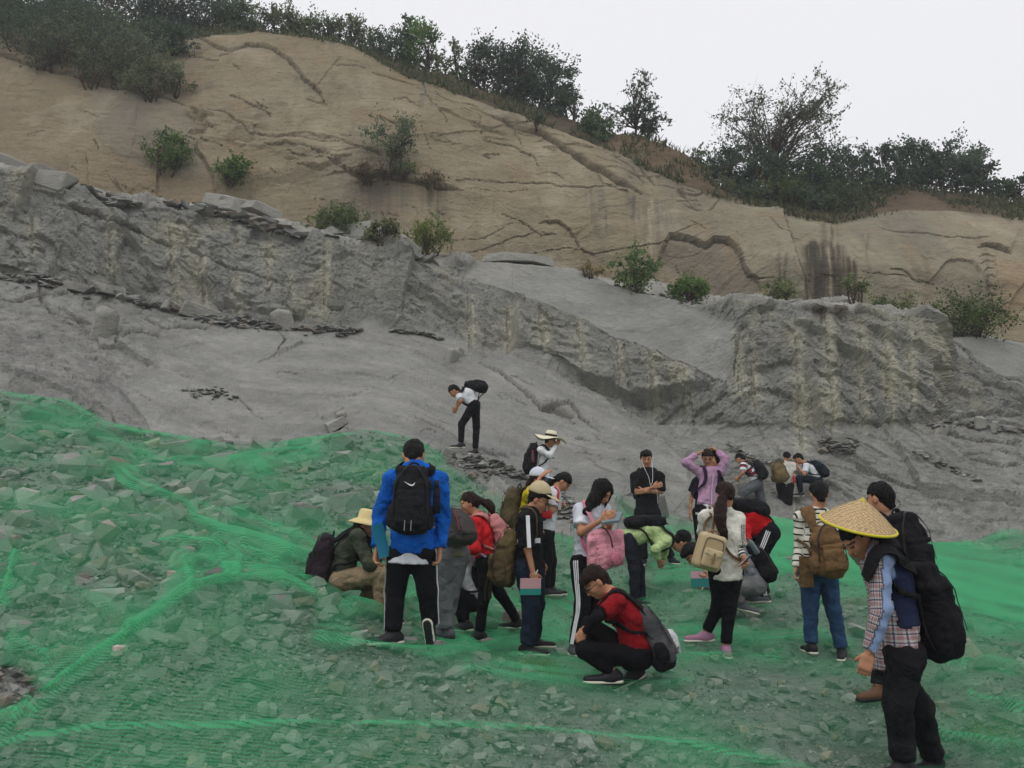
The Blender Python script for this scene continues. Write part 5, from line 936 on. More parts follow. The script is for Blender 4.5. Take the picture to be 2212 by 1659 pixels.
# ================================================================== IMPLICIT-SURFACE MODELLER for figures, clothes and bags
def smin(a, b, k):
    if k <= 0: return np.minimum(a, b)
    h = np.maximum(k - np.abs(a - b), 0) / k; return np.minimum(a, b) - h * h * k * .25
class SD:
    def __init__(s): s.p = []
    def cone(s, a, b, ra, rb, k=.03, flat=None, ratio=.7, capa=False, capb=False, op=1, tag=0):
        a = np.asarray(a, float); b = np.asarray(b, float); ba = b - a; L = np.linalg.norm(ba) + 1e-6; u = ba / L
        fl = None if flat is None else unit(flat)
        def f(x, y, z):
            px, py, pz = x - a[0], y - a[1], z - a[2]; t0 = (px * u[0] + py * u[1] + pz * u[2]) / L; t = np.clip(t0, 0, 1)
            qx, qy, qz = px - t * ba[0], py - t * ba[1], pz - t * ba[2]; r = ra + t * (rb - ra)
            if fl is not None:
                s_ = (qx * fl[0] + qy * fl[1] + qz * fl[2]) * (1 / ratio - 1); qx = qx + s_ * fl[0]; qy = qy + s_ * fl[1]; qz = qz + s_ * fl[2]
            d = np.sqrt(qx * qx + qy * qy + qz * qz) - r
            if fl is not None: d = d * (.5 + .5 * ratio)
            if capb: d = np.maximum(d, (t0 - 1) * L)
            if capa: d = np.maximum(d, -t0 * L)
            return d
        m = max(ra, rb); lo = np.minimum(a, b) - m; hi = np.maximum(a, b) + m; s.p.append((f, lo, hi, k, op, (a, b, tag))); return s
    def ell(s, c, ax, rad, k=.03, op=1, tag=0):
        c = np.asarray(c, float); ax = np.asarray(ax, float); rad = np.asarray(rad, float)
        def f(x, y, z):
            px, py, pz = x - c[0], y - c[1], z - c[2]; k0 = 0; k1 = 0
            for i in range(3):
                q = (px * ax[i, 0] + py * ax[i, 1] + pz * ax[i, 2]) / rad[i]; k0 = k0 + q * q; k1 = k1 + (q / rad[i]) ** 2
            k0 = np.sqrt(k0 + 1e-12); return k0 * (k0 - 1) / np.sqrt(k1 + 1e-12)
        m = rad.max(); s.p.append((f, c - m, c + m, k, op, (c, c + ax[2] * .01, tag))); return s
    def box(s, c, ax, half, r=.02, k=.02, op=1, tag=0):
        c = np.asarray(c, float); ax = np.asarray(ax, float); half = np.asarray(half, float)
        def f(x, y, z):
            px, py, pz = x - c[0], y - c[1], z - c[2]; o = 0; mx_ = None
            for i in range(3):
                q = np.abs(px * ax[i, 0] + py * ax[i, 1] + pz * ax[i, 2]) - (half[i] - r); o = o + np.maximum(q, 0) ** 2; mx_ = q if mx_ is None else np.maximum(mx_, q)
            return np.sqrt(o) + np.minimum(mx_, 0) - r
        e = (np.abs(ax) * half[:, None]).sum(0); s.p.append((f, c - e, c + e, k, op, (c, c + ax[2] * .01, tag))); return s
    def __call__(s, q):
        q = np.asarray(q, float); d = np.full(q.shape[:-1], 9.)
        for f, lo, hi, k, op, _ in s.p:
            e = f(q[..., 0], q[..., 1], q[..., 2]); d = smin(d, e, k) if op > 0 else -smin(-d, e, k)
        return d
    def project(s, q, off=0, it=5):
        q = np.array(q, float); e = .004
        for _ in range(it):
            d = s(q); g = np.stack([s(q + [e, 0, 0]) - s(q - [e, 0, 0]), s(q + [0, e, 0]) - s(q - [0, e, 0]), s(q + [0, 0, e]) - s(q - [0, 0, e])], -1); g = unit(g); q = q - (d - off)[..., None] * g
        return q, g
    def mesh(s, h, wr=0, wf=14, seed=0, aniso=(1, 1, 1)):
        lo = np.min([p[1] for p in s.p if p[4] > 0], 0) - 3 * h - .01; hi = np.max([p[2] for p in s.p if p[4] > 0], 0) + 3 * h + .01
        n = np.ceil((hi - lo) / h).astype(int) + 1; F = np.full(n, .3, np.float32); ax_ = [(lo[i] + h * np.arange(n[i])).astype(np.float32) for i in range(3)]
        for f, a, b, k, op, _ in s.p:
            m = k + 2.5 * h + .01; i0 = np.clip(((a - m - lo) / h).astype(int), 0, n - 1); i1 = np.clip(((b + m - lo) / h).astype(int) + 2, 1, n)
            sl_ = tuple(slice(i0[i], i1[i]) for i in range(3)); e = f(ax_[0][sl_[0]][:, None, None], ax_[1][sl_[1]][None, :, None], ax_[2][sl_[2]][None, None, :]).astype(np.float32)
            F[sl_] = smin(F[sl_], e, k) if op > 0 else -smin(-F[sl_], e, k)
        if wr:
            near = np.abs(F) < wr * 1.6 + h * 1.2; i, j, k_ = np.nonzero(near); x, y, z = ax_[0][i], ax_[1][j], ax_[2][k_]
            nz = vn(x * wf * aniso[0], y * wf * aniso[1], z * wf * aniso[2], seed) + .6 * (1 - 2 * np.abs(vn(x * wf * 1.9 * aniso[0], y * wf * 1.9 * aniso[1], z * wf * 1.9 * aniso[2], seed + 3))); F[i, j, k_] += wr * nz
        F[[0, -1]] = .3; F[:, [0, -1]] = .3; F[:, :, [0, -1]] = .3
        return surfnet(F, lo, h)
    def bonecoord(s, V):
        """nearest bone: distance along it (m) and angle round it; for printed stripes"""
        best = np.full(len(V), 1e9); st = np.zeros(len(V)); sa = np.zeros(len(V)); tg = np.zeros(len(V))
        for f, lo, hi, k, op, (a, b, tag) in s.p:
            if op < 0: continue
            d = f(V[:, 0], V[:, 1], V[:, 2]); m = d < best; best = np.where(m, d, best); L = np.linalg.norm(b - a) + 1e-6; t = (V - a) @ ((b - a) / L)
            st = np.where(m, t, st); tg = np.where(m, tag, tg)
            r0 = unit(np.cross((b - a) / L, [0.3, .9, .1])); r1 = np.cross((b - a) / L, r0); sa = np.where(m, np.arctan2((V - a) @ r0, (V - a) @ r1), sa)
        return st, sa, tg
_E = [((0, 0, 0), (1, 0, 0)), ((0, 1, 0), (1, 1, 0)), ((0, 0, 1), (1, 0, 1)), ((0, 1, 1), (1, 1, 1)), ((0, 0, 0), (0, 1, 0)), ((1, 0, 0), (1, 1, 0)), ((0, 0, 1), (0, 1, 1)), ((1, 0, 1), (1, 1, 1)), ((0, 0, 0), (0, 0, 1)), ((1, 0, 0), (1, 0, 1)), ((0, 1, 0), (0, 1, 1)), ((1, 1, 0), (1, 1, 1))]
def surfnet(F, org, h):
    S = F < 0; c = np.zeros(tuple(q - 1 for q in F.shape), np.int8); g = lambda a, o: a[o[0]:a.shape[0] - 1 + o[0], o[1]:a.shape[1] - 1 + o[1], o[2]:a.shape[2] - 1 + o[2]]
    for o in [(i, j, k) for i in (0, 1) for j in (0, 1) for k in (0, 1)]: c += g(S, o)
    act = (c > 0) & (c < 8); I = np.argwhere(act); V = np.zeros((len(I), 3)); cnt = np.zeros(len(I)); i, j, k = I.T
    for a, b in _E:
        fa = F[i + a[0], j + a[1], k + a[2]]; fb = F[i + b[0], j + b[1], k + b[2]]; m = (fa < 0) != (fb < 0); t = np.where(m, fa / np.where(m, fa - fb, 1), 0)
        V += np.where(m[:, None], np.array(a) + t[:, None] * (np.array(b) - np.array(a)), 0); cnt += m
    V = (V / cnt[:, None] + I) * h + org; cid = np.full(act.shape, -1, np.int32); cid[act] = np.arange(len(I)); Q = []
    for ax in range(3):
        a = [slice(1, -1)] * 3; b = [slice(1, -1)] * 3; a[ax] = slice(0, -1); b[ax] = slice(1, None); A_, B_ = S[tuple(a)], S[tuple(b)]
        p_, q_ = (ax + 1) % 3, (ax + 2) % 3; cr = A_ != B_; J = np.argwhere(cr); off = np.ones(3, int); off[ax] = 0; J = J + off; fl = A_[cr]
        e1 = np.zeros(3, int); e1[p_] = 1; e2 = np.zeros(3, int); e2[q_] = 1; G_ = lambda W: cid[W[:, 0], W[:, 1], W[:, 2]]
        q4 = np.stack([G_(J - e1 - e2), G_(J - e2), G_(J), G_(J - e1)], 1); q4 = np.where(fl[:, None], q4, q4[:, ::-1]); Q.append(q4)
    return V, np.concatenate(Q)
def sdpart(name, sd, h, mat, parent, wr=0, wf=14, col=None, bones=False, seed=0, aniso=(1, 1, 1), **pr):
    V, F = sd.mesh(h, wr, wf, seed, aniso); at = None
    if bones: st, sa, tg = sd.bonecoord(V); at = {'st': st, 'sa': sa, 'tg': tg}
    return part(name, V, F, mat, parent, True, None if col is None else col(V), at, **pr)
def crom(p, n=20):
    p = np.asarray(p, float); p = np.vstack([2 * p[0] - p[1], p, 2 * p[-1] - p[-2]]); out = []; m = len(p) - 3
    for t in np.linspace(0, m - 1e-6, n):
        i = int(t); f = t - i; a, b, c, d = p[i:i + 4]; out.append(.5 * (2 * b + (c - a) * f + (2 * a - 5 * b + 4 * c - d) * f * f + (3 * b - a - 3 * c + d) * f ** 3))
    return np.array(out)
# ================================================================== PEOPLE
def skinmat():
    m, t, b = nodes('skin'); a = N(t, 'ShaderNodeAttribute', attribute_name='col'); t.links.new(a.outputs['Color'], b.inputs['Base Color']); b.inputs['Roughness'].default_value = .55
    b.inputs['Subsurface Weight'].default_value = .08; b.inputs['Subsurface Radius'].default_value = (.01, .004, .002); return m
M_SKIN = skinmat()
def hairmat(n, c):
    m, t, b = nodes(n); b.inputs['Base Color'].default_value = (*lin(c), 1); b.inputs['Roughness'].default_value = .6; b.inputs['Specular IOR Level'].default_value = .18
    tc = N(t, 'ShaderNodeTexCoord'); mp = N(t, 'ShaderNodeMapping'); mp.inputs['Scale'].default_value = (34, 34, 5); t.links.new(tc.outputs['Object'], mp.inputs['Vector']); n_ = N(t, 'ShaderNodeTexNoise', i_Scale=2.0, i_Detail=3.0); t.links.new(mp.outputs[0], n_.inputs['Vector'])
    bp = N(t, 'ShaderNodeBump', i_Strength=1.0, i_Distance=.03); t.links.new(n_.outputs[0], bp.inputs['Height']); t.links.new(bp.outputs[0], b.inputs['Normal']); return m
M_HAIR = hairmat('black_hair', '#0d0b09'); M_HAIRB = hairmat('brown_hair', '#24140f')
M_SHOE = plain('black_shoe', '#1b1b1e', .6); M_SOLE = plain('pale_sole', '#cfcabb', .7); M_STRIPE = plain('white_stripe', '#d8d8dc', .8); M_GLASS = plain('glasses_frame', '#141414', .3); M_SHOEG = plain('grey_shoe', '#55575c', .7); M_SHOEP = plain('pink_shoe', '#9a6d86', .7); M_BOOT = plain('brown_boot', '#5d4230', .8)
SKIN = '#ad7c60'
class Fig: pass
def hand(sd, wr, d, pn, side, S=1.0, curl=.5, k=.006):
    """palm, four unequal bent fingers and a thumb leaving the side of the palm; d = direction, pn = palm normal (fingers curl towards it)"""
    d = unit(d); pn = unit(np.asarray(pn, float) - np.dot(pn, d) * d); sx = np.cross(d, pn) * side
    kn = wr + d * .085 * S; sd.cone(wr - d * .02 * S, wr + d * .02 * S, .025 * S, .026 * S, k=.01, flat=pn, ratio=.75)
    sd.box(wr + d * .055 * S, np.array([sx, pn, d]), np.array([.038, .014, .045]) * S, r=.013 * S, k=.012)
    for q, ln in ((-1.5, .078), (-.5, .088), (.5, .082), (1.5, .064)):
        p = kn + sx * q * .019 * S; a = curl * .9; dd = unit(d * math.cos(a * .6) + pn * math.sin(a * .6) + sx * q * .04); p1 = p + dd * ln * .45 * S
        dd2 = unit(d * math.cos(a * 1.6) + pn * math.sin(a * 1.6)); p2 = p1 + dd2 * ln * .32 * S; dd3 = unit(d * math.cos(a * 2.3) + pn * math.sin(a * 2.3)); p3 = p2 + dd3 * ln * .26 * S
        sd.cone(p - dd * .01, p1, .0095 * S, .0088 * S, k=k); sd.cone(p1, p2, .0088 * S, .008 * S, k=k); sd.cone(p2, p3, .008 * S, .0068 * S, k=k)
    t0 = wr + d * .025 * S - sx * .03 * S; td = unit(d * .75 - sx * .65 + pn * .35 * curl * 2); t1 = t0 + td * .042 * S; t2 = t1 + unit(td + d * .5 + pn * curl) * .03 * S
    sd.cone(t0, t1, .013 * S, .0105 * S, k=.01); sd.cone(t1, t2, .0105 * S, .0085 * S, k=k)
def person(label, Y, yaw, J, group='students and teachers looking over the quarry', ht=1.68, sex='m', hyaw=None, hpit=0., hrol=0., top=None, bot=None, hair='short', hairc=None, shoe='black', sole=True, skin=SKIN, glasses=False, chunky=1.0, hands=('o', 'o'), armskin=True, lod=1.0, hdir=(None, None)):
    S = ht / 1.7; wd = (.93 if sex == 'f' else 1.0) * chunky; fg = Fig(); fg.Y = Y; yr = R(yaw); lat = np.array([math.cos(yr), math.sin(yr), 0]); fr = np.array([math.sin(yr), -math.cos(yr), 0])
    def pt(q, dy=0.0):
        if len(q) == 3: dy = q[2]
        return P(q[0], q[1], Y + dy)
    pv = pt(J['pv']); nk = pt(J['nk']); up = unit(nk - pv); latt = unit(lat - np.dot(lat, up) * up)
    if 'lat' in J: latt = unit(np.array(J['lat']) - np.dot(J['lat'], up) * up)
    frt = np.cross(latt, up) * 1.0
    if np.dot(frt, fr) < 0 and abs(up[2]) > .3: frt = -frt
    ch = pt(J['ch']) if 'ch' in J else (pv + nk) / 2 - frt * .02 * S + up * .0
    sh_ = {s: (pt(J['s' + s], sg * latt[1] * .17 * S) if 's' + s in J else nk - up * .055 * S + latt * sg * .165 * S * wd) for s, sg in (('l', 1), ('r', -1))}
    hp_ = {s: (pt(J['h' + s], sg * latt[1] * .09 * S) if 'h' + s in J else pv - up * .03 * S + latt * sg * .085 * S) for s, sg in (('l', 1), ('r', -1))}
    el = {s: pt(J['e' + s], sh_[s][1] - Y) for s in 'lr'}; wr = {s: pt(J['w' + s], el[s][1] - Y) for s in 'lr'}; kn = {s: pt(J['k' + s], hp_[s][1] - Y) for s in 'lr'}; an = {s: pt(J['a' + s], kn[s][1] - Y) for s in 'lr'}
    hd = pt(J['hd'], nk[1] - Y); fg.__dict__.update(pv=pv, nk=nk, up=up, lat=latt, fr=frt, ch=ch, sh=sh_, hp=hp_, el=el, wr=wr, kn=kn, an=an, hd=hd, S=S)
    base = (an['l'] + an['r']) / 2; base = base - [0, 0, .08]
    root = thing('person', base, label, 'person', group); fg.root = root
    H = max(.013, .0017 * Y) * lod; HF = max(.0064, .00098 * Y) * lod
    # ---- body
    b = SD(); b.ell(pv, [latt, frt, up], [.145 * S * wd, .1 * S, .12 * S], k=.05).cone(pv, ch, .115 * S * wd, .125 * S * wd, k=.05, flat=frt, ratio=.68).cone(ch, nk - up * .16 * S, .125 * S * wd, .125 * S * wd, k=.05, flat=frt, ratio=.66)
    hy = R(yaw if hyaw is None else hyaw); hl = np.array([math.cos(hy), math.sin(hy), 0]); hf0 = np.array([math.sin(hy), -math.cos(hy), 0]); hp = R(hpit); hf = hf0 * math.cos(hp) - np.array([0, 0, 1]) * math.sin(hp); hu = np.cross(hf, hl)
    if hrol: c_, s_ = math.cos(R(hrol)), math.sin(R(hrol)); hl, hu = hl * c_ + hu * s_, hu * c_ - hl * s_
    hb = hd - hu * .075 * S - hf * .015; b.cone(nk - up * .03, hb, .056 * S * wd, .05 * S * wd, k=.03)
    for s in 'lr':
        b.cone(nk - up * .03 * S, sh_[s], .05 * S, .055 * S, k=.05); b.cone(sh_[s], el[s], .048 * S, .038 * S, k=.03); b.cone(el[s], wr[s], .038 * S, .025 * S, k=.02, flat=None)
        b.cone(hp_[s], kn[s], .078 * S, .052 * S, k=.04); b.cone(kn[s], an[s], .05 * S, .035 * S, k=.03); b.cone(kn[s] + (an[s] - kn[s]) * .1, kn[s] + (an[s] - kn[s]) * .5 - frt * .01, .05 * S, .044 * S, k=.03)
    Vb, Fb = b.mesh(H * 1.45)
    # ---- head at a finer grid, same mesh
    h = SD(); ax = [hl, hf, hu]; hdS = S * .98; q = lambda l, f, u: hd + (hl * l + hf * f + hu * u) * hdS
    h.ell(q(0, -.008, .02), ax, np.array([.074, .093, .092]) * hdS, k=.02); h.cone(q(0, .02, -.03), q(0, .052, -.088), .06 * hdS, .03 * hdS, k=.04); h.ell(q(0, .03, -.04), ax, np.array([.06, .06, .07]) * hdS, k=.03)
    h.cone(q(0, .088, .0), q(0, .105, -.032), .009 * hdS, .014 * hdS, k=.012); h.cone(q(-.025, .082, .022), q(.025, .082, .022), .012 * hdS, .012 * hdS, k=.015); h.cone(q(-.018, .088, -.062), q(.018, .088, -.062), .009 * hdS, .009 * hdS, k=.008)
    for sg in (-1, 1):
        h.ell(q(sg * .078, -.005, -.005), ax, np.array([.011, .02, .032]) * hdS, k=.008); h.ell(q(sg * .031, .098, .004), ax, np.array([.016, .012, .009]) * hdS, k=.006, op=-1); h.ell(q(sg * .031, .083, .002), ax, np.array([.014, .012, .011]) * hdS, k=.003); h.ell(q(sg * .038, .062, -.025), ax, np.array([.024, .022, .022]) * hdS, k=.02)
    h.cone(hb + hu * .0, nk - up * .01, .052 * S * wd, .056 * S * wd, k=.03)
    Vh, Fh = h.mesh(HF); hcol = np.tile(np.array(lin(skin)), (len(Vh), 1)); rel = (Vh - hd) / hdS; L_, F_, U_ = rel @ hl, rel @ hf, rel @ hu
    def paint(m, c, a=1.0):
        m = np.clip(m, 0, 1)[:, None] * a; hcol[:] = hcol * (1 - m) + np.array(lin(c)) * m
    for sg in (-1, 1):
        paint((np.abs(L_ - sg * .032) < .016) & (np.abs(U_ - .003) < .0065) & (F_ > .05), '#1a1210', .95); paint((np.abs(L_ - sg * .034) < .022) & (np.abs(U_ - .026 + .15 * np.abs(np.abs(L_) - .034)) < .006) & (F_ > .05), '#1c1512', .9)
    paint((np.abs(L_) < .026) & (np.abs(U_ + .062) < .009) & (F_ > .06), '#8a4a40', .8)
    # ---- hands
    hs_ = SD(); 
    for i, s in enumerate('lr'):
        fd = unit(wr[s] - el[s]); hd_ = fd if hdir[i] is None else unit(hdir[i]); inw = (ch - wr[s]); hand(hs_, wr[s], hd_, inw, 1 if s == 'l' else -1, S, .9 if hands[i] == 'c' else .45)
    Vn, Fn = hs_.mesh(HF); nb = len(Vb); nh = len(Vh); sk = np.array(lin(skin))
    V = np.concatenate([Vb, Vh, Vn]); F = np.concatenate([Fb, Fh + nb, Fn + nb + nh]); C = np.concatenate([np.tile(sk, (nb, 1)), hcol, np.tile(sk, (len(Vn), 1))])
    part('body', V, F, M_SKIN, root, True, C)
    # ---- hair
    if hair:
        hm = hairc or M_HAIR; g = SD(); g.ell(q(0, -.012, .034), ax, np.array([.089, .104, .104]) * hdS, k=.01)
        if hair in ('short', 'crop', 'mop'):
            g.cone(q(0, -.055, -.01), q(0, -.06, -.06), .062 * hdS, .045 * hdS, k=.03)
            if hair == 'mop': g.ell(q(0, .02, .075), ax, np.array([.085, .085, .045]) * hdS, k=.03)
            g.box(q(0, .105, -.055), ax, np.array([.12, .085, .1]) * hdS, r=.02, k=.012, op=-1); g.box(q(0, 0, -.155), ax, np.array([.15, .15, .055]) * hdS, r=.01, k=.01, op=-1)
            for sg in (-1, 1): g.ell(q(sg * .088, .008, -.018), ax, np.array([.026, .022, .03]) * hdS, k=.008, op=-1)
        elif hair == 'pony':
            g.cone(q(0, -.05, -.01), q(0, -.07, -.04), .06 * hdS, .04 * hdS, k=.03); g.box(q(0, .1, -.05), ax, np.array([.12, .078, .085]) * hdS, r=.02, k=.012, op=-1); g.box(q(0, 0, -.13), ax, np.array([.15, .15, .055]) * hdS, r=.01, k=.01, op=-1)
            pts = crom([pt(p_, hd[1] - Y + (-hf * .06)[1]) for p_ in J['tail']], 9); rr = np.interp(np.linspace(0, 1, 9), [0, .15, .45, .8, 1], [.022, .034, .04, .028, .008]) * J.get('tailr', 1.0)
            for i in range(8): g.cone(pts[i], pts[i + 1], rr[i], rr[i + 1], k=.02)
            g.cone(q(0, -.09, .03), pts[0], .03, .024, k=.03)
        elif hair == 'long':
            g.box(q(0, .105, -.04), ax, np.array([.045, .06, .09]) * hdS, r=.02, k=.012, op=-1)
            for sg in (-1, 1): g.cone(q(sg * .06, .055, .03), q(sg * .055, .075, -.16), .04 * hdS, .026 * hdS, k=.03, flat=hl, ratio=.6)
            tp = [pt(p_, hd[1] - Y - .1) for p_ in J['tail']]; rr = np.linspace(.075, .05, len(tp))
            for i in range(len(tp) - 1): g.cone(tp[i], tp[i + 1], rr[i], rr[i + 1], k=.05, flat=hf, ratio=.7)
        sdpart('hair', g, HF * 1.4, hm, root, wr=.009, wf=30, seed=int(label.__len__()), aniso=(1, 1, .5))
    if glasses:
        m = MB()
        for sg in (-1, 1):
            a = np.linspace(0, 2 * math.pi, 13); m.tube([q(sg * .033 + .024 * math.cos(t), .104, .0 + .018 * math.sin(t)) for t in a], .0022, 4, False); m.tube([q(sg * .057, .103, .004), q(sg * .08, .05, .006), q(sg * .082, .0, .004)], .002, 4)
        m.tube([q(-.01, .107, .005), q(.01, .107, .005)], .0018, 4); m.part('glasses', M_GLASS, root)
    # ---- clothes
    tp = dict(col='#dddddd', sleeve='s', loose=.02, hem=.12, kind='shirt', wr=.008); tp.update(top or {}); lo_ = tp['loose'] * .72
    t = SD(); hem = tp.get('hempt'); hem = pt(hem) if hem is not None else pv - up * (tp['hem'] - .06) * S
    t.cone(nk - up * .15 * S, ch, .13 * S * wd + lo_, .128 * S * wd + lo_, k=.06, flat=frt, ratio=.72); t.cone(ch, hem, .13 * S * wd + lo_, .14 * S * wd + lo_ * 1.2, k=.04, flat=frt, ratio=.76, capb=True)
    t.cone(nk - up * .035 * S, nk + up * .012 * S, .07 * S, .06 * S, k=.03, capb=True)
    for s in 'lr':
        t.cone(nk - up * .035 * S, sh_[s], .055 * S + lo_ * .5, .06 * S + lo_ * .5, k=.05); f_ = {'s': .72, 'h': 1.0, 'l': 1.0, '3': 1.0}[tp['sleeve']]; e_ = sh_[s] + (el[s] - sh_[s]) * f_; ra = .056 * S + lo_ * .7; fl_ = 1.35 if tp['sleeve'] in 'sh' else 1.05
        t.cone(sh_[s], e_, ra, (.044 * S + lo_ * .7) * fl_, k=.03, capb=tp['sleeve'] in 'sh', tag=1)
        if tp['sleeve'] in 'l3':
            w_ = el[s] + (wr[s] - el[s]) * (.97 if tp['sleeve'] == 'l' else .45); t.cone(el[s], w_, .044 * S + lo_ * .7, .033 * S + lo_ * .75, k=.02, capb=True, tag=1)
    if tp.get('hood'): t.ell(nk - frt * .075 * S - up * .01, [latt, frt, up], np.array([.11, .055, .07]) * S, k=.04); t.cone(nk + latt * .06 + frt * .03, nk - latt * .06 + frt * .03, .035, .035, k=.03)
    if tp.get('collar'): t.cone(nk - up * .01, nk + up * .035, .068 * S, .064 * S, k=.015, capb=True)
    fg.top = t; fg.topobj = sdpart(tp['kind'], t, H, tp['mat'] if 'mat' in tp else CL(tp['col']), root, wr=tp['wr'], wf=tp.get('wf', 13), bones='mat' in tp, seed=len(label), col=(lambda V_: tp['colf'](V_, fg)) if 'colf' in tp else None)
    if tp.get('under'):
        u_ = SD(); uh = hem - up * tp.get('ulen', .07); u_.cone(hem + up * .03, uh, .13 * S * wd + .01, .16 * S * wd + .03, k=.02, flat=frt, ratio=.78, capb=True); sdpart('undershirt', u_, H, CL(tp['under']), root, wr=.004)
    if tp.get('undersleeve'):
        for s in 'lr':
            u_ = SD(); e_ = sh_[s] + (el[s] - sh_[s]) * .65; u_.cone(e_, el[s], .045 * S, .041 * S, k=.02).cone(el[s], el[s] + (wr[s] - el[s]) * .9, .041 * S, .032 * S, k=.02, capb=True); sdpart('sleeve', u_, H * .8, tp['undersleeve'], root, wr=.003, bones=True)
    bt = dict(col='#16161a', loose=.015, kind='trousers', wr=.006, stripes=False, len=.97); bt.update(bot or {}); lo_ = bt['loose'] * .85; t = SD()
    t.ell(pv - up * .02, [latt, frt, up], np.array([.15 * wd + lo_ * .4, .112 + lo_ * .4, .12]) * S, k=.05)
    for s in 'lr':
        c_ = an[s] + (kn[s] - an[s]) * (1 - bt['len']); t.cone(hp_[s], kn[s], .084 * S + lo_, .056 * S + lo_, k=.04); t.cone(kn[s], c_, .056 * S + lo_, .041 * S + lo_ * 1.1, k=.03, capb=True)
    fg.bot = t; fg.botobj = sdpart(bt['kind'], t, H * 1.15, CL(bt['col']), root, wr=bt['wr'], wf=12, seed=len(label) + 5)
    if bt['stripes']:
        for s in bt.get('sides', 'lr'):
            sg = 1 if s == 'l' else -1; A0, B0, C0 = hp_[s] + up * .03, kn[s], an[s] + (kn[s] - an[s]) * (1 - bt['len'] + .02); path = crom([A0, A0 + (B0 - A0) * .5, B0, B0 + (C0 - B0) * .5, C0], 26); tn = unit(np.gradient(path, axis=0)); o_ = unit(latt * sg + frt * bt.get('sfr', 0.0)); o_ = unit(o_ - (tn @ o_)[:, None] * tn); sdv = np.cross(tn, o_)
            m = MB()
            for k_ in (-1, 0, 1):
                q_, g_ = t.project(path + o_ * .12 + sdv * k_ * .021, .004 + bt['wr'] * .6); m.ribbon(q_, g_, .0105, .003)
            m.part('stripe', M_STRIPE, fg.botobj)
    # ---- shoes
    sm_ = {'black': M_SHOE, 'grey': M_SHOEG, 'pink': M_SHOEP, 'boot': M_BOOT}[shoe] if isinstance(shoe, str) else shoe
    for s in 'lr':
        a = an[s]
        if 't' + s in J: toe = pt(J['t' + s], a[1] - Y)
        else: toe = a + fr * .16 * S + np.array([0, 0, -.055]) * S
        if 'hu' + s in J: su = unit(np.array(J['hu' + s], float))
        else: su = np.array([0, 0, 1.])
        td = unit(toe - a - np.dot(toe - a, su) * su); heel = a - su * .05 * S - td * .045 * S; tp_ = heel + td * .225 * S; sx = np.cross(td, su)
        u_ = SD(); u_.cone(heel + su * .012, heel + td * .08 * S + su * .012, .038 * S, .04 * S, k=.02, flat=su, ratio=1.1).cone(heel + td * .08 * S, tp_ - su * .006, .042 * S, .034 * S, k=.03, flat=su, ratio=.8); u_.cone(heel + td * .035 + su * .0, a + su * .01, .04 * S, .043 * S, k=.03, capb=True)
        so = SD(); so.cone(heel - su * .022 * S, tp_ - su * .026 * S, .043 * S, .041 * S, k=.01, flat=su, ratio=.42)
        o_ = sdpart('shoe', u_, H * .75, sm_, root); sdpart('sole', so, H * .75, M_SOLE if sole else M_SHOE, o_)
        if Y < 7.5: tr_ = SD(); tr_.cone(heel - su * .036 * S, tp_ - su * .04 * S, .034 * S, .032 * S, k=.01, flat=su, ratio=.3); sdpart('tread', tr_, .009, M_SHOE, o_)
    return fg
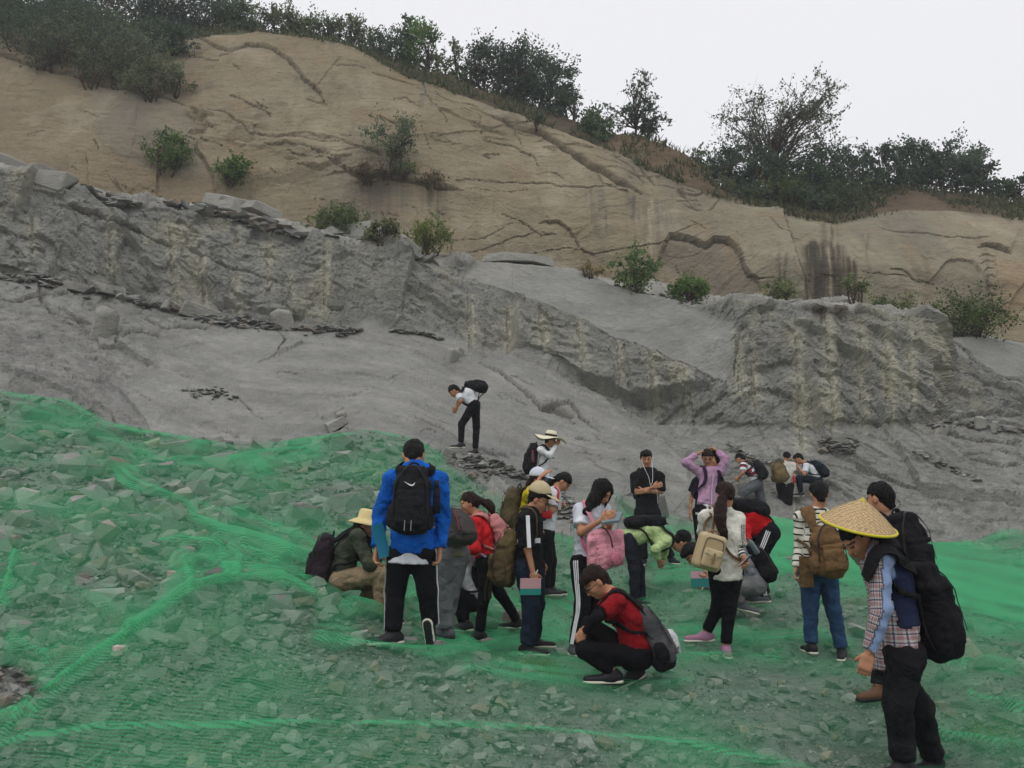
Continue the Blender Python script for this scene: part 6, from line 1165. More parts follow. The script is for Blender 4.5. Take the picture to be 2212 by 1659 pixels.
# ================================================================== BACKPACKS
def pack(fg, label, w_, h_, d_, col, up=0.0, side=0.0, out=0.0, tilt=0.0, roll=0.0, at=None, axes=None, mat=None, pocket=None, strapc=None, straps=True, handle=True, wr=.012, shape='day', sidep=True, cat='backpack', group='backpacks worn by the people', strapw=.05, nm='backpack'):
    S = fg.S; bk = -fg.fr; U = fg.up; L = fg.lat
    if axes is not None: L, bk, U = [unit(np.array(a, float)) for a in axes]
    if tilt: c_, s_ = math.cos(R(tilt)), math.sin(R(tilt)); U, bk = U * c_ + bk * s_, bk * c_ - U * s_
    if roll: c_, s_ = math.cos(R(roll)), math.sin(R(roll)); U, L = U * c_ + L * s_, L * c_ - U * s_
    c = fg.nk - fg.up * (.05 + h_ / 2 - up) + bk * (.115 * S + d_ / 2 + out) + L * side if at is None else P(at[0], at[1], fg.Y + at[2])
    H = max(.0135, .0018 * fg.Y); root = thing(nm, c - U * h_ / 2, label, cat, group); m_ = mat or CL(col); ax = [L, bk, U]
    b = SD(); b.box(c - U * h_ * .08, ax, [w_ / 2, d_ / 2 * .95, h_ * .4], r=min(w_, d_) * .34, k=.05); b.ell(c - U * h_ * .22 + bk * d_ * .1, ax, [w_ * .54, d_ * .56, h_ * .3], k=.05); b.box(c + U * h_ * .3 - bk * d_ * .06, ax, [w_ * .4, d_ * .36, h_ * .2], r=min(w_, d_) * .28, k=.05)
    sdpart('main_compartment', b, H, m_, root, wr=wr, wf=9, seed=len(label))
    pm = mat or CL(pocket or col); p_ = SD(); p_.box(c - U * h_ * .17 + bk * d_ * .5, ax, [w_ * .36, d_ * .2, h_ * .22], r=min(w_, d_) * .15, k=.02); p_.box(c + U * h_ * .09 + bk * d_ * .46, ax, [w_ * .37, d_ * .17, h_ * .05], r=.02, k=.01); sdpart('front_pocket', p_, H * .9, CL(pocket) if pocket else pm, root, wr=wr * .5, wf=14)
    if sidep:
        for sg in (-1, 1):
            s_ = SD(); s_.ell(c - U * h_ * .25 + L * sg * w_ * .5, ax, [w_ * .14, d_ * .36, h_ * .19], k=.02); sdpart('side_pocket', s_, H, CL(strapc) if strapc else pm, root, wr=wr * .4)
    sc = CL(strapc or '#1a1a1c')
    if handle:
        m = MB(); t = np.linspace(0, math.pi, 9); m.tube([c + U * (h_ * .47 + .045 * math.sin(a)) - bk * d_ * .3 + L * .045 * math.cos(a) for a in t], .008, 5); m.part('handle', sc, root, True)
    m = MB()
    for sg in (-1, 1): pts = crom([c + L * sg * w_ * .42 - U * h_ * .2 + bk * d_ * .42, c + L * sg * w_ * .38 + U * h_ * .2 + bk * d_ * .36, c + L * sg * w_ * .2 + U * h_ * .43 + bk * d_ * .2, c + U * h_ * .48 + bk * d_ * .12], 10); q_, g_ = b.project(pts, .004 + wr * .4); m.ribbon(q_, g_, .012, .004)
    m.part('zip', plain('zip_' + (strapc or col).lstrip('#'), '#0e0e10', .5), root)
    if straps:
        for sg in (-1, 1):
            if straps == 'l' and sg < 0 or straps == 'r' and sg > 0: continue
            nk, up_, la, fr_ = fg.nk, fg.up, fg.lat, fg.fr; sh = fg.sh['l' if sg > 0 else 'r']
            pts = [c + U * h_ * .38 + la * sg * .07 - bk * d_ * .4, nk - up_ * .03 + la * sg * .105 * S - fr_ * .09, nk - up_ * .0 + la * sg * .11 * S, nk - up_ * .09 + la * sg * .115 * S + fr_ * .12, nk - up_ * .2 + la * sg * .13 * S + fr_ * .13, nk - up_ * .3 + la * sg * .17 * S + fr_ * .02, nk - up_ * .36 + la * sg * .15 * S - fr_ * .1, c - U * h_ * .36 + L * sg * w_ * .4 - bk * d_ * .35]
            pts = crom(pts, 30); d_s = fg.top(pts); q_, g_ = fg.top.project(pts, .014); near = sm(.2, .06, np.abs(d_s))[:, None]; q_ = pts * (1 - near) + q_ * near; q_[1:-1] = (q_[:-2] + 2 * q_[1:-1] + q_[2:]) / 4
            m = MB(); wdt = np.interp(np.linspace(0, 1, 30), [0, .1, .6, .7, 1], [strapw, strapw * 1.15, strapw, strapw * .45, strapw * .4]); m.ribbon(q_, g_, wdt, .011); m.part('strap', sc, root, True)
    fg.pk = (c, ax, root, b); return fg.pk
# ================================================================== THE PEOPLE (u, v in the photograph and depth offsets in metres)
NVR = striped('white_navy_red_stripes', .17, .5, '#d8d8dc', '#1a2038', phase=.35, third=[(0, lin('#d9d9dc')), (.34, lin('#1d2338')), (.55, lin('#b02430')), (.68, lin('#1d2338')), (.8, lin('#d9d9dc'))])
BWS = striped('white_with_black_stripes', .062, .76, '#cfccc0', '#1c1b1b', phase=.2); BWN = striped('narrow_black_white_stripes', .034, .5, '#d8d6d0', '#191919')
def plaidmat():
    m, t, b = nodes('plaid_shirt'); c = None
    g = N(t, 'ShaderNodeTexCoord'); rgb = N(t, 'ShaderNodeSeparateXYZ'); st = N(t, 'ShaderNodeAttribute', attribute_name='st'); sa = N(t, 'ShaderNodeAttribute', attribute_name='sa')
    def band(src, per, duty, ph=0):
        a = N(t, 'ShaderNodeMath', operation='DIVIDE'); t.links.new(src, a.inputs[0]); a.inputs[1].default_value = per; a2 = N(t, 'ShaderNodeMath', operation='ADD'); t.links.new(a.outputs[0], a2.inputs[0]); a2.inputs[1].default_value = ph
        f = N(t, 'ShaderNodeMath', operation='FRACT'); t.links.new(a2.outputs[0], f.inputs[0]); l = N(t, 'ShaderNodeMath', operation='LESS_THAN'); t.links.new(f.outputs[0], l.inputs[0]); l.inputs[1].default_value = duty; return l.outputs[0]
    c = mixc(t, .0, lin('#b3a9a8'), (0, 0, 0)); 
    def ov(c, f, col, a):
        mu = N(t, 'ShaderNodeMath', operation='MULTIPLY'); t.links.new(f, mu.inputs[0]); mu.inputs[1].default_value = a; return mixc(t, mu.outputs[0], c, lin(col))
    c = ov(c, band(st.outputs['Fac'], .05, .45), '#7a2833', .42); c = ov(c, band(sa.outputs['Fac'], .5, .45), '#7a2833', .38); c = ov(c, band(st.outputs['Fac'], .05, .16, .35), '#23304a', .8); c = ov(c, band(sa.outputs['Fac'], .5, .16, .35), '#23304a', .8); c = ov(c, band(st.outputs['Fac'], .05, .08, .6), '#8fb0a0', .6)
    # navy back panel and pale blue sleeve panel come from the vertex colours, plaid where they are black
    va = N(t, 'ShaderNodeAttribute', attribute_name='col'); lm = N(t, 'ShaderNodeMath', operation='GREATER_THAN'); lm.inputs[1].default_value = .004; t.links.new(va.outputs['Fac'], lm.inputs[0]); c = mixc(t, lm.outputs[0], c, va.outputs['Color'])
    t.links.new(c, b.inputs['Base Color']); b.inputs['Roughness'].default_value = .9; return m
M_PLAID = plaidmat()
M_STRAW = rock_mat('straw', attr=False, base='#d6c48e', scale=6, bump=.5, mott=.06, fine=.1); M_CREAM = cloth('cream_hat', '#d8d2b8', var=.05, fold=.1); M_BAND = plain('hat_band', '#2a2620', .8); M_CAPB = cloth('beige_cap', '#b7a988', var=.06, fold=.12)
def disc_hat(fg, name, hd, ax, brim, crown, h, mat, band=None, dip=.03, wavy=0, lab=None):
    hl, hf, hu = ax; V, F = [], []; ns, prof = 40, [(0.001, h), (crown * .6, h * .98), (crown * .88, h * .9), (crown, h * .7), (crown * 1.04, 0.0), (crown * 1.1, -.01), ((crown + brim) / 2, -dip * .45), (brim, -dip), (brim, -dip - .008), ((crown + brim) / 2, -dip * .45 - .008), (crown * 1.0, -.02)]
    for r, z in prof:
        for i in range(ns):
            a = 2 * math.pi * i / ns; w_ = wavy * math.sin(3 * a + .6) * max(0, (r - crown) / (brim - crown + 1e-6)); V.append(hd + hl * r * math.cos(a) + hf * r * 1.06 * math.sin(a) + hu * (z + w_))
    for j in range(len(prof) - 1):
        for i in range(ns): F.append((j * ns + i, j * ns + (i + 1) % ns, (j + 1) * ns + (i + 1) % ns, (j + 1) * ns + i))
    o = part('hat', V, F, mat, fg.root, True)
    if band:
        m = MB(); a = np.linspace(0, 2 * math.pi, 31); pts = np.array([hd + hl * crown * 1.04 * math.cos(t) + hf * crown * 1.1 * math.sin(t) + hu * .022 for t in a]); m.ribbon(pts, pts - hd - hu * .022, .04, .004); m.part('hat_band', band, o)
def cap(fg, hd, ax, mat, S=1.0):
    hl, hf, hu = ax; g = SD(); g.ell(hd + hu * .028 - hf * .01, ax, np.array([.093, .108, .105]) * S, k=.01); g.box(hd - hu * .13 * S, ax, [.2, .2, .145 * S], r=.01, k=.01, op=-1); o = sdpart('cap', g, .011, mat, fg.root, wr=.001)
    g = SD(); g.ell(hd + hf * .13 + hu * .018, [hl, unit(hf - hu * .25), unit(hu + hf * .25)], np.array([.078, .085, .008]) * S, k=.01); sdpart('cap_brim', g, .009, mat, o)
    g = SD(); g.ell(hd + hu * .133 * S - hf * .01, ax, [.01, .01, .006]); sdpart('cap_button', g, .005, mat, o)
def haxes(yaw, pit, rol=0):
    hy, hp = R(yaw), R(pit); hl = np.array([math.cos(hy), math.sin(hy), 0]); hf = np.array([math.sin(hy), -math.cos(hy), 0]) * math.cos(hp) - np.array([0, 0, 1]) * math.sin(hp); hu = np.cross(hf, hl)
    if rol: c_, s_ = math.cos(R(rol)), math.sin(R(rol)); hl, hu = hl * c_ + hu * s_, hu * c_ - hl * s_
    return np.array([hl, hf, hu])
def book(label, u, v, Y, w_, h_, ax, c0, c1=None, split=.7, cat='notebook', nm='notebook', th=.012):
    c = P(u, v, Y); ax = unit(np.array(ax, float)); root = thing(nm, c, label, cat); m = MB(); f_ = split if c1 else 1
    m.box(c + ax[1] * h_ * (1 - f_) / 2, ax, (w_ / 2, h_ * f_ / 2, th / 2)); m.part('cover', plain('cover_' + c0.lstrip('#'), c0, .5), root)
    if c1: m = MB(); m.box(c - ax[1] * h_ * f_ / 2, ax, (w_ / 2, h_ * (1 - f_) / 2, th / 2)); m.part('lower_cover', plain('cover_' + c1.lstrip('#'), c1, .5), root)
    m = MB(); m.box(c, ax, (w_ / 2 - .004, h_ / 2 - .004, th / 2 + .0015)) if False else m.box(c - ax[2] * (th * .5 + .003), ax, (w_ / 2 - .006, h_ / 2 - .006, .003)); m.part('pages', plain('paper', '#d8d6d0', .8), root); return root
def pen(label, a, b, Y, col='#c9cdd2'):
    a, b = P(*a, Y), P(*b, Y); r = thing('pen', a, label, 'pen'); m = MB(); m.tube([a, a + (b - a) * .8], .0045, 6); m.part('barrel', plain('pen_' + col.lstrip('#'), col, .4), r, True); m = MB(); m.tube([a + (b - a) * .8, b], [.0045, .001], 6); m.part('tip', plain('pen_tip', '#333333', .4), r, True)
def bottle(label, u, v, Y, h_, col, cap_c, tilt=(0, 0, 1), r=.032):
    c = P(u, v, Y); up = unit(np.array(tilt, float)); m = MB(); z = np.array([0, .05, .4, .5, .62, .8, .86, .9]) * h_; rr = np.array([.9, 1, 1, .9, 1, .6, .42, .42]) * r
    root = thing('bottle', c, label, 'bottle'); m.tube([c + up * q for q in z], rr, 12); m.part('bottle_body', plain('bottle_' + col.lstrip('#'), col, .25, .5), root, True); m = MB(); m.tube([c + up * q for q in (h_ * .9, h_)], .016, 10); m.part('bottle_cap', plain('cap_' + cap_c.lstrip('#'), cap_c, .4), root, True)
def plaid_panels(V, fg):
    C = np.zeros((len(V), 3)); top_ = fg.nk
    def seg(a, b):
        t = np.clip(((V - a) @ (b - a)) / ((b - a) @ (b - a)), 0, 1); q = V - a - t[:, None] * (b - a); return np.linalg.norm(q, axis=1), q
    d1, q1 = seg(fg.sh['l'], fg.el['l']); d2, q2 = seg(fg.el['l'], fg.wr['l']); d0, q0 = seg(fg.nk - fg.up * .1, fg.pv); arm = np.minimum(d1, d2) < .1; q = np.where((d1 < d2)[:, None], q1, q2)
    C[~arm & ((q0 @ fg.fr) < .06) & (((V - fg.nk) @ fg.up) > -.5)] = lin('#1c2440'); C[arm & ((q @ fg.fr) < .03)] = lin('#7f93b6'); up_ = (V - fg.nk) @ fg.up; C[(up_ > -.075) & (((V - fg.nk) @ fg.fr) < .02)] = lin('#8a9cbc'); return C
# 2 blue jacket, seen from behind
f = person('person in bright blue jacket and black track pants walking away, folder in hand', 7.1, 180, dict(hd=(893, 984), nk=(899, 1010), pv=(889, 1190), sl=(849, 1035, .0), sr=(949, 1040, 0), el=(824, 1108, .05), er=(957, 1118, .05), wl=(815, 1186, -.02), wr=(950, 1186, 0), kl=(855, 1276, .05), kr=(922, 1276, .02), al=(850, 1366, 0), ar=(929, 1352, .1), tl=(834, 1376, -.02), tr=(934, 1392, .12), hur=(.1, 1, .25)),
    ht=1.78, hpit=35, top=dict(col='#1157b0', sleeve='l', loose=.04, hem=.07, kind='jacket', wr=.013, wf=15, hood=True, under='#b9bcc2', ulen=.09, collar=True), bot=dict(col='#121217', loose=.024, stripes=True), hair='crop', hands=('c', 'c'))
pk = pack(f, 'big black backpack with white tick emblem on the blue jacket', .3, .53, .17, '#1d1e21', up=.05, strapw=.06)
c, ax, rt, sd_ = pk
def emblem(fg, pk, pts, mat, du=0, dv=0, s=1, name='emblem'):
    c, ax, rt, sd_ = pk; V = []
    P2 = [(x * s + du, y * s + dv) for x, y in pts]
    base = np.array([c + ax[0] * x + ax[2] * y + ax[1] * .3 for x, y in P2]); d = np.ones(len(base)) * 0
    for _ in range(40):
        q = sd_(base); base = base - ax[1] * np.clip(q - .022, 0, .05)[:, None]
    part(name, base, [tuple(range(len(base)))], mat, rt, False)
emblem(f, pk, [(-.045, .025), (-.035, .0), (-.02, -.008), (.0, -.002), (.05, .03), (.0, .008), (-.018, .004), (-.03, .01)], M_STRIPE, .01, .11, 1.0)
m = MB(); [m.box(c + ax[0] * x + ax[1] * .155 - ax[2] * .2, ax, (.003, .003, .04)) for x in (-.025, .025)]; m.part('buckle', plain('grey_buckle', '#888a8c', .4), rt)
r_ = thing('umbrella', c - ax[0] * .19, 'folded black umbrella in the left side pocket of the big black backpack', 'umbrella'); m = MB(); m.tube([c - ax[0] * .2 - ax[2] * .1 + ax[1] * .02, c - ax[0] * .195 + ax[2] * .1], [.03, .026], 8); m.part('canopy', CL('#17181a'), r_, True); m = MB(); m.tube([c - ax[0] * .195 + ax[2] * .1, c - ax[0] * .193 + ax[2] * .16], [.016, .02], 8); m.part('handle', M_SHOE, r_, True)
book('blue plastic folder held low by the person in the blue jacket', 823, 1168, 7.02, .1, .27, [(.8, .6, .25), (-.28, 0, 1), (.55, -.8, .15)], '#1f7390', cat='folder', nm='folder')
# 1 seated, straw hat
f = person('seated person in olive jacket and khaki trousers with a yellow straw hat', 8.2, 100, dict(hd=(794, 1133), nk=(775, 1146), ch=(750, 1185), pv=(738, 1243), sr=(772, 1160, -.15), sl=(776, 1156, .15), er=(797, 1221, -.2), wr=(818, 1199, -.1), el=(800, 1218, .15), wl=(818, 1203, .05), kr=(824, 1240, -.14), ar=(822, 1328, -.1), kl=(812, 1262, .16), al=(778, 1310, .2), tr=(848, 1334, -.1), tl=(800, 1318, .2)),
    ht=1.72, hyaw=100, hpit=45, top=dict(col='#3f4438', sleeve='l', loose=.03, kind='jacket', wr=.012), bot=dict(col='#8a7a60', loose=.03, wr=.01), hair='short', hands=('c', 'c'))
A_ = haxes(100, 12); disc_hat(f, 'hat', P(796, 1121, 8.2), A_, .165, .092, .09, M_STRAW, None, .05)
pack(f, 'dark purple black backpack hanging low behind the seated straw hat person', .32, .5, .2, '#2a2328', up=-.02, tilt=12)
# 3 grey backpack and grey sweatpants
f = person('person in loose grey sweatpants bending forward behind the blue jacket', 7.9, -130, dict(hd=(921, 1080, .2), nk=(943, 1100, .15), pv=(972, 1190), kl=(955, 1282, -.05), kr=(972, 1280, .06), al=(966, 1358, -.05), ar=(962, 1350, .1), el=(930, 1165, .0), wl=(905, 1200, .1), er=(925, 1165, .3), wr=(900, 1200, .3)), ht=1.7, hpit=50, top=dict(col='#6b6a58', sleeve='s', hem=.16), bot=dict(col='#66686a', loose=.035), hair='short', shoe='grey', sole=False)
pk = pack(f, 'grey backpack with a thin red piping behind the blue jacket sleeve', .27, .36, .17, '#45423f', at=(990, 1136, -.12), straps='l')
m = MB(); m.ribbon([pk[0] + pk[1][0] * .1 + pk[1][2] * .1 + pk[1][1] * .1, pk[0] + pk[1][0] * .12 + pk[1][1] * .1 - pk[1][2] * .1], [pk[1][1]] * 2, .012); m.part('piping', plain('red_piping', '#7a2a2c'), pk[2])
# 4 crouching white shirt
f = person('crouching person in white T-shirt half hidden behind the grey sweatpants', 9.1, -100, dict(hd=(968, 1222), nk=(985, 1213), ch=(1010, 1225), pv=(1024, 1292), kl=(984, 1285, -.12), kr=(982, 1290, .14), al=(1006, 1345, -.1), ar=(1003, 1345, .12), tl=(984, 1357, -.1), tr=(980, 1355, .12), el=(972, 1262, -.2), wl=(955, 1290, -.2), er=(972, 1262, .2), wr=(955, 1290, .2)), ht=1.65, hpit=60, top=dict(col='#c9cad0', loose=.035, wr=.014, hem=.14), bot=dict(col='#141417'), hair='short')
pack(f, 'flat black bag on the back of the crouching white T-shirt person', .26, .3, .09, '#1a1a1c', out=-.02, sidep=False)
# 5 red jacket girl
f = person('person with brown ponytail in a bright red jacket, looking left', 8.9, -80, dict(hd=(1014, 1088), nk=(1034, 1113), pv=(1048, 1206), sl=(1026, 1130, -.14), sr=(1030, 1128, .16), el=(1026, 1186, -.2), wl=(1014, 1193, -.12), er=(1024, 1182, .2), wr=(1012, 1190, .02), kl=(1046, 1286, -.08), al=(1036, 1366, -.05), kr=(1080, 1282, .15), ar=(1118, 1340, .3), tl=(1018, 1376, -.05), tr=(1100, 1356, .3), tail=[(1040, 1082), (1056, 1090), (1063, 1104), (1061, 1122)], tailr=1.2),
    ht=1.6, sex='f', hyaw=-85, hpit=15, top=dict(col='#c4262b', sleeve='l', loose=.022, hem=.08, kind='jacket', wr=.009), bot=dict(col='#111114', loose=.012), hair='pony', hairc=M_HAIRB, hands=('c', 'c'))
m = MB(); H0 = P(1050, 1188, 8.9); a = np.linspace(0, 2 * math.pi, 25); pts = f.pv + f.up * .01 + f.up * .0 + np.outer(np.cos(a), f.lat) * .2 + np.outer(np.sin(a), f.fr) * .2; q_, g_ = f.top.project(pts, .006); m.ribbon(q_, g_, .03, .004); m.part('striped_hem', plain('lavender_trim', '#9c93b0', .8), f.topobj)
pk = pack(f, 'pink backpack with a grey printed patch on the red jacket', .3, .38, .15, '#c07f7d', strapc='#b97c7a', tilt=-8, up=.02)
emblem(f, pk, [(-.05, .03), (-.02, .045), (.03, .03), (.05, .0), (.02, -.02), (.0, .0), (-.03, -.03), (-.045, -.01)], plain('grey_print', '#5c5a5c', .7), -.02, .1, .9, 'printed_patch')
r_ = thing('paper_roll', P(1010, 1187, 8.75), 'rolled sheet of white paper in the hand of the red jacket', 'paper'); m = MB(); m.tube([P(1000, 1183, 8.75), P(1018, 1192, 8.8)], .017, 10); m.part('sheet', plain('white_paper', '#cfc4c2', .8), r_, True)
# 7 yellow shirt
f = person('person in yellow shirt and white cap with one arm raised to the forehead', 10.4, 60, dict(hd=(1163, 1036), nk=(1146, 1057), pv=(1140, 1150), sr=(1140, 1072, -.15), er=(1150, 1056, -.3), wr=(1168, 1030, -.1), el=(1160, 1110, .2), wl=(1165, 1140, .2), kl=(1145, 1225, .1), al=(1140, 1292, .1), kr=(1138, 1225, -.1), ar=(1132, 1292, -.1), tail=[(1148, 1035), (1143, 1045), (1140, 1058)]), ht=1.6, sex='f', hpit=15, top=dict(col='#c2ab1e', loose=.02), bot=dict(col='#1b2230'), hair='pony', hairc=M_HAIRB, hands=('o', 'o'), hdir=(None, (.6, 0, .5)))
cap(f, P(1163, 1032, 10.4), haxes(60, 5), cloth('white_cap', '#c3c8d2', var=.04, fold=.1))
pack(f, 'olive backpack of the yellow shirt person, behind the big khaki rucksack', .3, .48, .2, '#4d442f', at=(1110, 1096, .0), straps='r')
# 8 white T-shirt, red strap
f = person('person with black ponytail in white T-shirt and black pants leaning over to read', 10.8, 80, dict(hd=(1217, 1041), nk=(1199, 1056), pv=(1181, 1150), sr=(1195, 1068, -.14), sl=(1200, 1066, .14), er=(1192, 1104, -.2), wr=(1208, 1094, -.08), el=(1205, 1105, .15), wl=(1214, 1096, .05), kr=(1184, 1212, -.08), ar=(1178, 1272, -.06), kl=(1192, 1212, .1), al=(1190, 1270, .12), tr=(1200, 1286, -.06), tail=[(1201, 1034), (1190, 1040), (1184, 1056), (1178, 1066)]),
    ht=1.62, sex='f', hyaw=75, hpit=50, top=dict(col='#c6c8ce', loose=.018), bot=dict(col='#121215', loose=.01), hair='pony', hands=('c', 'c'))
r_ = thing('shoulder_bag', P(1180, 1110, 10.8), 'small purple shoulder bag on a red strap, against the white T-shirt', 'bag'); pts = crom([P(1198, 1052, 10.7), P(1204, 1066, 10.62), P(1195, 1095, 10.6), P(1180, 1112, 10.62)], 16); q_, g_ = f.top.project(pts, .01); m = MB(); m.ribbon(q_, g_, .035, .006); m.part('strap', plain('red_strap', '#b81f2c', .7), r_)
g = SD(); g.box(P(1166, 1108, 10.58), np.eye(3), [.08, .04, .1], r=.03); sdpart('pouch', g, .015, CL('#2c2340'), r_, wr=.004); g = SD(); g.box(P(1180, 1112, 10.56), np.eye(3), [.07, .02, .05], r=.02); sdpart('flap', g, .015, plain('red_flap', '#a81c28', .7), r_)
book('small white notebook held up by the reader in the white T-shirt and red strap', 1211, 1088, 10.68, .1, .15, [(.3, 1, 0), (.2, 0, 1), (1, .3, 0)], '#b9bcc4')
# 6 beige cap
f = person('person in beige cap, black T-shirt with white sleeve stripe and jeans', 8.2, 62, dict(hd=(1164, 1080), nk=(1146, 1101), pv=(1144, 1218), sr=(1136, 1119, -.16), sl=(1152, 1116, .16), er=(1139, 1184, -.2), wr=(1151, 1236, -.22), el=(1158, 1170, .2), wl=(1166, 1210, .22), kr=(1148, 1318, -.1), ar=(1138, 1394, -.08), kl=(1158, 1306, .12), al=(1153, 1378, .22), tr=(1166, 1414, -.12), tl=(1180, 1380, .2)),
    ht=1.68, hyaw=70, hpit=28, top=dict(col='#17171a', sleeve='h', loose=.035, hem=.12, wr=.012), bot=dict(col='#1d2836', loose=.03, wr=.01), hair='mop', glasses=True, hands=('o', 'c'))
cap(f, P(1166, 1070, 8.2), haxes(70, 18), M_CAPB, 1.04)
m = MB(); a_, b_ = f.sh['r'] + f.up * .03, f.sh['r'] + (f.el['r'] - f.sh['r']) * .97; pts = a_ + (b_ - a_) * np.linspace(0, 1, 14)[:, None] - f.fr * .0 + np.array([.02, -.12, 0]); q_, g_ = f.top.project(pts, .013); m.ribbon(q_, g_, .035, .003); m.part('stripe', M_STRIPE, f.topobj)
m = MB(); pts = f.nk - f.up * .28 + np.outer(np.linspace(.02, .15, 6), f.fr) + np.outer(np.linspace(-.15, -.02, 6), f.lat); q_, g_ = f.top.project(pts, .012); m.ribbon(q_, g_, .045, .003); m.part('stripe', M_STRIPE, f.topobj)
pk = pack(f, 'big khaki rucksack with hanging straps carried by the beige cap person', .33, .54, .2, '#5a4c33', at=(1094, 1205, .02), axes=[(.2, 1, 0), (-1, .15, .1), (.25, 0, 1)], strapc='#4f432f', wr=.016, straps='r')
for du in (-.12, .05, .14):
    m = MB(); c, ax, rt, _ = pk; m.ribbon([c + ax[0] * du - ax[2] * .2 + ax[1] * .1, c + ax[0] * du - ax[2] * .3 + ax[1] * .1, c + ax[0] * du - ax[2] * .4 + ax[1] * .07], [ax[1]] * 3, .025, .006); m.part('dangling_strap', CL('#4f432f'), rt)
book('pink and teal notebook held flat against the jeans', 1146, 1267, 7.87, .185, .145, [(1, .1, 0), (.02, 0, 1), (.1, -1, 0)], '#b58c90', '#1f7a74', .62); pen('silver pen sticking up from the hand above the pink and teal notebook', (1156, 1243), (1163, 1228), 7.84)
# 9 sun hat
f = person('person in wide white sun hat and long white sleeves shading the face', 15.4, 80, dict(hd=(1189, 952), nk=(1177, 965), pv=(1175, 1033), sr=(1168, 972, -.15), er=(1187, 984, -.25), wr=(1202, 961, -.1), sl=(1180, 972, .15), el=(1194, 985, .1), wl=(1203, 961, .05), kr=(1176, 1083, -.1), ar=(1174, 1125, -.1), kl=(1180, 1083, .1), al=(1178, 1125, .1)), ht=1.62, sex='f', hpit=20, top=dict(col='#cdcfd0', sleeve='l', loose=.02), bot=dict(col='#3b5874', loose=.01), hair='short', hands=('c', 'c'))
disc_hat(f, 'hat', P(1190, 943, 15.4), haxes(80, 10), .28, .095, .11, M_CREAM, M_BAND, .04, .035)
pk = pack(f, 'black dotted backpack behind the white sun hat person', .32, .55, .2, '#1b1a1e', at=(1148, 990, .0), axes=[(.1, 1, 0), (-1, .1, .2), (.1, 0, 1)], straps='r'); bottle('red capped cola bottle in the side pocket of the dotted backpack', 1151, 1000, 15.2, .22, '#4a1d1c', '#c02528')
# 10 on the slab
f = person('person in white T-shirt and black trousers standing on the bare slab, bending left', 16.2, -110, dict(hd=(981, 845), nk=(994, 851), ch=(1012, 851), pv=(1022, 872), sl=(992, 857, -.2), sr=(996, 852, .15), el=(996, 866, -.25), wl=(987, 880, -.15), er=(990, 868, .2), wr=(983, 882, .1), kl=(997, 917, -.1), al=(996, 958, -.1), kr=(1029, 922, .1), ar=(1027, 972, .05), tl=(982, 963, -.1), tr=(1018, 984, -.05)),
    ht=1.72, hyaw=-90, hpit=50, top=dict(col='#c9cbcf', loose=.015, hem=.06), bot=dict(col='#131316', loose=.015), hair='short', hands=('c', 'c'), lod=.8)
pack(f, 'black backpack on the back of the person standing on the slab', .3, .44, .2, '#1b1c1f', at=(1028, 835, .05), axes=[(.2, .95, 0), (.25, -.1, 1), (-1, .2, .25)], wr=.008)
# 13 arms crossed
f = person('person in black T-shirt with white earphones standing with arms crossed', 12.8, -4, dict(hd=(1396, 991), nk=(1397, 1014), pv=(1398, 1102), sr=(1372, 1030, 0), sl=(1425, 1030, 0), er=(1375, 1064, -.05), wr=(1411, 1052, -.22), el=(1428, 1062, -.05), wl=(1391, 1062, -.2), kr=(1385, 1160, -.05), kl=(1424, 1160, -.05), ar=(1390, 1207, 0), al=(1452, 1205, 0), tr=(1387, 1218, -.15), tl=(1462, 1216, -.14)),
    ht=1.73, hpit=14, top=dict(col='#19191b', sleeve='h', loose=.035, hem=.14), bot=dict(col='#1b1b1f', loose=.03), hair='mop', hands=('c', 'c'), lod=.85)
pack(f, 'black backpack worn by the person with crossed arms, only its straps in view', .3, .42, .18, '#202124')
m = MB(); pts = crom([f.hd + np.array([-.075, -.02, -.01]), f.hd + np.array([-.05, -.12, -.14]), f.nk + np.array([.0, -.17, -.12]), f.nk + np.array([.02, -.2, -.24]), f.nk + np.array([.1, -.21, -.32]), f.nk + np.array([.12, -.2, -.5])], 24); m.tube(pts, .003, 4); pts = crom([f.hd + np.array([.075, -.02, -.01]), f.hd + np.array([.07, -.12, -.16]), f.nk + np.array([.05, -.19, -.18]), f.nk + np.array([.02, -.2, -.24])], 14); m.tube(pts, .003, 4); m.part('earphones', M_STRIPE, f.root)
# 14 pale green shirt bending
f = person('person in pale green shirt and black cap bending down to pick something up', 11.2, 88, dict(hd=(1471, 1172), nk=(1450, 1164), ch=(1405, 1146), pv=(1362, 1166), sr=(1438, 1170, -.15), sl=(1442, 1166, .16), er=(1414, 1187, -.2), wr=(1423, 1209, -.12), el=(1436, 1190, .2), wl=(1432, 1208, .18), kr=(1370, 1232, -.1), ar=(1370, 1294, -.08), kl=(1382, 1232, .12), al=(1386, 1298, .12), tr=(1388, 1306, -.08), tl=(1404, 1308, .12), lat=(0, 1, 0)),
    ht=1.68, hyaw=88, hpit=35, top=dict(col='#a9bd85', sleeve='l', loose=.03, hem=.14, wr=.014), bot=dict(col='#20222c', loose=.02, wr=.01), hair='short', hands=('c', 'c'))
cap(f, P(1474, 1166, 11.2), haxes(88, 40), cloth('black_cap', '#17171a', fold=.1))
pack(f, 'black backpack lying along the bent back above the pale green shirt', .3, .52, .14, '#18191b', at=(1394, 1128, 0), axes=[(0, 1, 0), (-.1, 0, 1), (1, 0, .08)])
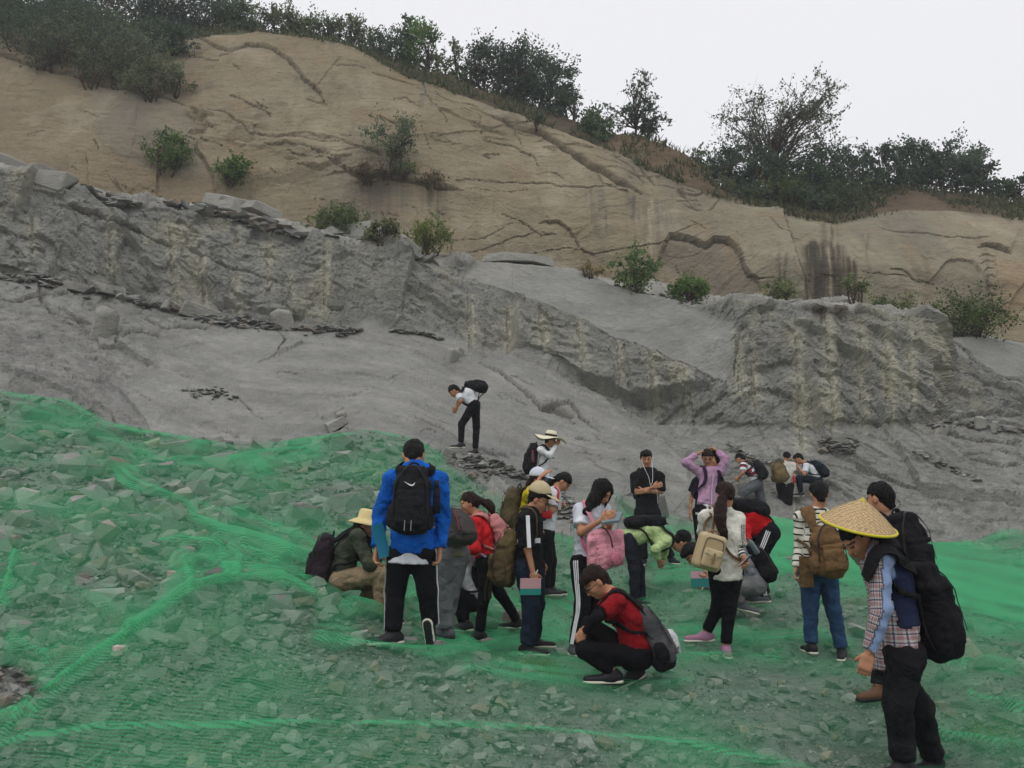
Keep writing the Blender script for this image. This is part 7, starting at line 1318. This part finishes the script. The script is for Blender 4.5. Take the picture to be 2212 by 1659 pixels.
# 16 behind the lilac jacket
f = person('person in black T-shirt mostly hidden behind the lilac jacket, one arm hanging', 13.3, 8, dict(hd=(1545, 993), nk=(1535, 1018), pv=(1522, 1105), sr=(1505, 1040, 0), er=(1493, 1074, 0), wr=(1491, 1104, -.05), sl=(1553, 1035, 0), el=(1562, 1072, 0), wl=(1560, 1105, 0), kr=(1512, 1160, 0), ar=(1512, 1208, 0), kl=(1532, 1160, 0), al=(1534, 1208, 0)), ht=1.72, top=dict(col='#17171a', loose=.03), bot=dict(col='#15151a', loose=.02), hair='short')
# 15 lilac jacket
f = person('person in lilac zip jacket with both hands on top of the head', 12.5, 12, dict(hd=(1528, 988), nk=(1534, 1013), pv=(1528, 1098), sr=(1513, 1021, 0), sl=(1556, 1020, 0), er=(1481, 998, -.05), wr=(1504, 982, -.02), el=(1568, 992, -.05), wl=(1548, 974, .02), kr=(1519, 1157, 0), kl=(1538, 1157, 0), ar=(1522, 1200, 0), al=(1537, 1200, 0), tail=[(1536, 978), (1546, 980), (1550, 990), (1551, 1004)]),
    ht=1.64, sex='f', hyaw=-8, hpit=22, top=dict(col='#ab86a2', sleeve='l', loose=.035, hem=.02, kind='jacket', wr=.012, under='#c8c7c8', ulen=.15), bot=dict(col='#15151c'), hair='pony', hairc=M_HAIRB, glasses=True, hands=('c', 'c'), hdir=((-.7, 0, .4), (.8, 0, .5)), lod=.85)
m = MB(); q_, g_ = f.top.project(crom([f.nk - f.up * .06 + f.fr * .2, f.nk - f.up * .25 + f.fr * .2, f.nk - f.up * .5 + f.fr * .2], 12), .012); m.ribbon(q_, g_, .012, .003); m.part('zip', plain('pale_zip', '#c9b3c6', .5), f.topobj)
pack(f, 'dark purple backpack worn by the person in the lilac jacket', .28, .4, .16, '#2a2030', strapc='#33253a', strapw=.045)
# 11 long hair, pink bag
f = person('person with long black hair, white T-shirt and striped track pants writing in a notebook', 8.1, 48, dict(hd=(1299, 1062), nk=(1281, 1086), pv=(1266, 1212), sr=(1253, 1103, -.08), sl=(1303, 1100, .12), er=(1255, 1150, -.2), wr=(1300, 1123, -.34), el=(1312, 1150, .0), wl=(1318, 1134, -.28), kr=(1258, 1310, -.1), ar=(1241, 1396, -.1), kl=(1284, 1305, .1), al=(1276, 1390, .12), tr=(1250, 1408, -.15), tl=(1290, 1400, .1), tail=[(1292, 1056, -.03), (1280, 1082, -.1), (1268, 1104, -.16)]),
    ht=1.64, sex='f', hyaw=50, hpit=38, top=dict(col='#c5c8d0', loose=.022, hem=.12, wr=.01), bot=dict(col='#121216', loose=.02, stripes=True, sides='r', sfr=.2), hair='long', hands=('c', 'c'), shoe='grey')
pink = CL('#c2848f')
pk = pack(f, 'large soft pink rucksack slung in front of the long haired person', .2, .35, .13, '#c2848f', at=(1306, 1186, -.28), axes=[(.8, -.5, 0), (.45, -.85, 0), (-.12, 0, 1)], strapc='#b0697a', wr=.02, straps=False, handle=False)
c, ax, rt, _ = pk; m = MB(); q_ = crom([P(1258, 1082, 8.15), P(1268, 1095, 7.93), P(1284, 1112, 7.86), P(1300, 1130, 7.8)], 16); q2, g_ = f.top.project(q_, .012); m.ribbon(q2 * .6 + q_ * .4, g_, .05, .01); m.part('strap', CL('#c2848f'), rt); m = MB(); q_ = crom([P(1254, 1150, 7.95), P(1262, 1180, 7.85), P(1280, 1215, 7.75)], 10); m.ribbon(q_, [(0, -1, 0)] * 10, .025, .008); m.part('strap', CL('#9d4a63'), rt)
book('open notebook that the long haired person writes in', 1322, 1119, 7.74, .16, .2, [(.85, -.3, .12), (.25, .8, .35), (-.2, -.35, .95)], '#6d7a80', cat='notebook', th=.02); pen('yellow pencil held over the open notebook', (1312, 1112), (1322, 1106), 7.68, '#c9b23a')
# 17 white T-shirt from behind
f = person('person seen from behind with very long ponytail, white printed T-shirt and black leggings', 8.3, 195, dict(hd=(1567, 1070), nk=(1562, 1101), pv=(1568, 1228), sl=(1527, 1118, 0), sr=(1592, 1124, .02), er=(1594, 1180, -.02), wr=(1606, 1204, -.12), el=(1526, 1170, .15), wl=(1542, 1195, .3), kl=(1553, 1306, .05), al=(1525, 1366, .1), kr=(1575, 1312, -.02), ar=(1568, 1396, -.02), tl=(1510, 1382, .1), tr=(1572, 1410, -.15), tail=[(1562, 1070, -.1), (1558, 1092, -.14), (1555, 1120, -.2), (1562, 1148, -.22), (1568, 1170, -.2)], tailr=1.5),
    ht=1.68, sex='f', hyaw=195, hpit=15, top=dict(col='#c9c7bd', sleeve='h', loose=.045, hem=.16, wr=.014, wf=9), bot=dict(col='#0e0e11', loose=.012, wr=.003, len=.93), hair='pony', hairc=M_HAIRB, shoe='pink', hands=('c', 'c'))
u_ = SD(); a0, a1 = f.sh['r'], f.el['r']; w1 = f.wr['r']; u_.cone(a1 - (a1 - a0) * .3, a1, .05, .045).cone(a1, a1 + (w1 - a1) * .92, .045, .036, capb=True); sdpart('undersleeve', u_, .012, BWN, f.topobj, wr=.003, bones=True)
fc = bpy.data.curves.new('print', 'FONT'); fc.body = 'FREGOOD'; fc.size = .05; fc.extrude = .001; fo = bpy.data.objects.new('tmp', fc); SC.collection.objects.link(fo); bpy.context.view_layer.update(); me_ = bpy.data.meshes.new_from_object(fo); bpy.data.objects.remove(fo)
tv = np.array([v.co[:] for v in me_.vertices]); tf = [tuple(p.vertices) for p in me_.polygons]; tv[:, 0] -= tv[:, 0].mean(); sdir = unit(a1 - a0); sx = unit(np.cross(sdir, np.array([.35, -1, 0]))); cen = a0 + (a1 - a0) * .62; L_ = (tv[:, 0].max() - tv[:, 0].min()); tv[:, 0] *= .2 / L_
pv_ = cen + np.outer(tv[:, 0], sdir) - np.outer(tv[:, 1] - .018, sx) + np.array([.05, -.12, 0]); pp, _ = f.top.project(pv_, .0); pp = pp + unit(np.array([.35, -1, 0])) * (.016 + tv[:, 2:3] * 1); part('lettering', pp, tf, plain('print_black', '#1a1a1a', .8), f.topobj, False)
m = MB(); fr4 = [(-.11, -.03), (.11, -.03), (.11, .035), (-.11, .035), (-.11, -.03)]; q_ = np.array([cen + sdir * a - sx * b + np.array([.05, -.12, 0]) for a, b in fr4]); q_ = np.concatenate([q_[i] + (q_[i + 1] - q_[i]) * np.linspace(0, 1, 8)[:, None] for i in range(4)]); q2, g_ = f.top.project(q_, .015); m.ribbon(q2, g_, .005, .002); m.part('print_frame', plain('print_black2', '#1a1a1a', .8), f.topobj)
M_BAG = plain('beige_leather', '#b3a07c', .5, .35)
c = P(1532, 1192, 8.0); R_ = np.array([unit(np.array([.93, .25, -.28])), unit(np.array([-.25, -.95, 0])), unit(np.array([.28, -.05, .95]))]); R_[1] = np.cross(R_[0], R_[2]); rt = thing('backpack', c - R_[2] * .17, 'small beige leather backpack with buckled flap pocket on the white printed T-shirt', 'backpack', 'backpacks worn by the people')
b = SD(); b.box(c, R_, [.13, .065, .165], r=.045); sdpart('main_compartment', b, .011, M_BAG, rt); b2 = SD(); b2.box(c - R_[2] * .055 + R_[1] * .075, R_, [.09, .03, .08], r=.022); po = sdpart('front_pocket', b2, .009, M_BAG, rt)
b3 = SD(); b3.box(c + R_[2] * .005 + R_[1] * .098, R_, [.085, .012, .03], r=.01); b3.box(c - R_[2] * .03 + R_[1] * .1, R_, [.04, .011, .03], r=.01, k=.03); sdpart('flap', b3, .008, plain('leather_flap', '#bfae8a', .5), po); m = MB(); m.box(c - R_[2] * .045 + R_[1] * .118, R_, (.008, .004, .05)); m.part('buckle_strap', plain('brown_leather', '#8a6d4a', .5), po)
m = MB(); q_ = b.project(c + R_[1] * .2 + np.array([R_[0] * .12 * math.cos(a) * (1 if abs(math.cos(a)) < .8 else 1) + R_[2] * .155 * math.sin(a) for a in np.linspace(0, 2 * math.pi, 40)]), .003)[0]; m.tube(q_, .004, 4); m.part('piping', plain('dark_piping', '#4a3a26', .6), rt)
m = MB(); m.tube([c + R_[2] * (.165 + .03 * math.sin(a)) + R_[0] * .05 * math.cos(a) for a in np.linspace(0, math.pi, 8)], .009, 6); m.part('handle', plain('brown_handle', '#7c5b3a', .5), rt, True)
for a_, b_, c__2 in (((1548, 1105), (1540, 1140), (1538, 1162)), ((1533, 1112), (1521, 1140), (1526, 1165)), ((1585, 1215), (1572, 1190), (1556, 1170))):
    pts = crom([P(*a_, 8.3), P(*b_, 8.12), P(*c__2, 8.05)], 12); d_ = f.top(pts); q_, g_ = f.top.project(pts, .018); m = MB(); m.ribbon(np.where((d_ < .02)[:, None], q_, pts), [(0, -1, .1)] * 12, .026, .006); m.part('strap', plain('brown_strap', '#5e4430', .6), rt)
book('small dark notebook in the lowered right hand of the printed T-shirt person', 1612, 1210, 8.1, .06, .13, [(.4, 1, 0), (.7, 0, .7), (.7, .2, -.7)], '#3b4150')
# 18 red T-shirt bending
f = person('person in red T-shirt and black track pants bending over under a black backpack', 10.2, -75, dict(hd=(1578, 1150, .05), nk=(1598, 1136, .05), ch=(1630, 1118), pv=(1655, 1150), sl=(1607, 1145, -.18), sr=(1604, 1138, .18), el=(1610, 1178, -.25), wl=(1603, 1206, -.2), er=(1596, 1180, .2), wr=(1590, 1205, .2), kl=(1632, 1214, -.1), al=(1650, 1285, .0), kr=(1622, 1216, .15), ar=(1640, 1282, .2), lat=(0, -1, 0)),
    ht=1.75, hyaw=-80, hpit=60, top=dict(col='#b3161c', loose=.03, hem=.06, wr=.013), bot=dict(col='#121216', loose=.04, stripes=True, sides='l', sfr=-.2), hair='short')
pack(f, 'black backpack on the bent back of the red T-shirt person', .3, .46, .16, '#17171a', at=(1618, 1096, .0), axes=[(0, 1, 0), (.25, 0, 1), (-1, 0, .35)])
# 19 crouching in grey
f = person('crouching person in grey shirt and grey trousers behind the black leggings', 9.5, -85, dict(hd=(1497, 1197, -.1), nk=(1528, 1190, -.05), ch=(1585, 1190), pv=(1622, 1258), sl=(1545, 1205, -.2), sr=(1545, 1200, .15), el=(1555, 1243, -.3), wl=(1532, 1246, -.35), er=(1555, 1262, .1), wr=(1522, 1266, .0), kl=(1574, 1272, -.15), al=(1600, 1300, -.1), kr=(1580, 1262, .18), ar=(1620, 1284, .15), tl=(1634, 1306, -.1), tr=(1640, 1284, .15), hul=(.25, 0, 1)),
    ht=1.7, hyaw=-85, hpit=55, top=dict(col='#7b8086', sleeve='l', loose=.03, hem=.14, wr=.014), bot=dict(col='#6a6a6b', loose=.035, wr=.012), hair='mop', shoe='grey', hands=('c', 'c'))
pack(f, 'black backpack sagging from the crouching person in grey', .3, .46, .18, '#18181b', at=(1640, 1216, .0), axes=[(.1, 1, 0), (.85, 0, .45), (-.4, 0, .9)], straps=False); book('pink and teal notebook held out by the crouching person in grey', 1515, 1251, 9.1, .22, .16, [(1, .1, 0), (.03, .2, 1), (.1, -1, .2)], '#b3909a', '#1f6f6a', .45); pen('white pen in the lower hand of the crouching person in grey', (1520, 1265), (1514, 1280), 9.3, '#d5d5d5')
bottle('clear bottle with a red cap in the bag above the crouching person in grey', 1637, 1196, 9.35, .2, '#59666b', '#d0242a', (-.5, 0, .8))
# 20-22 at the foot of the rock
f = person('person in white, navy and red striped T-shirt and grey trousers climbing left', 19.4, -118, dict(hd=(1599, 991), nk=(1610, 999), pv=(1634, 1042), sl=(1606, 1006, -.18), sr=(1614, 1003, .18), el=(1605, 1022, -.25), wl=(1595, 1031, -.15), er=(1606, 1020, .25), wr=(1598, 1031, .2), kl=(1606, 1063, -.15), al=(1594, 1092, -.1), kr=(1643, 1078, .1), ar=(1658, 1113, .1)), ht=1.72, hpit=35, top=dict(mat=NVR, loose=.03, hem=.1), bot=dict(col='#55585c', loose=.05), hair='short', hands=('c', 'c'), lod=.75)
pack(f, 'black backpack on the navy and red striped T-shirt, left of the khaki one', .34, .46, .18, '#16171a', wr=.008)
f = person('person in white T-shirt and black trousers with a khaki backpack facing the rock', 19.8, 178, dict(hd=(1700, 987), nk=(1699, 997), pv=(1696, 1046), sl=(1686, 1005, 0), sr=(1712, 1005, 0), er=(1714, 1022, .0), wr=(1716, 1034, -.12), el=(1684, 1024, .1), wl=(1690, 1036, .2), kl=(1692, 1080, 0), kr=(1702, 1080, 0), al=(1693, 1122, 0), ar=(1702, 1122, 0)), ht=1.66, hpit=35, top=dict(col='#c9c4bc', loose=.03, hem=.12), bot=dict(col='#141416', loose=.05), hair='mop', lod=.75)
pack(f, 'khaki backpack hanging askew on the middle climber in white', .34, .46, .2, '#6b5c40', at=(1683, 1020, -.2), roll=18, strapc='#5c4f38', straps='l'); bottle('red bottle in the hand of the middle climber', 1716, 1044, 19.6, .2, '#a0202a', '#c8c8c8')
f = person('person in white T-shirt and dark jeans with one foot up on the rock', 19.9, -95, dict(hd=(1725, 991), nk=(1740, 1000), ch=(1750, 1014), pv=(1764, 1036), sl=(1741, 1007, -.18), sr=(1744, 1003, .18), el=(1738, 1025, -.25), wl=(1722, 1007, -.1), er=(1740, 1025, .2), wr=(1722, 1010, .1), kl=(1725, 1034, -.12), al=(1730, 1064, -.1), tl=(1713, 1062, -.1), kr=(1762, 1074, .1), ar=(1768, 1108, .1)), ht=1.7, hpit=30, top=dict(col='#ccccd2', loose=.02, hem=.1), bot=dict(col='#1a222c', loose=.02), hair='mop', hands=('c', 'c'), lod=.75)
pack(f, 'black and dark teal backpack on the person with one foot on the rock', .32, .48, .18, '#18242a', tilt=-5, wr=.008)
# 23 striped sleeve back view
f = person('person seen from behind in black and white striped long sleeves and blue jeans', 8.4, 188, dict(hd=(1770, 1068), nk=(1766, 1100), pv=(1766, 1225), sl=(1729, 1118, 0), sr=(1797, 1120, .03), el=(1727, 1182, .03), wl=(1720, 1228, -.05), er=(1808, 1180, .1), wr=(1806, 1220, .2), kl=(1751, 1312, 0), al=(1753, 1392, 0), kr=(1800, 1316, .02), ar=(1818, 1402, .02), tl=(1742, 1406, .12), tr=(1816, 1420, -.14)),
    ht=1.68, hyaw=170, hpit=15, top=dict(mat=BWS, sleeve='l', loose=.022, hem=.1, wr=.009), bot=dict(col='#2c4463', loose=.022, wr=.01), hair='mop', hands=('c', 'o'), shoe='black')
pk = pack(f, 'brown canvas backpack with pockets on the striped long sleeves', .29, .47, .19, '#6b5236', at=(1787, 1190, -.26), roll=8, strapc='#6a5338', wr=.016, straps='l', strapw=.06)
m = MB(); pts = crom([P(1737, 1104, 8.38), P(1741, 1100, 8.24), P(1752, 1118, 8.2), P(1768, 1145, 8.15)], 14); q_, g_ = f.top.project(pts, .014); m.ribbon(q_, g_, .065, .012); m.part('strap', CL('#6a5338'), pk[2]); m = MB(); m.box(P(1742, 1235, 8.22), np.eye(3), (.06, .01, .14)); m.part('waist_flap', CL('#5f4a31'), pk[2])
bottle('dark bottle with pale cap in the side pocket of the brown canvas backpack', 1822, 1188, 8.15, .2, '#4a2e1c', '#c8c8c8', (-.25, 0, 1)); book('grey phone held at the side of the striped sleeves person', 1722, 1252, 8.3, .03, .15, [(.6, .8, 0), (-.35, 0, 1), (.8, -.6, 0)], '#8d98a0', cat='phone', nm='phone')
# 24 behind the conical hat
f = person('person in beige shirt and brown boots with a black backpack, behind the conical hat', 6.7, 205, dict(hd=(1901, 1078), nk=(1913, 1112), pv=(1935, 1262), sl=(1875, 1135, 0), sr=(1955, 1140, .1), el=(1852, 1190, .1), wl=(1870, 1220, .3), er=(1975, 1215, .1), wr=(1970, 1270, .2), kl=(1912, 1375, .1), al=(1900, 1484, .05), kr=(1940, 1380, .1), ar=(1945, 1495, .1), tl=(1872, 1502, .0)), ht=1.75, hyaw=215, hpit=12, top=dict(col='#968c80', sleeve='l', loose=.03, collar=True, wr=.012), bot=dict(col='#1a1b1f', loose=.03), hair='crop', shoe='boot', sole=False, hands=('c', 'c'))
pack(f, 'black backpack with silver item in its side net, behind the conical hat', .32, .5, .2, '#141416', at=(1962, 1182, -.25), strapw=.065)
g = SD(); c = P(2009, 1226, 6.4); g.ell(c, np.eye(3), [.035, .03, .06]).ell(c + [.02, 0, -.03], np.eye(3), [.03, .025, .035]); sr = link('foil_pouch', None) if False else thing('foil_pouch', c, 'crumpled silver foil pouch in the side pocket by the big black rucksack', 'pouch'); sdpart('foil', g, .01, plain('silver_foil', '#9aa0a6', .3, .5, .6), sr, wr=.012, wf=40)
# 25 conical hat
f = person('nearest person, in plaid shirt and black trousers under a woven conical hat', 5.5, -72, dict(hd=(1852, 1162), nk=(1897, 1172), ch=(1922, 1260), pv=(1934, 1400), sl=(1899, 1212, -.17), sr=(1915, 1200, .18), el=(1903, 1318, -.22), wl=(1877, 1412, -.2), er=(1920, 1310, .25), wr=(1905, 1395, .2), kl=(1938, 1520, -.08), al=(1952, 1646, -.06), kr=(1982, 1530, .12), ar=(2016, 1636, .25), tl=(1925, 1668, -.08), tr=(1990, 1655, .2)),
    ht=1.74, hyaw=-75, hpit=42, top=dict(mat=M_PLAID, colf=plaid_panels, sleeve='l', loose=.035, hem=.18, wr=.012, under='#77787a', ulen=-.02, collar=True), bot=dict(col='#18181b', loose=.035, wr=.01), hair='short', hands=('c', 'c'))
# conical hat: woven strips over a cone, yellow rim and tip
ap = P(1857, 1078, 5.45); e1 = P(1774, 1121, 5.45); e2 = P(1932, 1145, 5.45); rc = (e1 + e2) / 2; rad = np.linalg.norm(e2 - e1) / 2; A2 = np.array([unit(e2 - e1), None, None], dtype=object); hx = unit(e2 - e1); hup = unit(np.cross(hx, np.array([0, 1.0, .30]))) ; hup = hup if hup[2] > 0 else -hup; hy_ = np.cross(hup, hx); apx = rc + hup * .165
def woven():
    m, t, b = nodes('woven_bamboo'); a = N(t, 'ShaderNodeAttribute', attribute_name='col'); g = N(t, 'ShaderNodeTexNoise', i_Scale=60.0, i_Detail=2.0); t.links.new(mixc(t, 1.0, a.outputs['Color'], ramp(t, g.outputs[0], [(.3, .88), (.7, 1.12)]), 'MULTIPLY'), b.inputs['Base Color']); b.inputs['Roughness'].default_value = .6; return m
V, F, C = [], [], []; n = 0; nr = 19; rs = np.linspace(.03, rad, nr + 1)
for i in range(nr):
    ns = max(8, int(2 * math.pi * (rs[i] + rs[i + 1]) / 2 / .0165)); ns += ns % 2
    for j in range(ns):
        a0, a1 = 2 * math.pi * (j + .04 + .5 * (i % 2)) / ns, 2 * math.pi * (j + .96 + .5 * (i % 2)) / ns; up_ = .0025 * ((i + j) % 2) + .0015; tone = (1.0 if (i + j) % 2 else .93) * RNG.uniform(.94, 1.08)
        if RNG.random() < .06: tone *= .72
        for rr_, aa in ((rs[i] + .0006, a0), (rs[i] + .0006, a1), (rs[i + 1] - .0006, a1), (rs[i + 1] - .0006, a0)):
            V.append(apx + (rc - apx) * (rr_ / rad) + hx * rr_ * math.cos(aa) + hy_ * rr_ * math.sin(aa) + hup * (up_ + .012 * math.sin(rr_ / rad * math.pi)))
        F.append((n, n + 1, n + 2, n + 3)); n += 4; C += [np.array(lin('#c4a97f')) * tone] * 4
ho = part('hat', V, F, woven(), f.root, False, np.array(C), label='wide conical hat of woven bamboo strips')
cone_V = [apx + (rc - apx) * r_ / rad + hx * r_ * math.cos(a) + hy_ * r_ * math.sin(a) + hup * (.012 * math.sin(r_ / rad * math.pi) - .001) for r_ in (.005, rad * .25, rad * .5, rad * .75, rad) for a in np.linspace(0, 2 * math.pi, 49)[:-1]]
part('lining', cone_V, [(r_ * 48 + i, r_ * 48 + (i + 1) % 48, (r_ + 1) * 48 + (i + 1) % 48, (r_ + 1) * 48 + i) for r_ in range(4) for i in range(48)], plain('hat_lining', '#8a6c48', .8), ho, True)
m = MB(); m.tube([rc + (hx * math.cos(a) + hy_ * math.sin(a)) * rad for a in np.linspace(0, 2 * math.pi, 61)], .009, 6, False); m.part('rim', plain('yellow_rim', '#c9bc2e', .6), ho, True)
m = MB(); tipv = [apx + hup * .012] + [apx - hup * .02 + (hx * math.cos(a) + hy_ * math.sin(a)) * (.034 if k % 2 else .024) for k, a in enumerate(np.linspace(0, 2 * math.pi, 13)[:-1])]; m.add(tipv, [(0, 1 + i, 1 + (i + 1) % 12) for i in range(12)]); m.part('tip', plain('yellow_tip', '#b9b048', .6), ho)
pk = pack(f, 'very large black rucksack hanging low on the nearest person', .36, .6, .2, '#141417', at=(2003, 1318, .0), axes=[(.3, -.95, 0), (.95, .3, .15), (-.2, 0, 1)], wr=.014, straps='l', strapw=.075, sidep=False)
m = MB(); pts = crom([P(1968, 1235, 5.38), P(1935, 1200, 5.3), P(1912, 1188, 5.26), P(1893, 1192, 5.24), P(1882, 1212, 5.24), P(1876, 1250, 5.3)], 20); q_, g_ = f.top.project(pts, .018); m.ribbon(q_, g_, .075, .014); m.part('strap', CL('#161618'), pk[2])
# 12 squatting red T-shirt
f = person('squatting person in dark red T-shirt and glasses with long black undersleeves', 6.95, -80, dict(hd=(1287, 1257), nk=(1322, 1281), ch=(1360, 1335), pv=(1372, 1410), sl=(1330, 1304, -.16), sr=(1330, 1296, .17), el=(1291, 1333, -.22), wl=(1262, 1368, -.1), er=(1290, 1328, .2), wr=(1262, 1362, .1), kl=(1262, 1404, -.12), al=(1322, 1450, -.1), kr=(1273, 1350, .15), ar=(1368, 1446, .08), tl=(1296, 1460, -.1), tr=(1345, 1468, .05), hur=(-.4, 0, 1)),
    ht=1.75, hyaw=-80, hpit=42, top=dict(col='#7d1219', loose=.02, hem=.1, wr=.01, undersleeve=CL('#121214')), bot=dict(col='#0f0f12', loose=.008), hair='mop', hairc=M_HAIRB, glasses=True, hands=('c', 'c'), shoe='black')
pk = pack(f, 'grey and black backpack with a white pouch on the squatting person', .3, .48, .16, '#47474a', at=(1412, 1372, .0), axes=[(.1, 1, 0), (.85, 0, .38), (-.38, 0, .85)], strapc='#17171a', wr=.01, pocket='#525255'); b = SD(); b.box(pk[0] - pk[1][2] * .19 - pk[1][1] * .02, pk[1], [.15, .085, .07], r=.05); sdpart('bottom_panel', b, .012, CL('#161618'), pk[2]); b = SD(); b.ell(pk[0] + pk[1][1] * .115 - pk[1][2] * .1, pk[1], [.08, .05, .1]); sdpart('white_pouch', b, .012, CL('#b9bbbd'), pk[2], wr=.014, wf=22)
# ================================================================== thin summer haze in the air
hz = MB(); hz.box((0, 40, 16.5), np.eye(3), (95, 75, 19.5))
V_, F_ = hz.out(); M_HZ = bpy.data.materials.new('thin_haze'); M_HZ.use_nodes = True; t_ = M_HZ.node_tree; t_.nodes.clear(); o_ = N(t_, 'ShaderNodeOutputMaterial'); v_ = N(t_, 'ShaderNodeVolumePrincipled')
v_.inputs['Color'].default_value = (.93, .95, 1, 1); v_.inputs['Density'].default_value = .0015; v_.inputs['Anisotropy'].default_value = .2; t_.links.new(v_.outputs[0], o_.inputs['Volume'])
link('haze', mkmesh('haze', V_, F_, False, mats=[M_HZ]), kind='stuff')
